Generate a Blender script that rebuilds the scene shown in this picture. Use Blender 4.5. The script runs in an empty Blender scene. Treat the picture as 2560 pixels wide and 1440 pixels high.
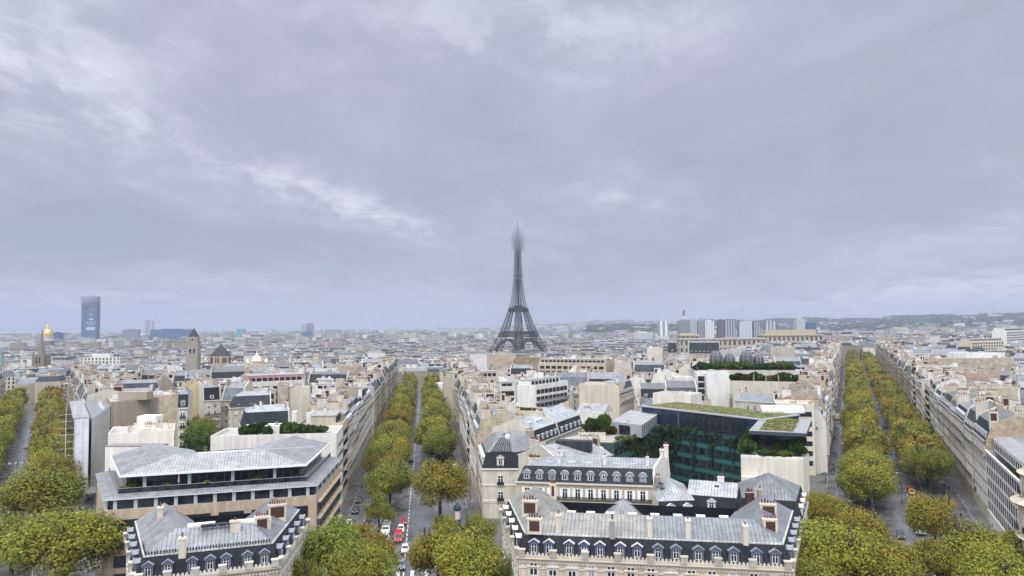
import bpy, bmesh, math, random
from mathutils import Vector, Matrix, noise as mnoise
R = math.radians
random.seed(7)
sc = bpy.context.scene
COL = sc.collection
# ------------------------------------------------------------------ camera
F = 1806.0; PITCH = R(2.95); CZ = 51.5; ROLL = 0.0079      # photo pixels are 2560 x 1440
cam_d = bpy.data.cameras.new('camera'); cam = bpy.data.objects.new('camera', cam_d); COL.objects.link(cam)
cam_d.sensor_fit = 'HORIZONTAL'; cam_d.angle = 2*math.atan(1280/F)
cam_d.clip_start = 1.0; cam_d.clip_end = 60000
cam.matrix_world = Matrix.Translation((0, 0, CZ)) @ Matrix.Rotation(R(90)+PITCH, 4, 'X') @ Matrix.Rotation(-ROLL, 4, 'Z')
sc.camera = cam

def P(px, py, z=0.0):
    "where the sight line through a photo pixel meets the level z"
    X = px-1280; Y = py-720
    X, Y = X-Y*ROLL, Y+X*ROLL
    u = X/F; v = -Y/F
    t = (z-CZ)/(math.sin(PITCH)+v*math.cos(PITCH))
    return (u*t, (math.cos(PITCH)-v*math.sin(PITCH))*t)
def PD(px, py, dist):
    "the point of a sight line at a given distance along y"
    X = px-1280; Y = py-720
    X, Y = X-Y*ROLL, Y+X*ROLL
    u = X/F; v = -Y/F
    t = dist/(math.cos(PITCH)-v*math.sin(PITCH))
    return (u*t, dist, CZ+(math.sin(PITCH)+v*math.cos(PITCH))*t)
def Q(x, y, z):
    z -= CZ
    yy = y*math.cos(PITCH)+z*math.sin(PITCH); zz = -y*math.sin(PITCH)+z*math.cos(PITCH)
    X = F*x/yy; Y = -F*zz/yy
    return (1280+X+Y*ROLL, 720+Y-X*ROLL)

# ------------------------------------------------------------------ sky, sun, exposure
class NT:
    "small helper for writing node trees"
    def __init__(s, tree): s.t = tree; s.n = tree.nodes; s.n.clear()
    def new(s, kind, **kw):
        nd = s.n.new(kind)
        for k, v in kw.items(): setattr(nd, k, v)
        return nd
    def lk(s, a, b): s.t.links.new(a, b)
    def put(s, sock, v):
        if isinstance(v, bpy.types.NodeSocket): s.lk(v, sock)
        elif isinstance(v, (tuple, list)) and len(v) == 3 and sock.type == 'RGBA': sock.default_value = (*v, 1)
        else: sock.default_value = v
    def m(s, op, a, b=0.0, c=None):
        nd = s.new('ShaderNodeMath', operation=op); s.put(nd.inputs[0], a); s.put(nd.inputs[1], b)
        if c is not None: s.put(nd.inputs[2], c)
        return nd.outputs[0]
    def mix(s, f, a, b, mode='MIX'):
        nd = s.new('ShaderNodeMix', data_type='RGBA', blend_type=mode)
        s.put(nd.inputs[0], f); s.put(nd.inputs[6], a); s.put(nd.inputs[7], b); return nd.outputs[2]
    def ramp(s, f, lo, hi, a=0.0, b=1.0):
        nd = s.new('ShaderNodeMapRange', interpolation_type='SMOOTHSTEP'); s.put(nd.inputs[0], f)
        for i, v in enumerate((lo, hi, a, b)): s.put(nd.inputs[i+1], v)
        return nd.outputs[0]
    def noise(s, vec, scale, detail=3.0, rough=0.5, dist=0.0):
        nd = s.new('ShaderNodeTexNoise'); s.lk(vec, nd.inputs['Vector'])
        for k, v in (('Scale', scale), ('Detail', detail), ('Roughness', rough), ('Distortion', dist)): s.put(nd.inputs[k], v)
        return nd.outputs['Fac']
    def mapv(s, vec, scale=(1, 1, 1), loc=(0, 0, 0), rot=(0, 0, 0)):
        nd = s.new('ShaderNodeMapping'); s.lk(vec, nd.inputs[0])
        nd.inputs['Scale'].default_value = scale; nd.inputs['Location'].default_value = loc; nd.inputs['Rotation'].default_value = rot
        return nd.outputs[0]

SUN_EL, SUN_AZ = R(52), R(205)        # azimuth clockwise from +Y (the view direction)
w = bpy.data.worlds.new('World'); sc.world = w; w.use_nodes = True
T = NT(w.node_tree)
out = T.new('ShaderNodeOutputWorld')
nish = T.new('ShaderNodeTexSky', sky_type='NISHITA'); nish.sun_disc = False
nish.sun_elevation = SUN_EL; nish.sun_rotation = SUN_AZ
b1 = T.new('ShaderNodeBackground'); T.lk(nish.outputs[0], b1.inputs[0]); b1.inputs[1].default_value = 0.1
geo = T.new('ShaderNodeTexCoord'); D = geo.outputs['Generated']
sep = T.new('ShaderNodeSeparateXYZ'); T.lk(D, sep.inputs[0])
zc = T.m('MAXIMUM', sep.outputs[2], 0.0)
den = T.m('ADD', zc, 0.17)
px = T.m('DIVIDE', sep.outputs[0], den); py = T.m('DIVIDE', sep.outputs[1], den)
cmb = T.new('ShaderNodeCombineXYZ'); T.lk(px, cmb.inputs[0]); T.lk(py, cmb.inputs[1])
big = T.noise(T.mapv(cmb.outputs[0], (0.55, 0.46, 1), (3.1, 1.7, 0), (0, 0, R(-24))), 1.0, 5, 0.55, 0.7)
mid = T.noise(T.mapv(cmb.outputs[0], (1.1, 0.75, 1), (9.3, 4.2, 0), (0, 0, R(-30))), 1.9, 8, 0.6, 0.6)
fine = T.noise(T.mapv(cmb.outputs[0], (1.4, 1.0, 1), (2.3, 7.2, 0), (0, 0, R(-20))), 5.2, 8, 0.66, 0.5)
cl = T.m('ADD', T.m('ADD', T.m('MULTIPLY', big, 0.42), T.m('MULTIPLY', mid, 0.38)), T.m('MULTIPLY', fine, 0.20))
cl = T.ramp(cl, 0.375, 0.635)
def blob(ax, ay, rx, ry, tilt):
    "a thin bright place in the cloud deck, by direction (photo pixels turned into angles)"
    u0 = (ax-1280)/F; v0 = (813-ay)/F
    u = T.m('SUBTRACT', T.m('DIVIDE', sep.outputs[0], T.m('MAXIMUM', sep.outputs[1], 0.05)), u0)
    v = T.m('SUBTRACT', T.m('DIVIDE', sep.outputs[2], T.m('MAXIMUM', sep.outputs[1], 0.05)), v0)
    c, s_ = math.cos(R(tilt)), math.sin(R(tilt))
    a = T.m('DIVIDE', T.m('ADD', T.m('MULTIPLY', u, c), T.m('MULTIPLY', v, s_)), rx/F)
    b = T.m('DIVIDE', T.m('SUBTRACT', T.m('MULTIPLY', v, c), T.m('MULTIPLY', u, s_)), ry/F)
    r2 = T.m('ADD', T.m('MULTIPLY', a, a), T.m('MULTIPLY', b, b))
    return T.m('MULTIPLY', T.m('POWER', 2.718, T.m('MULTIPLY', r2, -1.0)), T.m('GREATER_THAN', sep.outputs[1], 0.05))
acc = 0.0
for ax, ay, rx, ry, tilt, k in CLOUDS if 'CLOUDS' in globals() else [
        (790, 475, 230, 60, -18, 0.62), (1000, 560, 260, 60, -22, 0.18), (150, 180, 420, 170, -28, 0.42), (1330, 90, 420, 120, 0, 0.28), (2330, 752, 440, 40, 3, 1.0), (150, 740, 500, 30, 0, 0.25), (520, 690, 200, 30, -6, 0.3),
        (520, 770, 600, 60, 0, 0.10), (1500, 470, 260, 90, -10, 0.22), (620, 330, 420, 120, -30, -0.30), (330, 560, 420, 90, -6, -0.34),
        (1900, 260, 500, 200, 12, -0.22), (1130, 300, 300, 160, -30, -0.18), (1850, 700, 500, 90, 4, -0.16), (2480, 330, 200, 200, 0, 0.1),
        (960, 640, 420, 60, -8, -0.16)]:
    acc = T.m('ADD', acc, T.m('MULTIPLY', blob(ax, ay, rx, ry, tilt), k))
wob = T.m('ADD', T.ramp(fine, 0.36, 0.62, 0.35, 1.0), T.m('MULTIPLY', mid, 0.5))
cl2 = T.m('ADD', T.m('MULTIPLY', cl, 0.62), T.m('MULTIPLY', acc, wob)); 
cl2 = T.m('ADD', cl2, 0.12)
cr = T.new('ShaderNodeValToRGB'); T.lk(T.m('SUBTRACT', cl2, 0.03), cr.inputs[0])
el = cr.color_ramp.elements
el[0].position = 0.0; el[0].color = (0.40, 0.435, 0.53, 1)
el[1].position = 1.0; el[1].color = (0.78, 0.79, 0.90, 1)
e = el.new(0.5); e.color = (0.515, 0.54, 0.66, 1)
tin = T.ramp(T.noise(T.mapv(cmb.outputs[0], (0.8, 0.7, 1), (5.5, 8.1, 0)), 1.3, 4, 0.55), 0.38, 0.62)
tintc = T.mix(tin, (0.955, 1.0, 1.0), (1.02, 0.985, 1.035))
hz = T.ramp(zc, 0.0, 0.10, 1.0, 0.0)
skyc = T.mix(T.m('MULTIPLY', hz, 0.5), T.mix(1.0, cr.outputs[0], tintc, 'MULTIPLY'), (0.52, 0.56, 0.645))
gain = T.ramp(zc, 0.42, 0.72, 1.0, 4.2)          # an overcast sky is brightest overhead
skyc = T.mix(T.ramp(zc, 0.42, 0.65, 0.0, 0.85), skyc, (0.56, 0.555, 0.545))
back = T.ramp(sep.outputs[1], -0.6, 0.1, 2.0, 1.0)
b2 = T.new('ShaderNodeBackground'); T.lk(skyc, b2.inputs[0]); T.lk(T.m('MULTIPLY', gain, back), b2.inputs[1])
mx = T.new('ShaderNodeMixShader'); mx.inputs[0].default_value = 0.94
T.lk(b1.outputs[0], mx.inputs[1]); T.lk(b2.outputs[0], mx.inputs[2]); T.lk(mx.outputs[0], out.inputs[0])

sd = bpy.data.lights.new('sun', 'SUN'); sd.energy = 1.5; sd.angle = R(40); sd.color = (1.0, 0.965, 0.92)
sun = bpy.data.objects.new('sun', sd); COL.objects.link(sun); sun.location = (0, 0, 300)
dirv = Vector((math.sin(SUN_AZ)*math.cos(SUN_EL), math.cos(SUN_AZ)*math.cos(SUN_EL), math.sin(SUN_EL)))
sun.rotation_euler = dirv.to_track_quat('Z', 'Y').to_euler()
vs = sc.view_settings; vs.view_transform = 'Standard'; vs.look = 'None'; vs.gamma = 1; vs.exposure = 0.0; vs.use_curve_mapping = False
cy = sc.cycles
cy.max_bounces = 6; cy.diffuse_bounces = 2; cy.glossy_bounces = 2; cy.transmission_bounces = 2; cy.transparent_max_bounces = 8; cy.volume_bounces = 2
cy.caustics_reflective = False; cy.caustics_refractive = False; cy.volume_max_steps = 128

# ------------------------------------------------------------------ mesh and object helpers
class MB:
    "collects faces (with colour, uv and material) and links them as ONE mesh object"
    def __init__(s): s.v = []; s.f = []; s.c = []; s.uv = []; s.mi = []; s.mats = []
    def face(s, pts, m, col=(0.5, 0.5, 0.5), uv=None):
        if m not in s.mats: s.mats.append(m)
        i = len(s.v); s.v.extend([tuple(p) for p in pts]); n = len(pts)
        s.f.append(tuple(range(i, i+n))); s.c.append(col); s.mi.append(s.mats.index(m))
        if uv is None:
            a = Vector(pts[0]); e1 = (Vector(pts[1])-a)
            L = e1.length or 1; e1 = e1/L
            nrm = e1.cross(Vector(pts[-1])-a); nrm = nrm.normalized() if nrm.length else Vector((0, 0, 1))
            e2 = nrm.cross(e1)
            uv = [((Vector(p)-a).dot(e1), (Vector(p)-a).dot(e2)) for p in pts]
        s.uv.extend(uv)
    def box(s, x0, y0, z0, x1, y1, z1, m, col=(0.5, 0.5, 0.5), o=(0, 0), a=0.0, bottom=False):
        ca, sa = math.cos(a), math.sin(a)
        def t(x, y, z): return (o[0]+x*ca-y*sa, o[1]+x*sa+y*ca, z)
        p = [t(x0, y0, z0), t(x1, y0, z0), t(x1, y1, z0), t(x0, y1, z0), t(x0, y0, z1), t(x1, y0, z1), t(x1, y1, z1), t(x0, y1, z1)]
        for q in ((0, 1, 5, 4), (1, 2, 6, 5), (2, 3, 7, 6), (3, 0, 4, 7), (4, 5, 6, 7)) + (((3, 2, 1, 0),) if bottom else ()):
            s.face([p[k] for k in q], m, col)
    def prism(s, foot, z0, z1, m, col=(0.5, 0.5, 0.5), top=None, topcol=None):
        n = len(foot)
        for i in range(n):
            a, b = foot[i], foot[(i+1) % n]
            s.face([(*a, z0), (*b, z0), (*b, z1), (*a, z1)], m, col)
        if top: s.face([(*p, z1) for p in foot], top, topcol or col)
    def loft(s, lo, hi, m, col=(0.5, 0.5, 0.5)):
        n = len(lo)
        for i in range(n):
            s.face([lo[i], lo[(i+1) % n], hi[(i+1) % n], hi[i]], m, col)
    def beam(s, a, b, r, m, col=(0.5, 0.5, 0.5), r2=None, n=4):
        a, b = Vector(a), Vector(b); d = b-a
        if d.length < 1e-6: return
        d.normalize(); u = d.cross(Vector((0, 0, 1)) if abs(d.z) < 0.95 else Vector((1, 0, 0))).normalized(); v = d.cross(u)
        r2 = r if r2 is None else r2
        A = [a+(u*math.cos(t)+v*math.sin(t))*r for t in [2*math.pi*(k+0.5)/n for k in range(n)]]
        B = [b+(u*math.cos(t)+v*math.sin(t))*r2 for t in [2*math.pi*(k+0.5)/n for k in range(n)]]
        for k in range(n): s.face([A[k], B[k], B[(k+1) % n], A[(k+1) % n]], m, col)
        s.face(A, m, col); s.face(B[::-1], m, col)
    def lathe(s, prof, m, col=(0.5, 0.5, 0.5), o=(0, 0, 0), n=12, a0=0.0):
        rings = [[(o[0]+r*math.cos(a0+2*math.pi*k/n), o[1]+r*math.sin(a0+2*math.pi*k/n), o[2]+z) for k in range(n)] for r, z in prof]
        for j in range(len(rings)-1):
            for k in range(n): s.face([rings[j][k], rings[j][(k+1) % n], rings[j+1][(k+1) % n], rings[j+1][k]], m, col)
    def mesh(s, name, smooth=False):
        me = bpy.data.meshes.new(name); me.from_pydata(s.v, [], s.f)
        for m in s.mats: me.materials.append(m)
        me.polygons.foreach_set('material_index', s.mi)
        ul = me.uv_layers.new(name='UVMap'); ul.data.foreach_set('uv', [x for p in s.uv for x in p])
        at = me.attributes.new('col', 'FLOAT_COLOR', 'FACE'); at.data.foreach_set('color', [x for c in s.c for x in (c[0], c[1], c[2], 1.0)])
        if smooth: me.polygons.foreach_set('use_smooth', [True]*len(s.f))
        me.update(); return me
    def build(s, name, parent=None, smooth=False):
        return link(name, s.mesh(name, smooth), parent)
def link(name, me, parent=None, loc=None, rz=0.0, scale=None):
    o = bpy.data.objects.new(name, me); COL.objects.link(o)
    if parent: o.parent = parent
    if loc is not None: o.location = loc
    if rz: o.rotation_euler = (0, 0, rz)
    if scale: o.scale = scale
    return o
def empty(name, loc=(0, 0, 0), rz=0.0):
    o = bpy.data.objects.new(name, None); COL.objects.link(o); o.location = loc; o.rotation_euler = (0, 0, rz); o.empty_display_size = 1; return o
def tag(o, label=None, cat=None, group=None, kind=None):
    if label: o['label'] = label
    if cat: o['category'] = cat
    if group: o['group'] = group
    if kind: o['kind'] = kind
    return o
def kids(o): return [c for c in o.children]
def copy_tree(o, parent=None):
    c = o.copy(); COL.objects.link(c); c.parent = parent
    for ch in o.children: copy_tree(ch, c)
    return c

# ------------------------------------------------------------------ materials
def pbr(name, fn=None, base=(0.5, 0.5, 0.5), rough=0.7, metal=0.0, spec=0.5):
    m = bpy.data.materials.new(name); m.use_nodes = True; t = NT(m.node_tree)
    o = t.new('ShaderNodeOutputMaterial'); b = t.new('ShaderNodeBsdfPrincipled'); t.lk(b.outputs[0], o.inputs[0])
    t.put(b.inputs['Base Color'], base); b.inputs['Roughness'].default_value = rough; b.inputs['Metallic'].default_value = metal
    b.inputs['Specular IOR Level'].default_value = spec
    if fn: fn(t, b)
    return m
def attr(t, name='col'): return t.new('ShaderNodeAttribute', attribute_name=name).outputs['Color']
def objco(t): return t.new('ShaderNodeTexCoord').outputs['Object']
def uvs(t):
    u = t.new('ShaderNodeUVMap', uv_map='UVMap'); s = t.new('ShaderNodeSeparateXYZ'); t.lk(u.outputs[0], s.inputs[0]); return u.outputs[0], s.outputs[0], s.outputs[1]
def bump(t, b, h, strength=0.4, dist=0.05):
    n = t.new('ShaderNodeBump'); n.inputs['Strength'].default_value = strength; n.inputs['Distance'].default_value = dist
    t.lk(h, n.inputs['Height']); t.lk(n.outputs[0], b.inputs['Normal'])
def stains(t, c, amt=0.3):
    co = objco(t)
    n1 = t.noise(t.mapv(co, (0.9, 0.9, 0.06)), 1.0, 4, 0.6)
    n2 = t.noise(co, 0.22, 4, 0.6)
    k = t.m('ADD', t.ramp(n1, 0.35, 0.7, 1.0-amt, 1.0), t.ramp(n2, 0.3, 0.7, -amt*0.35, amt*0.2))
    mul = t.new('ShaderNodeMix', data_type='RGBA', blend_type='MULTIPLY'); mul.inputs[0].default_value = 1
    t.put(mul.inputs[6], c); g = t.new('ShaderNodeCombineColor'); t.lk(k, g.inputs[0]); t.lk(k, g.inputs[1]); t.lk(t.m('MULTIPLY', k, 0.97), g.inputs[2])
    t.lk(g.outputs[0], mul.inputs[7]); return mul.outputs[2]
def f_wall(t, b):
    c = stains(t, attr(t), 0.17); t.lk(c, b.inputs['Base Color'])
M_wall = pbr('plaster_wall', f_wall, rough=0.85, spec=0.2)
def f_stone(t, b):
    u, x, y = uvs(t)
    br = t.new('ShaderNodeTexBrick'); t.lk(u, br.inputs['Vector']); br.inputs['Scale'].default_value = 1.0
    for k, v in (('Mortar Size', 0.035), ('Brick Width', 1.3), ('Row Height', 0.62), ('Mortar Smooth', 0.3), ('Bias', 0.0)): br.inputs[k].default_value = v
    br.inputs['Color1'].default_value = (1, 1, 1, 1); br.inputs['Color2'].default_value = (0.93, 0.93, 0.93, 1); br.inputs['Mortar'].default_value = (0.8, 0.79, 0.77, 1)
    c = t.mix(1.0, stains(t, attr(t), 0.26), br.outputs[0], 'MULTIPLY'); t.lk(c, b.inputs['Base Color'])
M_stone = pbr('cut_stone', f_stone, rough=0.85, spec=0.2)
def f_panel(t, b):
    u, x, y = uvs(t)
    br = t.new('ShaderNodeTexBrick'); t.lk(u, br.inputs['Vector']); br.inputs['Scale'].default_value = 1.0; br.offset = 0.0
    for k, v in (('Mortar Size', 0.012), ('Brick Width', 0.75), ('Row Height', 1.05)): br.inputs[k].default_value = v
    br.inputs['Color1'].default_value = (1, 1, 1, 1); br.inputs['Color2'].default_value = (0.83, 0.80, 0.76, 1); br.inputs['Mortar'].default_value = (0.7, 0.68, 0.66, 1)
    c = t.mix(1.0, stains(t, attr(t), 0.16), br.outputs[0], 'MULTIPLY'); t.lk(c, b.inputs['Base Color'])
M_panel = pbr('stone_cladding', f_panel, rough=0.6, spec=0.3)
def f_rubble(t, b):
    co = objco(t)
    v = t.new('ShaderNodeTexVoronoi'); t.lk(t.mapv(co, (1, 1, 1.5)), v.inputs['Vector']); v.inputs['Scale'].default_value = 2.6
    n = t.noise(co, 0.35, 5, 0.65)
    sp = t.new('ShaderNodeSeparateColor'); t.lk(v.outputs['Color'], sp.inputs[0])
    k = t.m('ADD', t.m('MULTIPLY', sp.outputs[0], 0.4), t.ramp(n, 0.3, 0.7, 0.5, 0.85))
    g = t.new('ShaderNodeCombineColor')
    for i, q in enumerate((1.0, 0.96, 0.9)): t.lk(t.m('MULTIPLY', k, q), g.inputs[i])
    t.lk(t.mix(1.0, attr(t), g.outputs[0], 'MULTIPLY'), b.inputs['Base Color'])
M_rubble = pbr('rubble_stone', f_rubble, rough=0.9, spec=0.1)
def f_brick(t, b):
    u, x, y = uvs(t)
    br = t.new('ShaderNodeTexBrick'); t.lk(u, br.inputs['Vector']); br.inputs['Scale'].default_value = 1.0
    for k, v in (('Mortar Size', 0.02), ('Brick Width', 0.4), ('Row Height', 0.16)): br.inputs[k].default_value = v
    br.inputs['Color1'].default_value = (0.075, 0.028, 0.022, 1); br.inputs['Color2'].default_value = (0.045, 0.02, 0.018, 1); br.inputs['Mortar'].default_value = (0.09, 0.065, 0.055, 1)
    t.lk(br.outputs[0], b.inputs['Base Color'])
M_brick = pbr('red_brick', f_brick, rough=0.9, spec=0.1)
def f_zinc(t, b):
    u, x, y = uvs(t); co = objco(t)
    fx = t.m('FRACT', t.m('DIVIDE', x, 0.65)); seam = t.m('LESS_THAN', t.m('ABSOLUTE', t.m('SUBTRACT', fx, 0.5)), 0.1)
    row = t.m('LESS_THAN', t.m('FRACT', t.m('DIVIDE', t.m('ADD', y, 0.3), 2.1)), 0.035)
    sheet = t.new('ShaderNodeTexWhiteNoise', noise_dimensions='2D')
    cb = t.new('ShaderNodeCombineXYZ'); t.lk(t.m('FLOOR', t.m('DIVIDE', x, 0.65)), cb.inputs[0]); t.lk(t.m('FLOOR', t.m('DIVIDE', t.m('ADD', y, 0.3), 2.1)), cb.inputs[1]); t.lk(cb.outputs[0], sheet.inputs['Vector'])
    n = t.noise(co, 0.5, 5, 0.65); n2 = t.noise(t.mapv(co, (2.5, 2.5, 0.25)), 1.0, 3, 0.6)
    k = t.m('ADD', t.m('MULTIPLY', sheet.outputs[0], 0.14), t.ramp(n, 0.3, 0.72, 0.62, 1.0)); k = t.m('MULTIPLY', k, t.ramp(n2, 0.3, 0.62, 0.80, 1.02))
    k = t.m('MULTIPLY', k, t.m('SUBTRACT', 1.0, t.m('MULTIPLY', t.m('MAXIMUM', seam, row), 0.42)))
    g = t.new('ShaderNodeCombineColor')
    for i in range(3): t.lk(k, g.inputs[i])
    t.lk(t.mix(1.0, attr(t), g.outputs[0], 'MULTIPLY'), b.inputs['Base Color'])
    t.lk(t.ramp(n, 0.3, 0.7, 0.36, 0.6), b.inputs['Roughness'])
    bump(t, b, seam, 0.5, 0.06)
M_zinc = pbr('zinc_sheet', f_zinc, metal=0.1, spec=0.3)
def f_slate(t, b):
    u, x, y = uvs(t)
    br = t.new('ShaderNodeTexBrick'); t.lk(u, br.inputs['Vector']); br.inputs['Scale'].default_value = 1.0
    for k, v in (('Mortar Size', 0.02), ('Brick Width', 0.3), ('Row Height', 0.22), ('Bias', 0.0)): br.inputs[k].default_value = v
    br.inputs['Color1'].default_value = (1, 1, 1, 1); br.inputs['Color2'].default_value = (0.7, 0.72, 0.74, 1); br.inputs['Mortar'].default_value = (0.5, 0.5, 0.5, 1)
    c = t.mix(1.0, stains(t, attr(t), 0.4), br.outputs[0], 'MULTIPLY'); t.lk(c, b.inputs['Base Color'])
M_slate = pbr('roof_slate', f_slate, rough=0.6, spec=0.25)
def f_paint(t, b): t.lk(attr(t), b.inputs['Base Color'])
M_paint = pbr('paint', f_paint, rough=0.6, spec=0.3)
M_metal = pbr('painted_iron', f_paint, rough=0.5, metal=0.2)
def f_glass(t, b):
    n = t.noise(objco(t), 0.6, 2, 0.5); t.lk(t.mix(t.ramp(n, 0.35, 0.65), (0.008, 0.010, 0.013), (0.03, 0.035, 0.042)), b.inputs['Base Color'])
M_rail = pbr('iron_railing', None, base=(0.02, 0.022, 0.024), rough=0.5)
_t = NT.__new__(NT); _t.t = M_rail.node_tree; _t.n = M_rail.node_tree.nodes
_o = [x for x in _t.n if x.bl_idname == 'ShaderNodeOutputMaterial'][0]; _b = [x for x in _t.n if x.bl_idname == 'ShaderNodeBsdfPrincipled'][0]; _u, _x, _y = uvs(_t)
_m = _t.new('ShaderNodeMixShader'); _tr = _t.new('ShaderNodeBsdfTransparent'); _t.lk(_t.m('LESS_THAN', _t.m('FRACT', _t.m('DIVIDE', _x, 0.14)), 0.42), _m.inputs[0]); _t.lk(_tr.outputs[0], _m.inputs[1]); _t.lk(_b.outputs[0], _m.inputs[2]); _t.lk(_m.outputs[0], _o.inputs[0])
M_glass = pbr('window_glass', f_glass, rough=0.12, spec=0.5)
def f_far(t, b):
    "city fabric: colour per face, window grid in uv where the uv runs (blank walls carry uv 0)"
    u, x, y = uvs(t)
    fx = t.m('FRACT', x); fy = t.m('FRACT', y)
    inx = t.m('LESS_THAN', t.m('ABSOLUTE', t.m('SUBTRACT', fx, 0.5)), 0.21); iny = t.m('LESS_THAN', t.m('ABSOLUTE', t.m('SUBTRACT', fy, 0.52)), 0.31)
    on = t.m('MULTIPLY', t.m('MULTIPLY', inx, iny), t.m('GREATER_THAN', x, 0.02))
    cb = t.new('ShaderNodeCombineXYZ'); t.lk(t.m('FLOOR', x), cb.inputs[0]); t.lk(t.m('FLOOR', y), cb.inputs[1])
    wn = t.new('ShaderNodeTexWhiteNoise', noise_dimensions='3D'); t.lk(cb.outputs[0], wn.inputs['Vector'])
    c = stains(t, attr(t), 0.2)
    t.lk(t.mix(on, c, t.mix(wn.outputs[0], (0.012, 0.014, 0.018), (0.10, 0.11, 0.12))), b.inputs['Base Color'])
    t.lk(t.m('SUBTRACT', 0.8, t.m('MULTIPLY', on, 0.6)), b.inputs['Roughness'])
M_far = pbr('city_facade', f_far, rough=0.8, spec=0.3)
def f_leaf(t, b):
    oi = t.new('ShaderNodeObjectInfo'); g = t.new('ShaderNodeNewGeometry')
    wn = t.new('ShaderNodeTexWhiteNoise', noise_dimensions='1D'); t.lk(g.outputs['Random Per Island'], wn.inputs['W'])
    n = t.noise(objco(t), 0.55, 2, 0.5)
    c = t.mix(t.ramp(n, 0.42, 0.66), attr(t), t.mix(1.0, attr(t), (1.10, 0.97, 0.85), 'MULTIPLY'))
    c = t.mix(1.0, c, oi.outputs['Color'], 'MULTIPLY')
    hv = t.new('ShaderNodeHueSaturation'); t.lk(c, hv.inputs['Color'])
    t.lk(t.m('ADD', 0.492, t.m('MULTIPLY', wn.outputs[0], 0.035)), hv.inputs['Hue']); t.lk(t.m('ADD', 0.86, t.m('MULTIPLY', g.outputs['Random Per Island'], 0.34)), hv.inputs['Value'])
    t.lk(hv.outputs[0], b.inputs['Base Color'])
    tr = t.new('ShaderNodeBsdfTranslucent'); t.lk(hv.outputs[0], tr.inputs[0]); ms = t.new('ShaderNodeMixShader'); ms.inputs[0].default_value = 0.35
    o = [n_ for n_ in t.n if n_.bl_idname == 'ShaderNodeOutputMaterial'][0]; t.lk(b.outputs[0], ms.inputs[1]); t.lk(tr.outputs[0], ms.inputs[2]); t.lk(ms.outputs[0], o.inputs[0])
M_leaf = pbr('foliage', f_leaf, rough=0.7, spec=0.15)
M_bark = pbr('bark', base=(0.045, 0.036, 0.028), rough=0.9)
# ------------------------------------------------------------------ terrain, roads, hills
def sst(a, b, x):
    t = min(1, max(0, (x-a)/(b-a))); return t*t*(3-2*t)
def ground(x, y):
    "height of the ground: level round the place, falling to the river, level on the ridge to the right"
    r = math.hypot(x, y); az = math.degrees(math.atan2(x, y))
    wgt = 1-sst(11, 21, az)
    g = -25*sst(380, 1350, r)*wgt - 27*sst(1500, 2300, r)*(1-wgt)*(1-sst(26, 32, az))
    far = sst(4500, 9500, r)
    g += far*(8+60*sst(-6, 6, az)+42*sst(5, 25, az)+10*math.sin(az*0.9+1)*sst(-2, 6, az)+6*math.sin(az*2.3))
    g += 28*math.exp(-((az-9)/6.0)**2)*sst(3800, 6200, r)
    return g
M_pave = pbr('wet_pavement', lambda t, b: (t.lk(t.mix(t.ramp(t.noise(objco(t), 0.12, 5, 0.6), 0.35, 0.65), (0.085, 0.088, 0.094), (0.15, 0.152, 0.158)), b.inputs['Base Color']),
    t.lk(t.ramp(t.noise(objco(t), 0.2, 4, 0.6), 0.38, 0.62, 0.06, 0.45), b.inputs['Roughness'])))
def f_asph(t, b):
    co = objco(t)
    n = t.noise(co, 0.09, 5, 0.6); n2 = t.noise(co, 6.0, 2, 0.6); n3 = t.noise(co, 0.3, 4, 0.65)
    c = t.mix(t.ramp(n, 0.35, 0.65), (0.055, 0.058, 0.063), (0.11, 0.114, 0.12)); c = t.mix(t.m('MULTIPLY', n2, 0.35), c, (0.1, 0.1, 0.1))
    t.lk(c, b.inputs['Base Color']); t.lk(t.ramp(n3, 0.38, 0.62, 0.08, 0.5), b.inputs['Roughness'])
M_asph = pbr('wet_asphalt', f_asph, spec=0.9)
def f_ground(t, b):
    co = objco(t); n = t.noise(co, 0.02, 5, 0.6)
    t.lk(t.mix(t.ramp(n, 0.4, 0.6), (0.07, 0.07, 0.072), (0.12, 0.115, 0.105)), b.inputs['Base Color'])
M_ground = pbr('town_ground', f_ground, rough=0.9)
M_line = pbr('road_paint', lambda t, b: t.lk(t.mix(t.ramp(t.noise(objco(t), 2.0, 4, 0.7), 0.4, 0.62), (0.75, 0.75, 0.73), (0.32, 0.32, 0.32)), b.inputs['Base Color']), rough=0.5)
mb = MB(); rs = [0, 60, 120, 180, 240, 300, 380, 460, 540, 640, 760, 900, 1050, 1200, 1350, 1500, 1750, 2000, 2300, 2700, 3200, 3800, 4500, 5300, 6200, 7200, 8300, 9500, 11000, 14000, 20000, 32000]
az_n = 96
def gp(i, j):
    a = R(-180+360*j/az_n); x, y = rs[i]*math.sin(a), rs[i]*math.cos(a); r = rs[i]
    return (x, y, ground(x, y) if r < 9600 else ground(x*9500/r, y*9500/r)-(r-9500)*0.012)
for i in range(len(rs)-1):
    for j in range(az_n):
        q = [gp(i, j), gp(i, j+1), gp(i+1, j+1), gp(i+1, j)]
        mb.face(q[::-1] if i else [q[0], q[3], q[2]], M_ground, uv=[(0, 0)]*(4 if i else 3))
tag(mb.build('ground', smooth=True), kind='structure')

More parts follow.
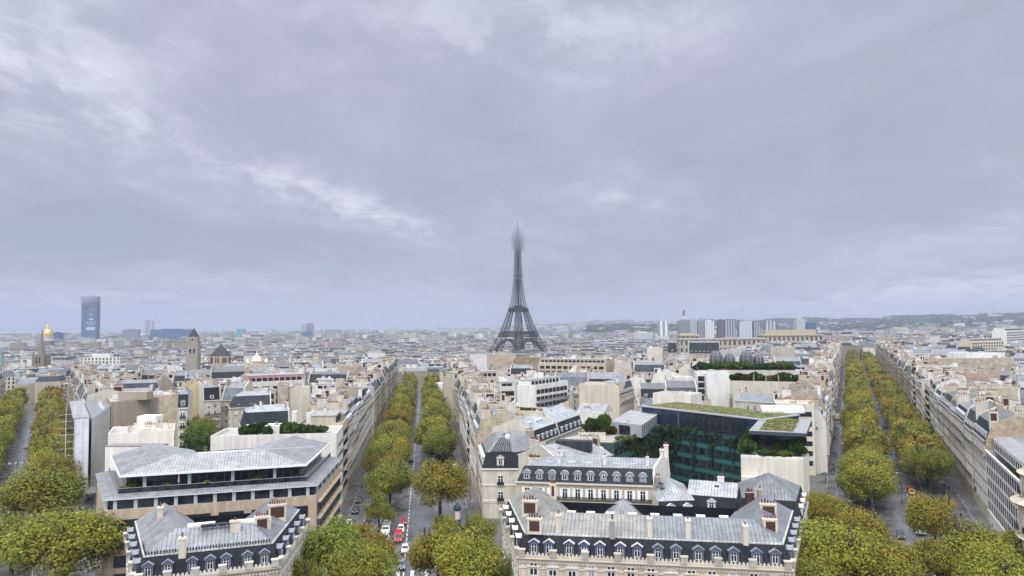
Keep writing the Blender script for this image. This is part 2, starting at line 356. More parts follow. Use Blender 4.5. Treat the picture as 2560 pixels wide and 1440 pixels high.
AV = {'centre': ((-24.1, 162.1), R(-6.82)), 'right': ((87.1, 159.4), R(24.9)), 'left': ((-139.6, 202.4), R(-32.4))}
def av(name, s, off, z=None):
    "point on an avenue: s metres out along it (y-distance 0 at the camera), off metres to the right"
    (x0, y0), a = AV[name]; ca, sa = math.cos(a), math.sin(a)
    s -= y0/ca if False else 0
    k = s-(x0*sa+y0*ca)
    x, y = x0+sa*k+ca*off, y0+ca*k-sa*off
    return (x, y) if z is None else (x, y, ground(x, y)+z)
def strip(mb, name, s0, s1, o0, o1, z, m, step=30, seg=None):
    s = s0
    while s < s1-0.1:
        e = min(s1, s+step)
        mb.face([av(name, s, o0, z), av(name, s, o1, z), av(name, e, o1, z), av(name, e, o0, z)], m)
        s = e
HW = 19.6
for name, s1 in (('centre', 640), ('right', 1060), ('left', 620)):
    mb = MB(); strip(mb, name, 60, s1, -HW, HW, 0.02, M_pave); 
    tag(mb.build('avenue_pavement'), kind='structure')
    mb = MB()
    strip(mb, name, 60, s1, -7.2, 7.2, 0.05, M_asph)
    strip(mb, name, 60, s1, -16.2, -11.6, 0.05, M_asph); strip(mb, name, 60, s1, 11.6, 16.2, 0.05, M_asph)
    tag(mb.build('avenue_road'), kind='structure')
    kb = MB()                                                  # real kerb stones along pavement and tree strips
    for o in (-16.35, -11.6, -7.35, 7.2, 11.45, 16.2):
        s = 100
        while s < s1:
            e = min(s1, s+30)
            a, b, c, d = av(name, s, o), av(name, s, o+0.15), av(name, e, o+0.15), av(name, e, o)
            z0, z1 = ground(*a), ground(*d)
            kb.face([(*a, z0+0.16), (*b, z0+0.16), (*c, z1+0.16), (*d, z1+0.16)], M_paint, (0.3, 0.3, 0.3))
            kb.face([(*b, z0), (*c, z1), (*c, z1+0.16), (*b, z0+0.16)], M_paint, (0.26, 0.26, 0.26)); kb.face([(*d, z1), (*a, z0), (*a, z0+0.16), (*d, z1+0.16)], M_paint, (0.26, 0.26, 0.26))
            s = e
    tag(kb.build('kerb'), kind='structure')
# ring street in front of the houses on the place
mb = MB(); 
for k in range(40):
    a0, a1 = R(-62+3.1*k), R(-62+3.1*(k+1))
    q = [(math.sin(a)*r+0.7, math.cos(a)*r-20, 0.035) for a, r in ((a0, 60), (a1, 60), (a1, 128), (a0, 128))]
    mb.face(q[::-1], M_asph)
tag(mb.build('ring_road'), kind='structure')
mb = MB()                                                      # rue behind the corner mansions
for k in range(20):
    a0, a1 = R(-40+3.6*k), R(-40+3.6*(k+1))
    q = [(math.sin(a)*r+0.7, math.cos(a)*r-20, 0.028) for a, r in ((a0, 171), (a1, 171), (a1, 181), (a0, 181))]
    mb.face(q[::-1], M_asph)
tag(mb.build('side_street'), kind='structure')
lm = MB()
s = 150
while s < 640:
    strip(lm, 'centre', s, s+(2.6 if s > 176 else 6), -0.12, 0.14, 0.058, M_line); s += 3.9 if s > 176 else 7
for o in (-11.75, 11.6):
    s = 180
    while s < 520: strip(lm, 'centre', s, s+1.0, o, o+0.13, 0.058, M_line); s += 2.2
for k in range(5): strip(lm, 'centre', 152.5, 156.5, -7+2.9*k-0.3, -7+2.9*k+0.45, 0.058, M_line)
for o in (-7.0, 2.6):
    s = 120
    while s < 620: strip(lm, 'right', s, s+(30 if o < 0 else 3), o, o+0.13, 0.058, M_line); s += 30 if o < 0 else 7
s = 150
while s < 500: strip(lm, 'left', s, s+3, -0.1, 0.1, 0.058, M_line); strip(lm, 'left', s, s+7, 6.7, 6.85, 0.058, M_line); s += 7
for k in range(7): strip(lm, 'left', 338, 342, -6+1.9*k, -5+1.9*k, 0.058, M_line)
for k in range(8): strip(lm, 'centre', 222+1.4*k, 222.7+1.4*k, 11.9, 16.0, 0.058, M_line)
tag(lm.build('road_markings'), kind='structure')

# ------------------------------------------------------------------ the iron lattice tower
TOWER = (14.5, 1722.0); TZ = -26.0
def build_tower():
    iron = (0.040, 0.032, 0.029)
    root = empty('lattice_tower', (TOWER[0], TOWER[1], TZ), R(45))
    tag(root, 'tall brown iron lattice tower whose tip fades into low cloud above the rooftops', 'tower')
    HT = [(0, 56.5), (20, 47.0), (40, 38.8), (57, 32.4), (80, 25.2), (100, 20.2), (115, 15.8), (135, 12.0), (160, 9.2), (190, 7.2), (220, 6.0), (250, 5.2), (276, 4.6)]
    WD = [(0, 23.0), (57, 14.0), (115, 8.6), (160, 6.4), (190, 7.2), (276, 5.0)]
    def ip(t, z):
        for (a, va), (b, vb) in zip(t, t[1:]):
            if z <= b: return va+(vb-va)*(z-a)/(b-a)
        return t[-1][1]
    def leg_quad(sx, sy, z):
        h = ip(HT, z); wd = min(ip(WD, z), h)
        return [(sx*h, sy*h, z), (sx*(h-wd), sy*h, z), (sx*(h-wd), sy*(h-wd), z), (sx*h, sy*(h-wd), z)]
    def truss(mb, q0, q1, rc, rb):
        for k in range(4):
            mb.beam(q0[k], q1[k], rc, M_metal, iron)
            k2 = (k+1) % 4
            mb.beam(q0[k], q1[k2], rb, M_metal, iron); mb.beam(q0[k2], q1[k], rb, M_metal, iron); mb.beam(q1[k], q1[k2], rb*1.2, M_metal, iron)
    lv = [0, 9, 18, 27, 36, 44, 51, 57, 63, 70, 77, 84, 91, 98, 104, 110, 115]
    for sx in (1, -1):
        for sy in (1, -1):
            mb = MB()
            for a, b in zip(lv, lv[1:]): truss(mb, leg_quad(sx, sy, a), leg_quad(sx, sy, b), 1.2, 0.6)
            mb.build('pillar', root)
    mb = MB(); z = 115.0
    while z < 272:
        dz = max(4.2, ip(HT, z)*0.62); e = min(274, z+dz)
        h0, h1 = ip(HT, z), ip(HT, e)
        if z < 186:
            for sx in (1, -1):
                for sy in (1, -1): truss(mb, leg_quad(sx, sy, z), leg_quad(sx, sy, e), 0.58, 0.28)
            for s_ in (1, -1):
                mb.beam((s_*h1, -h1, e), (s_*h1, h1, e), 0.3, M_metal, iron); mb.beam((-h1, s_*h1, e), (h1, s_*h1, e), 0.3, M_metal, iron)
        else:
            q0 = [(h0, h0, z), (-h0, h0, z), (-h0, -h0, z), (h0, -h0, z)]; q1 = [(h1, h1, e), (-h1, h1, e), (-h1, -h1, e), (h1, -h1, e)]
            truss(mb, q0, q1, 0.62, 0.3)
            for k in range(4):
                m0 = [(q0[k][i]+q0[(k+1) % 4][i])/2 for i in range(3)]; m1 = [(q1[k][i]+q1[(k+1) % 4][i])/2 for i in range(3)]
                mb.beam(m0, m1, 0.45, M_metal, iron)
        z = e
    mb.box(-1.5, -1.5, 115, 1.5, 1.5, 276, M_metal, iron)       # lift shaft
    mb.box(-6.2, -6.2, 194, 6.2, 6.2, 197, M_metal, iron)
    mb.build('upper_shaft', root)
    def deck(name, h, z0, z1, lip, extra):
        mb = MB()
        for s_ in (1, -1):
            for k in range(2):
                a = R(90*k)
                for t in range(25):                               # frieze of posts and X girders along each side
                    u0, u1 = -h+2*h*t/25, -h+2*h*(t+1)/25
                    ca, sa = math.cos(a), math.sin(a)
                    def tr(u, v, zz): return (u*ca-v*sa, u*sa+v*ca, zz)
                    mb.beam(tr(u0, s_*h, z0), tr(u0, s_*h, z1), 0.32, M_metal, iron); mb.beam(tr(u0, s_*h, z0), tr(u1, s_*h, z1), 0.22, M_metal, iron)
        for zz, hh, th in ((z0, h, 0.9), (z1, h+lip, 1.1)):
            for s_ in (1, -1):
                mb.box(-hh, s_*hh-0.6, zz, hh, s_*hh+0.6, zz+th, M_metal, iron, bottom=True); mb.box(s_*hh-0.6, -hh+0.6, zz, s_*hh+0.6, hh-0.6, zz+th, M_metal, iron, bottom=True)
        mb.box(-h+1, -h+1, z1-0.4, h-1, h-1, z1+0.3, M_metal, iron, bottom=True)
        for b in extra: mb.box(*b, M_metal, iron, bottom=True)
        mb.build(name, root)
    deck('first_platform', 32.6, 49.5, 58.5, 1.0, [(-28, -28, 59, -10, 28, 63), (10, -28, 59, 28, 28, 63), (-9.8, 12, 59, 9.8, 28, 63), (-9.8, -28, 59, 9.8, -12, 63)])
    deck('second_platform', 16.8, 108.5, 115.5, 1.8, [(-15, -15, 116, -3, 15, 120), (3, -15, 116, 15, 15, 120), (-8, -8, 120.3, 8, 8, 124)])
    mb = MB()
    mb.lathe([(5.0, 270), (8.4, 275), (8.4, 279.5), (7.0, 280), (7.0, 283), (4.5, 286), (3.2, 291), (3.0, 296), (1.2, 300)], M_metal, iron, n=8, a0=R(22.5)); mb.build('top_gallery', root)
    mb = MB(); mb.beam((0, 0, 299), (0, 0, 330), 1.1, M_metal, iron, 0.35); mb.build('antenna', root)
    for k in range(4):                                          # the great arches between the feet
        mb = MB(); a = R(90*k); ca, sa = math.cos(a), math.sin(a)
        def ar(t, rr, dz=0.0, ins=0.0):
            u = math.cos(t)*rr; zz = 6+math.sin(t)*rr*1.06+dz; v = ip(HT, max(0, min(57, zz)))-1.0-ins
            return (u*ca-v*sa, u*sa+v*ca, zz)
        n = 26
        for j in range(n):
            t0, t1 = math.pi*j/n, math.pi*(j+1)/n
            for ins in (0, 5):
                mb.beam(ar(t0, 33, 0, ins), ar(t1, 33, 0, ins), 1.0, M_metal, iron); mb.beam(ar(t0, 37, 0, ins), ar(t1, 37, 0, ins), 0.7, M_metal, iron)
                mb.beam(ar(t0, 33, 0, ins), ar(t1, 37, 0, ins), 0.45, M_metal, iron)
        mb.build('arch', root)
    for sx in (1, -1):
        for sy in (1, -1): mb = MB(); mb.box(sx*44-14, sy*44-14, -1, sx*44+14, sy*44+14, 2.5, M_stone, (0.4, 0.37, 0.32)); mb.build('masonry_base', root)
build_tower()
# ------------------------------------------------------------------ building kit
CREAM = (0.50, 0.445, 0.36); PALE = (0.55, 0.525, 0.47); WHITE = (0.70, 0.69, 0.66); TAN = (0.37, 0.325, 0.26); TAUPE = (0.30, 0.255, 0.205); GREY = (0.45, 0.45, 0.45)
ROSE = (0.52, 0.36, 0.30); SLATE = (0.021, 0.027, 0.035); ZINC = (0.265, 0.28, 0.305); ZINCL = (0.37, 0.38, 0.40); ZINCD = (0.17, 0.18, 0.195); BLUEG = (0.095, 0.112, 0.165); IRON = (0.018, 0.02, 0.022)
def jit(c, k=0.06): d = 1+random.uniform(-k, k); return tuple(min(0.85, x*d*(1+random.uniform(-k, k)*0.35)) for x in c)

def win_mesh(kind):
    mb = MB(); WF = (0.72, 0.72, 0.70)
    def fr(x0, x1, z0, z1, y=-0.09, col=WF): mb.box(x0, y, z0, x1, 0.0, z1, M_paint, col, bottom=True)
    if kind == 'office':
        mb.face([(-.5, -.03, 0), (.5, -.03, 0), (.5, -.03, 1), (-.5, -.03, 1)], M_glass)
        D_ = (0.03, 0.033, 0.036)
        for x in (-.5, .47): fr(x, x+.03, 0, 1, col=D_)
        fr(-.47, .47, .95, 1, col=D_); fr(-.47, .47, 0, .06, col=D_); fr(-.015, .015, .06, .95, -.07, D_)
    else:
        mb.face([(-.5, -.03, 0), (.5, -.03, 0), (.5, -.03, 1), (-.5, -.03, 1)], M_glass)
        if kind == 'curtain':
            for x0, x1 in ((-.42, -.12), (.14, .42)): mb.face([(x0, -.04, .05), (x1, -.04, .05), (x1, -.04, .95), (x0, -.04, .95)], M_paint, (.42, .41, .38))
        if kind == 'blind': mb.face([(-.42, -.04, .45), (.42, -.04, .45), (.42, -.04, .95), (-.42, -.04, .95)], M_paint, (.55, .54, .50))
        for x in (-.5, .42): fr(x, x+.08, 0, 1)
        fr(-.42, .42, .95, 1); fr(-.42, .42, 0, .05); fr(-.05, .05, .05, .95, -.085)
        fr(-.42, .42, .66, .69, -.075)
        if kind in ('french', 'shutter'):
            if kind == 'shutter':
                for x in (-.98, .52): fr(x, x+.46, 0, 1, -.07, (0.78, 0.78, 0.77))
        if kind == 'rail' or kind == 'french':
            mb.box(-.62, -.34, .02, .62, -.30, .36, M_metal, IRON, bottom=True); mb.box(-.62, -.38, -.05, .62, 0, .0, M_paint, (0.45, 0.42, 0.36), bottom=True)
        if kind == 'framed':
            fr(-.68, -.5, -.04, 1.06, -.12, CREAM); fr(.5, .68, -.04, 1.06, -.12, CREAM); fr(-.75, .75, 1.06, 1.16, -.22, CREAM)
    return mb.mesh('window')
WIN = {k: win_mesh(k) for k in ('casement', 'rail', 'shutter', 'office', 'framed', 'curtain', 'blind')}
def dorm_mesh(kind, col, roofc):
    "origin bottom centre on the mansard face; looks along -Y; unit about 1.5 wide and 2.1 high"
    mb = MB(); w_, h, d = 0.75, 1.65, 1.9
    mb.box(-w_, -0.25, 0, w_, d, h, M_paint, col, bottom=True)
    if kind == 'pediment':
        e = w_+0.2
        A = [(-e, -0.45, h), (e, -0.45, h), (0, -0.45, h+0.55)]; Bk = [(x, d, z) for x, _, z in A]
        mb.face(A, M_paint, col); mb.face([A[0], A[2], Bk[2], Bk[0]], M_paint, roofc); mb.face([A[2], A[1], Bk[1], Bk[2]], M_paint, roofc); mb.face([A[1], A[0], Bk[0], Bk[1]], M_paint, col)
        mb.beam((-e, -0.5, h+0.06), (0, -0.5, h+0.64), 0.09, M_paint, roofc); mb.beam((e, -0.5, h+0.06), (0, -0.5, h+0.64), 0.09, M_paint, roofc); mb.box(-e, -0.55, h-0.12, e, -0.25, h+0.02, M_paint, col, bottom=True)
        for x in (-w_-0.06, w_-0.12): mb.box(x, -0.38, 0, x+0.18, -0.25, h, M_paint, tuple(min(1, c*1.25) for c in col), bottom=True)
    elif kind == 'arch':
        n = 8; pts = [(math.cos(math.pi*k/n)*(w_+0.15), h-0.35+math.sin(math.pi*k/n)*0.85) for k in range(n+1)]
        for (x0, z0), (x1, z1) in zip(pts, pts[1:]):
            mb.face([(x0, -0.45, z0), (x0, d, z0), (x1, d, z1), (x1, -0.45, z1)], M_paint, roofc)
        mb.face([(x, -0.42, z) for x, z in pts], M_paint, col)
        for (x0, z0), (x1, z1) in zip(pts, pts[1:]): mb.beam((x0, -0.47, z0), (x1, -0.47, z1), 0.1, M_paint, roofc)
    else:
        mb.face([(-w_-.12, -.4, h+.02), (w_+.12, -.4, h+.02), (w_+.12, d, h+.22), (-w_-.12, d, h+.22)], M_paint, roofc); mb.box(-w_-.12, -.42, h-.1, w_+.12, -.3, h+.02, M_paint, roofc, bottom=True)
    return mb.mesh('dormer')
def oval_mesh():
    mb = MB(); n = 12
    def ring(rx, rz, y): return [(rx*math.cos(2*math.pi*k/n), y, 1.05+rz*math.sin(2*math.pi*k/n)) for k in range(n)]
    mb.face(ring(.3, .45, -.30), M_paint, (0.75, 0.75, 0.73)); mb.face(ring(.2, .33, -.32), M_glass); return mb.mesh('window')
OVAL = oval_mesh()
DORM = {'blue': dorm_mesh('pediment', BLUEG, (0.24, 0.26, 0.30)), 'bluew': dorm_mesh('pediment', (0.075, 0.085, 0.15), (0.62, 0.60, 0.56)), 'cream': dorm_mesh('pediment', PALE, PALE), 'arch': dorm_mesh('arch', (0.28, 0.30, 0.34), (0.40, 0.43, 0.47)),
        'zinc': dorm_mesh('box', (0.42, 0.44, 0.48), (0.42, 0.45, 0.5)), 'white': dorm_mesh('box', (0.74, 0.73, 0.70), ZINC), 'pale': dorm_mesh('pediment', (0.55, 0.56, 0.58), (0.6, 0.6, 0.6))}
def pots(mb, x0, x1, y, z, o, a, n=None, col=(0.20, 0.07, 0.045)):
    n = n or max(2, int((x1-x0)/0.5))
    for k in range(n):
        t = x0+(x1-x0)*(k+0.5)/n; ca, sa = math.cos(a), math.sin(a)
        hh = random.choice((0.45, 0.6, 0.8)); c = random.choice((col, col, (0.16, 0.07, 0.05), (0.05, 0.045, 0.045)))
        mb.lathe([(0.15, z), (0.12, z+hh), (0.001, z+hh)], M_paint, c, (o[0]+t*ca-y*sa, o[1]+t*sa+y*ca, 0), n=6)
def stack(root, x0, x1, th, z0, z1, o, a, col, mat=None, brick=False, npot=None, name='chimney', label=None):
    mb = MB()
    mb.box(x0, -th/2, z0, x1, th/2, z1, mat or M_wall, col, o, a)
    mb.box(x0-.08, -th/2-.08, z1-.28, x1+.08, th/2+.08, z1-.1, M_wall, jit((0.62, 0.58, 0.52)), o, a, True)
    if brick and x1-x0 > 0.9:
        for s_ in (-1, 1):
            y0, y1 = sorted((s_*(th/2+.004), s_*(th/2+.05)))
            mb.box(x0+.35, y0, max(z0+.5, z1-2.3), x1-.35, y1, z1-.45, M_brick, (0.2, 0.08, 0.06), o, a, True)
    pots(mb, x0+.1, x1-.1, 0, z1, o, a, npot)
    ob = mb.build(name, root)
    if label: ob['label'] = label
    return ob
def off_poly(foot, ins):
    n = len(foot); L = []
    for i in range(n):
        a, b = Vector(foot[i]), Vector(foot[(i+1) % n]); d = (b-a).normalized(); nr = Vector((-d.y, d.x))
        L.append((a+nr*ins[i], d))
    out = []
    for i in range(n):
        (p, d), (q, e) = L[i-1], L[i]
        den = d.x*e.y-d.y*e.x
        if abs(den) < 1e-4: out.append((q.x, q.y)); continue
        t = ((q.x-p.x)*e.y-(q.y-p.y)*e.x)/den; r = p+d*t; out.append((r.x, r.y))
    return out
def seen(a, b):
    mx_, my_ = (a[0]+b[0])/2, (a[1]+b[1])/2; d = (b[0]-a[0], b[1]-a[1]); return (d[1]*(-mx_)+(-d[0])*(-my_)) > -0.15*math.hypot(*d)*math.hypot(mx_, my_)
def facade(root, a, b, z0, zc, kind='casement', floors=None, bay=2.6, ww=1.15, wh=1.95, gf=4.3, fh=None, end=0.9, skip=()):
    L = math.hypot(b[0]-a[0], b[1]-a[1]); n = max(1, int((L-2*end)/bay+0.5)); ang = math.atan2(b[1]-a[1], b[0]-a[0])
    floors = floors or max(1, round((zc-z0-gf-0.4)/3.15)); fh = fh or (zc-0.5-z0-gf)/floors
    for f in range(floors):
        if f in skip: continue
        z = z0+gf+f*fh+0.25
        for k in range(n):
            t = (end+(L-2*end)*(k+0.5)/n)/L
            link('window', WIN[kind if kind != 'casement' else random.choice(('casement', 'casement', 'casement', 'curtain', 'blind'))], root, (a[0]+(b[0]-a[0])*t, a[1]+(b[1]-a[1])*t, z), ang, (ww, 1, min(wh, fh-0.7)))
    return n, fh
def facade_uv(mb, a, b, z0, zc, col, mat, win=True, bay=2.6, fh=3.15):
    L = math.hypot(b[0]-a[0], b[1]-a[1]); n = max(1, round(L/bay)); m = max(1, round((zc-z0)/fh))
    uv = [(1e-3, 0), (n, 0), (n, m), (1e-3, m)] if win else [(0, 0)]*4
    uv = [(u+3, v) for u, v in uv] if win else uv
    mb.face([(*a, z0), (*b, z0), (*b, zc), (*a, zc)], mat, col, uv)
def rowtop(root, foot, edges, zc, mh, mi, rh, roofcol, slatecol, dorm=None, dbay=3.0, hipin=3.0, roofm=None, steep=True, dscale=1.0, ridge_axis=None):
    "mansard (steep lower slope, if mh) and shallow zinc top; returns ridge height"
    n = len(foot); ins = [mi if e in 'fp' else 0.02 for e in edges]
    if mh:
        up = off_poly(foot, ins); mb = MB()
        for i in range(n):
            j = (i+1) % n
            blind = edges[i] == 'b'
            mb.face([(*foot[i], zc), (*foot[j], zc), (*up[j], zc+mh), (*up[i], zc+mh)], M_wall if blind else M_slate, PALE if blind else slatecol)
        mb.build('mansard', root)
        if dorm:
            for i in range(n):
                if edges[i] != 'f' or not seen(foot[i], foot[(i+1) % n]): continue
                a, b = foot[i], foot[(i+1) % n]; L = math.hypot(b[0]-a[0], b[1]-a[1]); k = max(1, int((L-1.6)/dbay)); ang = math.atan2(b[1]-a[1], b[0]-a[0])
                nx, ny = -math.sin(ang), math.cos(ang); dep = mi*0.14+0.12
                for q in range(k):
                    t = (0.8+(L-1.6)*(q+.5)/k)/L; zz = zc+0.45
                    lo = (a[0]+(b[0]-a[0])*t+nx*dep*1.6, a[1]+(b[1]-a[1])*t+ny*dep*1.6, zz)
                    d_ = link('dormer', DORM[dorm if dorm != 'mix' else ('arch')], root, lo, ang, (dscale,)*3)
                    if dorm == 'arch' and q >= k*0.55 and k > 6: link('window', OVAL, d_, (0, -0.16, 0)); continue
                    link('window', WIN['casement'], d_, (0, -0.25, 0.12), 0, (0.95, 1, 1.35))
    else: up = foot
    z1 = zc+mh; mb = MB(); m = roofm or M_zinc
    if rh < 0.05 or n != 4:
        if n != 4 and rh >= 0.05:
            cx, cy_ = sum(p[0] for p in up)/n, sum(p[1] for p in up)/n
            for i in range(n): mb.face([(*up[i], z1), (*up[(i+1) % n], z1), (cx, cy_, z1+rh)], m, roofcol)
        else: mb.face([(*p, z1) for p in up], m, roofcol)
    else:
        V = [Vector(p) for p in up]
        l01 = (V[1]-V[0]).length+(V[3]-V[2]).length; l12 = (V[2]-V[1]).length+(V[0]-V[3]).length
        s = 0 if (l01 >= l12 if ridge_axis is None else ridge_axis == 0) else 1
        A, B_, C_, D_ = [V[(s+k) % 4] for k in range(4)]; eA = [edges[(s+k) % 4] for k in range(4)]
        r0, r1 = (A+D_)/2, (B_+C_)/2; dr = (r1-r0); Ld = dr.length; dr = dr/Ld
        h0 = min(hipin, Ld*0.45) if eA[3] in 'fp' else 0.0; h1 = min(hipin, Ld*0.45) if eA[1] in 'fp' else 0.0
        r0, r1 = r0+dr*h0, r1-dr*h1; zt = z1+rh
        t3 = lambda v, z: (v.x, v.y, z)
        mb.face([t3(A, z1), t3(B_, z1), t3(r1, zt), t3(r0, zt)], m, roofcol); mb.face([t3(C_, z1), t3(D_, z1), t3(r0, zt), t3(r1, zt)], m, roofcol)
        mb.face([t3(B_, z1), t3(C_, z1), t3(r1, zt)], m if h1 else M_wall, roofcol if h1 else PALE); mb.face([t3(D_, z1), t3(A, z1), t3(r0, zt)], m if h0 else M_wall, roofcol if h0 else PALE)
    mb.build('roof', root)
    return z1+rh, up
def clutter_up(root, up, z, rh, near):
    if len(up) != 4: return
    a = math.atan2(up[1][1]-up[0][1], up[1][0]-up[0][0])
    for k in range(random.choice((2, 3, 4, 5)) if near else random.choice((1, 2))):
        u, v = random.uniform(.12, .88), random.uniform(.15, .85); x, y = inq(up, u, v); zz = z+rh*(1-abs(v-.5)*2)*.9; t = random.random()
        if t < .4: roof_box(root, 'skylight', x, y, zz-.15, random.uniform(.7, 1.3), random.uniform(.7, 1.1), .32, random.choice(((.05, .06, .07), (.35, .38, .42), (.5, .52, .54))), a, M_metal)
        elif t < .7:
            mb = MB(); h_ = random.uniform(.8, 1.6); mb.lathe([(.13, -.3), (.13, h_), (.24, h_+.02), (.22, h_+.14), (.001, h_+.3)], M_metal, jit(random.choice(((.3, .3, .32), (.16, .07, .05), (.1, .1, .1))), .2), (x, y, zz), n=6); mb.build('roof_vent', root)
        elif t < .9: stack(root, -random.uniform(.4, .9), random.uniform(.4, .9), .55, zz-.6, zz+random.uniform(.9, 1.7), (x, y), a+random.choice((0, 1.57)), jit(random.choice((PALE, WHITE, (.30, .26, .21)))), npot=2)
        elif near:
            mb = MB(); mb.beam((x, y, zz), (x, y, zz+2.6), .04, M_metal, (.3, .3, .3)); mb.beam((x-.6, y, zz+2.3), (x+.6, y, zz+2.3), .03, M_metal, (.3, .3, .3)); mb.beam((x-.45, y, zz+2.0), (x+.45, y, zz+2.0), .03, M_metal, (.3, .3, .3)); mb.build('aerial', root)
def house(root, foot, edges, z0, zc, col=CREAM, wallm=None, mh=3.6, mi=1.3, rh=2.0, roofcol=ZINC, slatecol=SLATE, dorm='zinc', dbay=3.0, win='casement', near=True, bay=2.6, cornice=True, balc=(1, 4), chim=2, party=None, hipin=3.0, blindcol=None, blindm=None, floors=None, ww=1.15, wh=1.95, gf=4.3, skip=(), dscale=1.0, ridge_axis=None, brick=False, ccol=None, roofm=None):
    n = len(foot); mb = MB(); wallm = wallm or (M_stone if near else M_far)
    for i in range(n):
        a, b = foot[i], foot[(i+1) % n]
        if edges[i] == 'b': mb.face([(*a, z0), (*b, z0), (*b, zc), (*a, zc)], blindm or M_wall, blindcol or PALE)
        elif near: mb.face([(*a, z0), (*b, z0), (*b, zc), (*a, zc)], wallm, col)
        else: facade_uv(mb, a, b, z0, zc, col, M_far, True, bay)
    mb.build('wall', root)
    if cornice:
        mb = MB(); pr = off_poly(foot, [-0.38 if e in 'fp' else 0.0 for e in edges])
        for i in range(n):
            j = (i+1) % n
            if edges[i] == 'b': continue
            c2 = tuple(x*1.05 for x in col)
            mb.face([(*foot[i], zc-0.62), (*foot[j], zc-0.62), (*pr[j], zc-0.3), (*pr[i], zc-0.3)], M_paint, c2)
            mb.face([(*pr[i], zc-0.3), (*pr[j], zc-0.3), (*pr[j], zc+0.02), (*pr[i], zc+0.02)], M_paint, c2); mb.face([(*pr[i], zc+0.02), (*pr[j], zc+0.02), (*foot[j], zc+0.05), (*foot[i], zc+0.05)], M_paint, ZINC)
        mb.build('cornice', root)
    for i in range(n):
        a, b = foot[i], foot[(i+1) % n]
        if edges[i] not in 'fp' or not seen(a, b): continue
        if near:
            nb, fh = facade(root, a, b, z0, zc, win, floors, bay, ww, wh, gf, skip=skip)
        else: fh = 3.15
        if balc and edges[i] == 'f':
            ang = math.atan2(b[1]-a[1], b[0]-a[0]); L = math.hypot(b[0]-a[0], b[1]-a[1])
            for f in balc:
                z = z0+gf+f*fh
                if z > zc-2.4: continue
                mb = MB(); mb.box(0.3, -0.75, z-0.14, L-0.3, -0.0, z, M_paint, tuple(x*0.8 for x in col), a, ang, True)
                mb.box(0.3, -0.74, z+0.02, L-0.3, -0.71, z+0.85, M_rail, IRON, a, ang); mb.box(0.3, -0.77, z+0.85, L-0.3, -0.69, z+0.92, M_metal, IRON, a, ang, True); mb.build('balcony', root)
    zt, up = rowtop(root, foot, edges, zc, mh, mi, rh, roofcol, slatecol, dorm if near else None, dbay, hipin, roofm, dscale=dscale, ridge_axis=ridge_axis)
    clutter_up(root, up, zc+mh, rh, near)
    if party is None: party = chim > 0
    for i in range(n):
        if edges[i] != 'b' or not party: continue
        a, b = foot[i], foot[(i+1) % n]; ang = math.atan2(b[1]-a[1], b[0]-a[0]); L = math.hypot(b[0]-a[0], b[1]-a[1])
        # the party wall follows the roof and carries the flues
        mb = MB(); c = blindcol or jit(PALE); bm = blindm or M_wall; prof = [(0.0, zc), (L, zc), (L-mi, zc+mh+0.35), (L/2, zt+0.45), (mi, zc+mh+0.35)]
        ca, sa = math.cos(ang), math.sin(ang)
        def tr(x, y, z): return (a[0]+x*ca-y*sa, a[1]+x*sa+y*ca, z)
        F_ = [tr(x, -0.03, z) for x, z in prof]; K_ = [tr(x, 0.38, z) for x, z in prof]
        mb.face(F_, bm, c); mb.face(K_[::-1], bm, c)
        for q in range(2, 5): mb.face([F_[q-1], K_[q-1], K_[q], F_[q]], bm, c)
        mb.face([F_[4], K_[4], K_[0], F_[0]], bm, c); mb.build('party_wall', root)
        if seen(a, b) and random.random() < .6:
            for q in range(random.choice((1, 2, 4, 6))):
                t = random.uniform(.12, .88); z = max(z0+5, zc-random.choice((2.6, 5.6, 8.6))); link('window', WIN['casement'], root, (a[0]+(b[0]-a[0])*t, a[1]+(b[1]-a[1])*t, z), ang, (.8, 1, 1.25))
        for k in range(chim):
            wd = random.uniform(1.4, 3.4); t = L*(k+0.5+random.uniform(-.2, .2))/chim
            if t-wd/2 < 0.5: t = wd/2+0.5
            if t+wd/2 > L-0.5: t = L-0.5-wd/2
            stack(root, t-wd/2, t+wd/2, 0.62, zc+mh*0.7, zt+random.uniform(0.7, 1.7), (a[0]-sa*0.42, a[1]+ca*0.42), ang, ccol or jit(random.choice((PALE, WHITE, TAN, CREAM))), brick=brick or random.random() < 0.3)
    return zt, up
def quad(p1, p2, z, depth, p3=None, skew=0.0):
    "footprint from the two ends of its top front edge in the photo (left, right), its height and its depth"
    a, b = Vector(P(*p1, z)), Vector(P(*p2, z)); d = (b-a).normalized(); nr = Vector((-d.y, d.x))
    if p3 is not None: off = Vector(P(*p3, z))-b
    else: off = nr*depth+d*skew
    return [tuple(a), tuple(b), tuple(b+off), tuple(a+off)]
USED = []
def new_house(label, cat='apartment building', name='apartment_building', foot=None, group=None):
    cx, cy_ = sum(p[0] for p in foot)/len(foot), sum(p[1] for p in foot)/len(foot)
    USED.append(foot); r = empty(name, (0, 0, 0)); tag(r, label, cat, group); return r
def roof_box(root, name, x, y, z, sx, sy, sz, col, a=0.0, m=None):
    mb = MB(); mb.box(-sx/2, -sy/2, z, sx/2, sy/2, z+sz, m or M_paint, col, (x, y), a); return mb.build(name, root)
def lerp(a, b, t): return (a[0]+(b[0]-a[0])*t, a[1]+(b[1]-a[1])*t)
def inq(foot, u, v):
    "point inside a quad footprint: u along its front edge, v towards its back"
    return lerp(lerp(foot[0], foot[1], u), lerp(foot[3], foot[2], u), v)
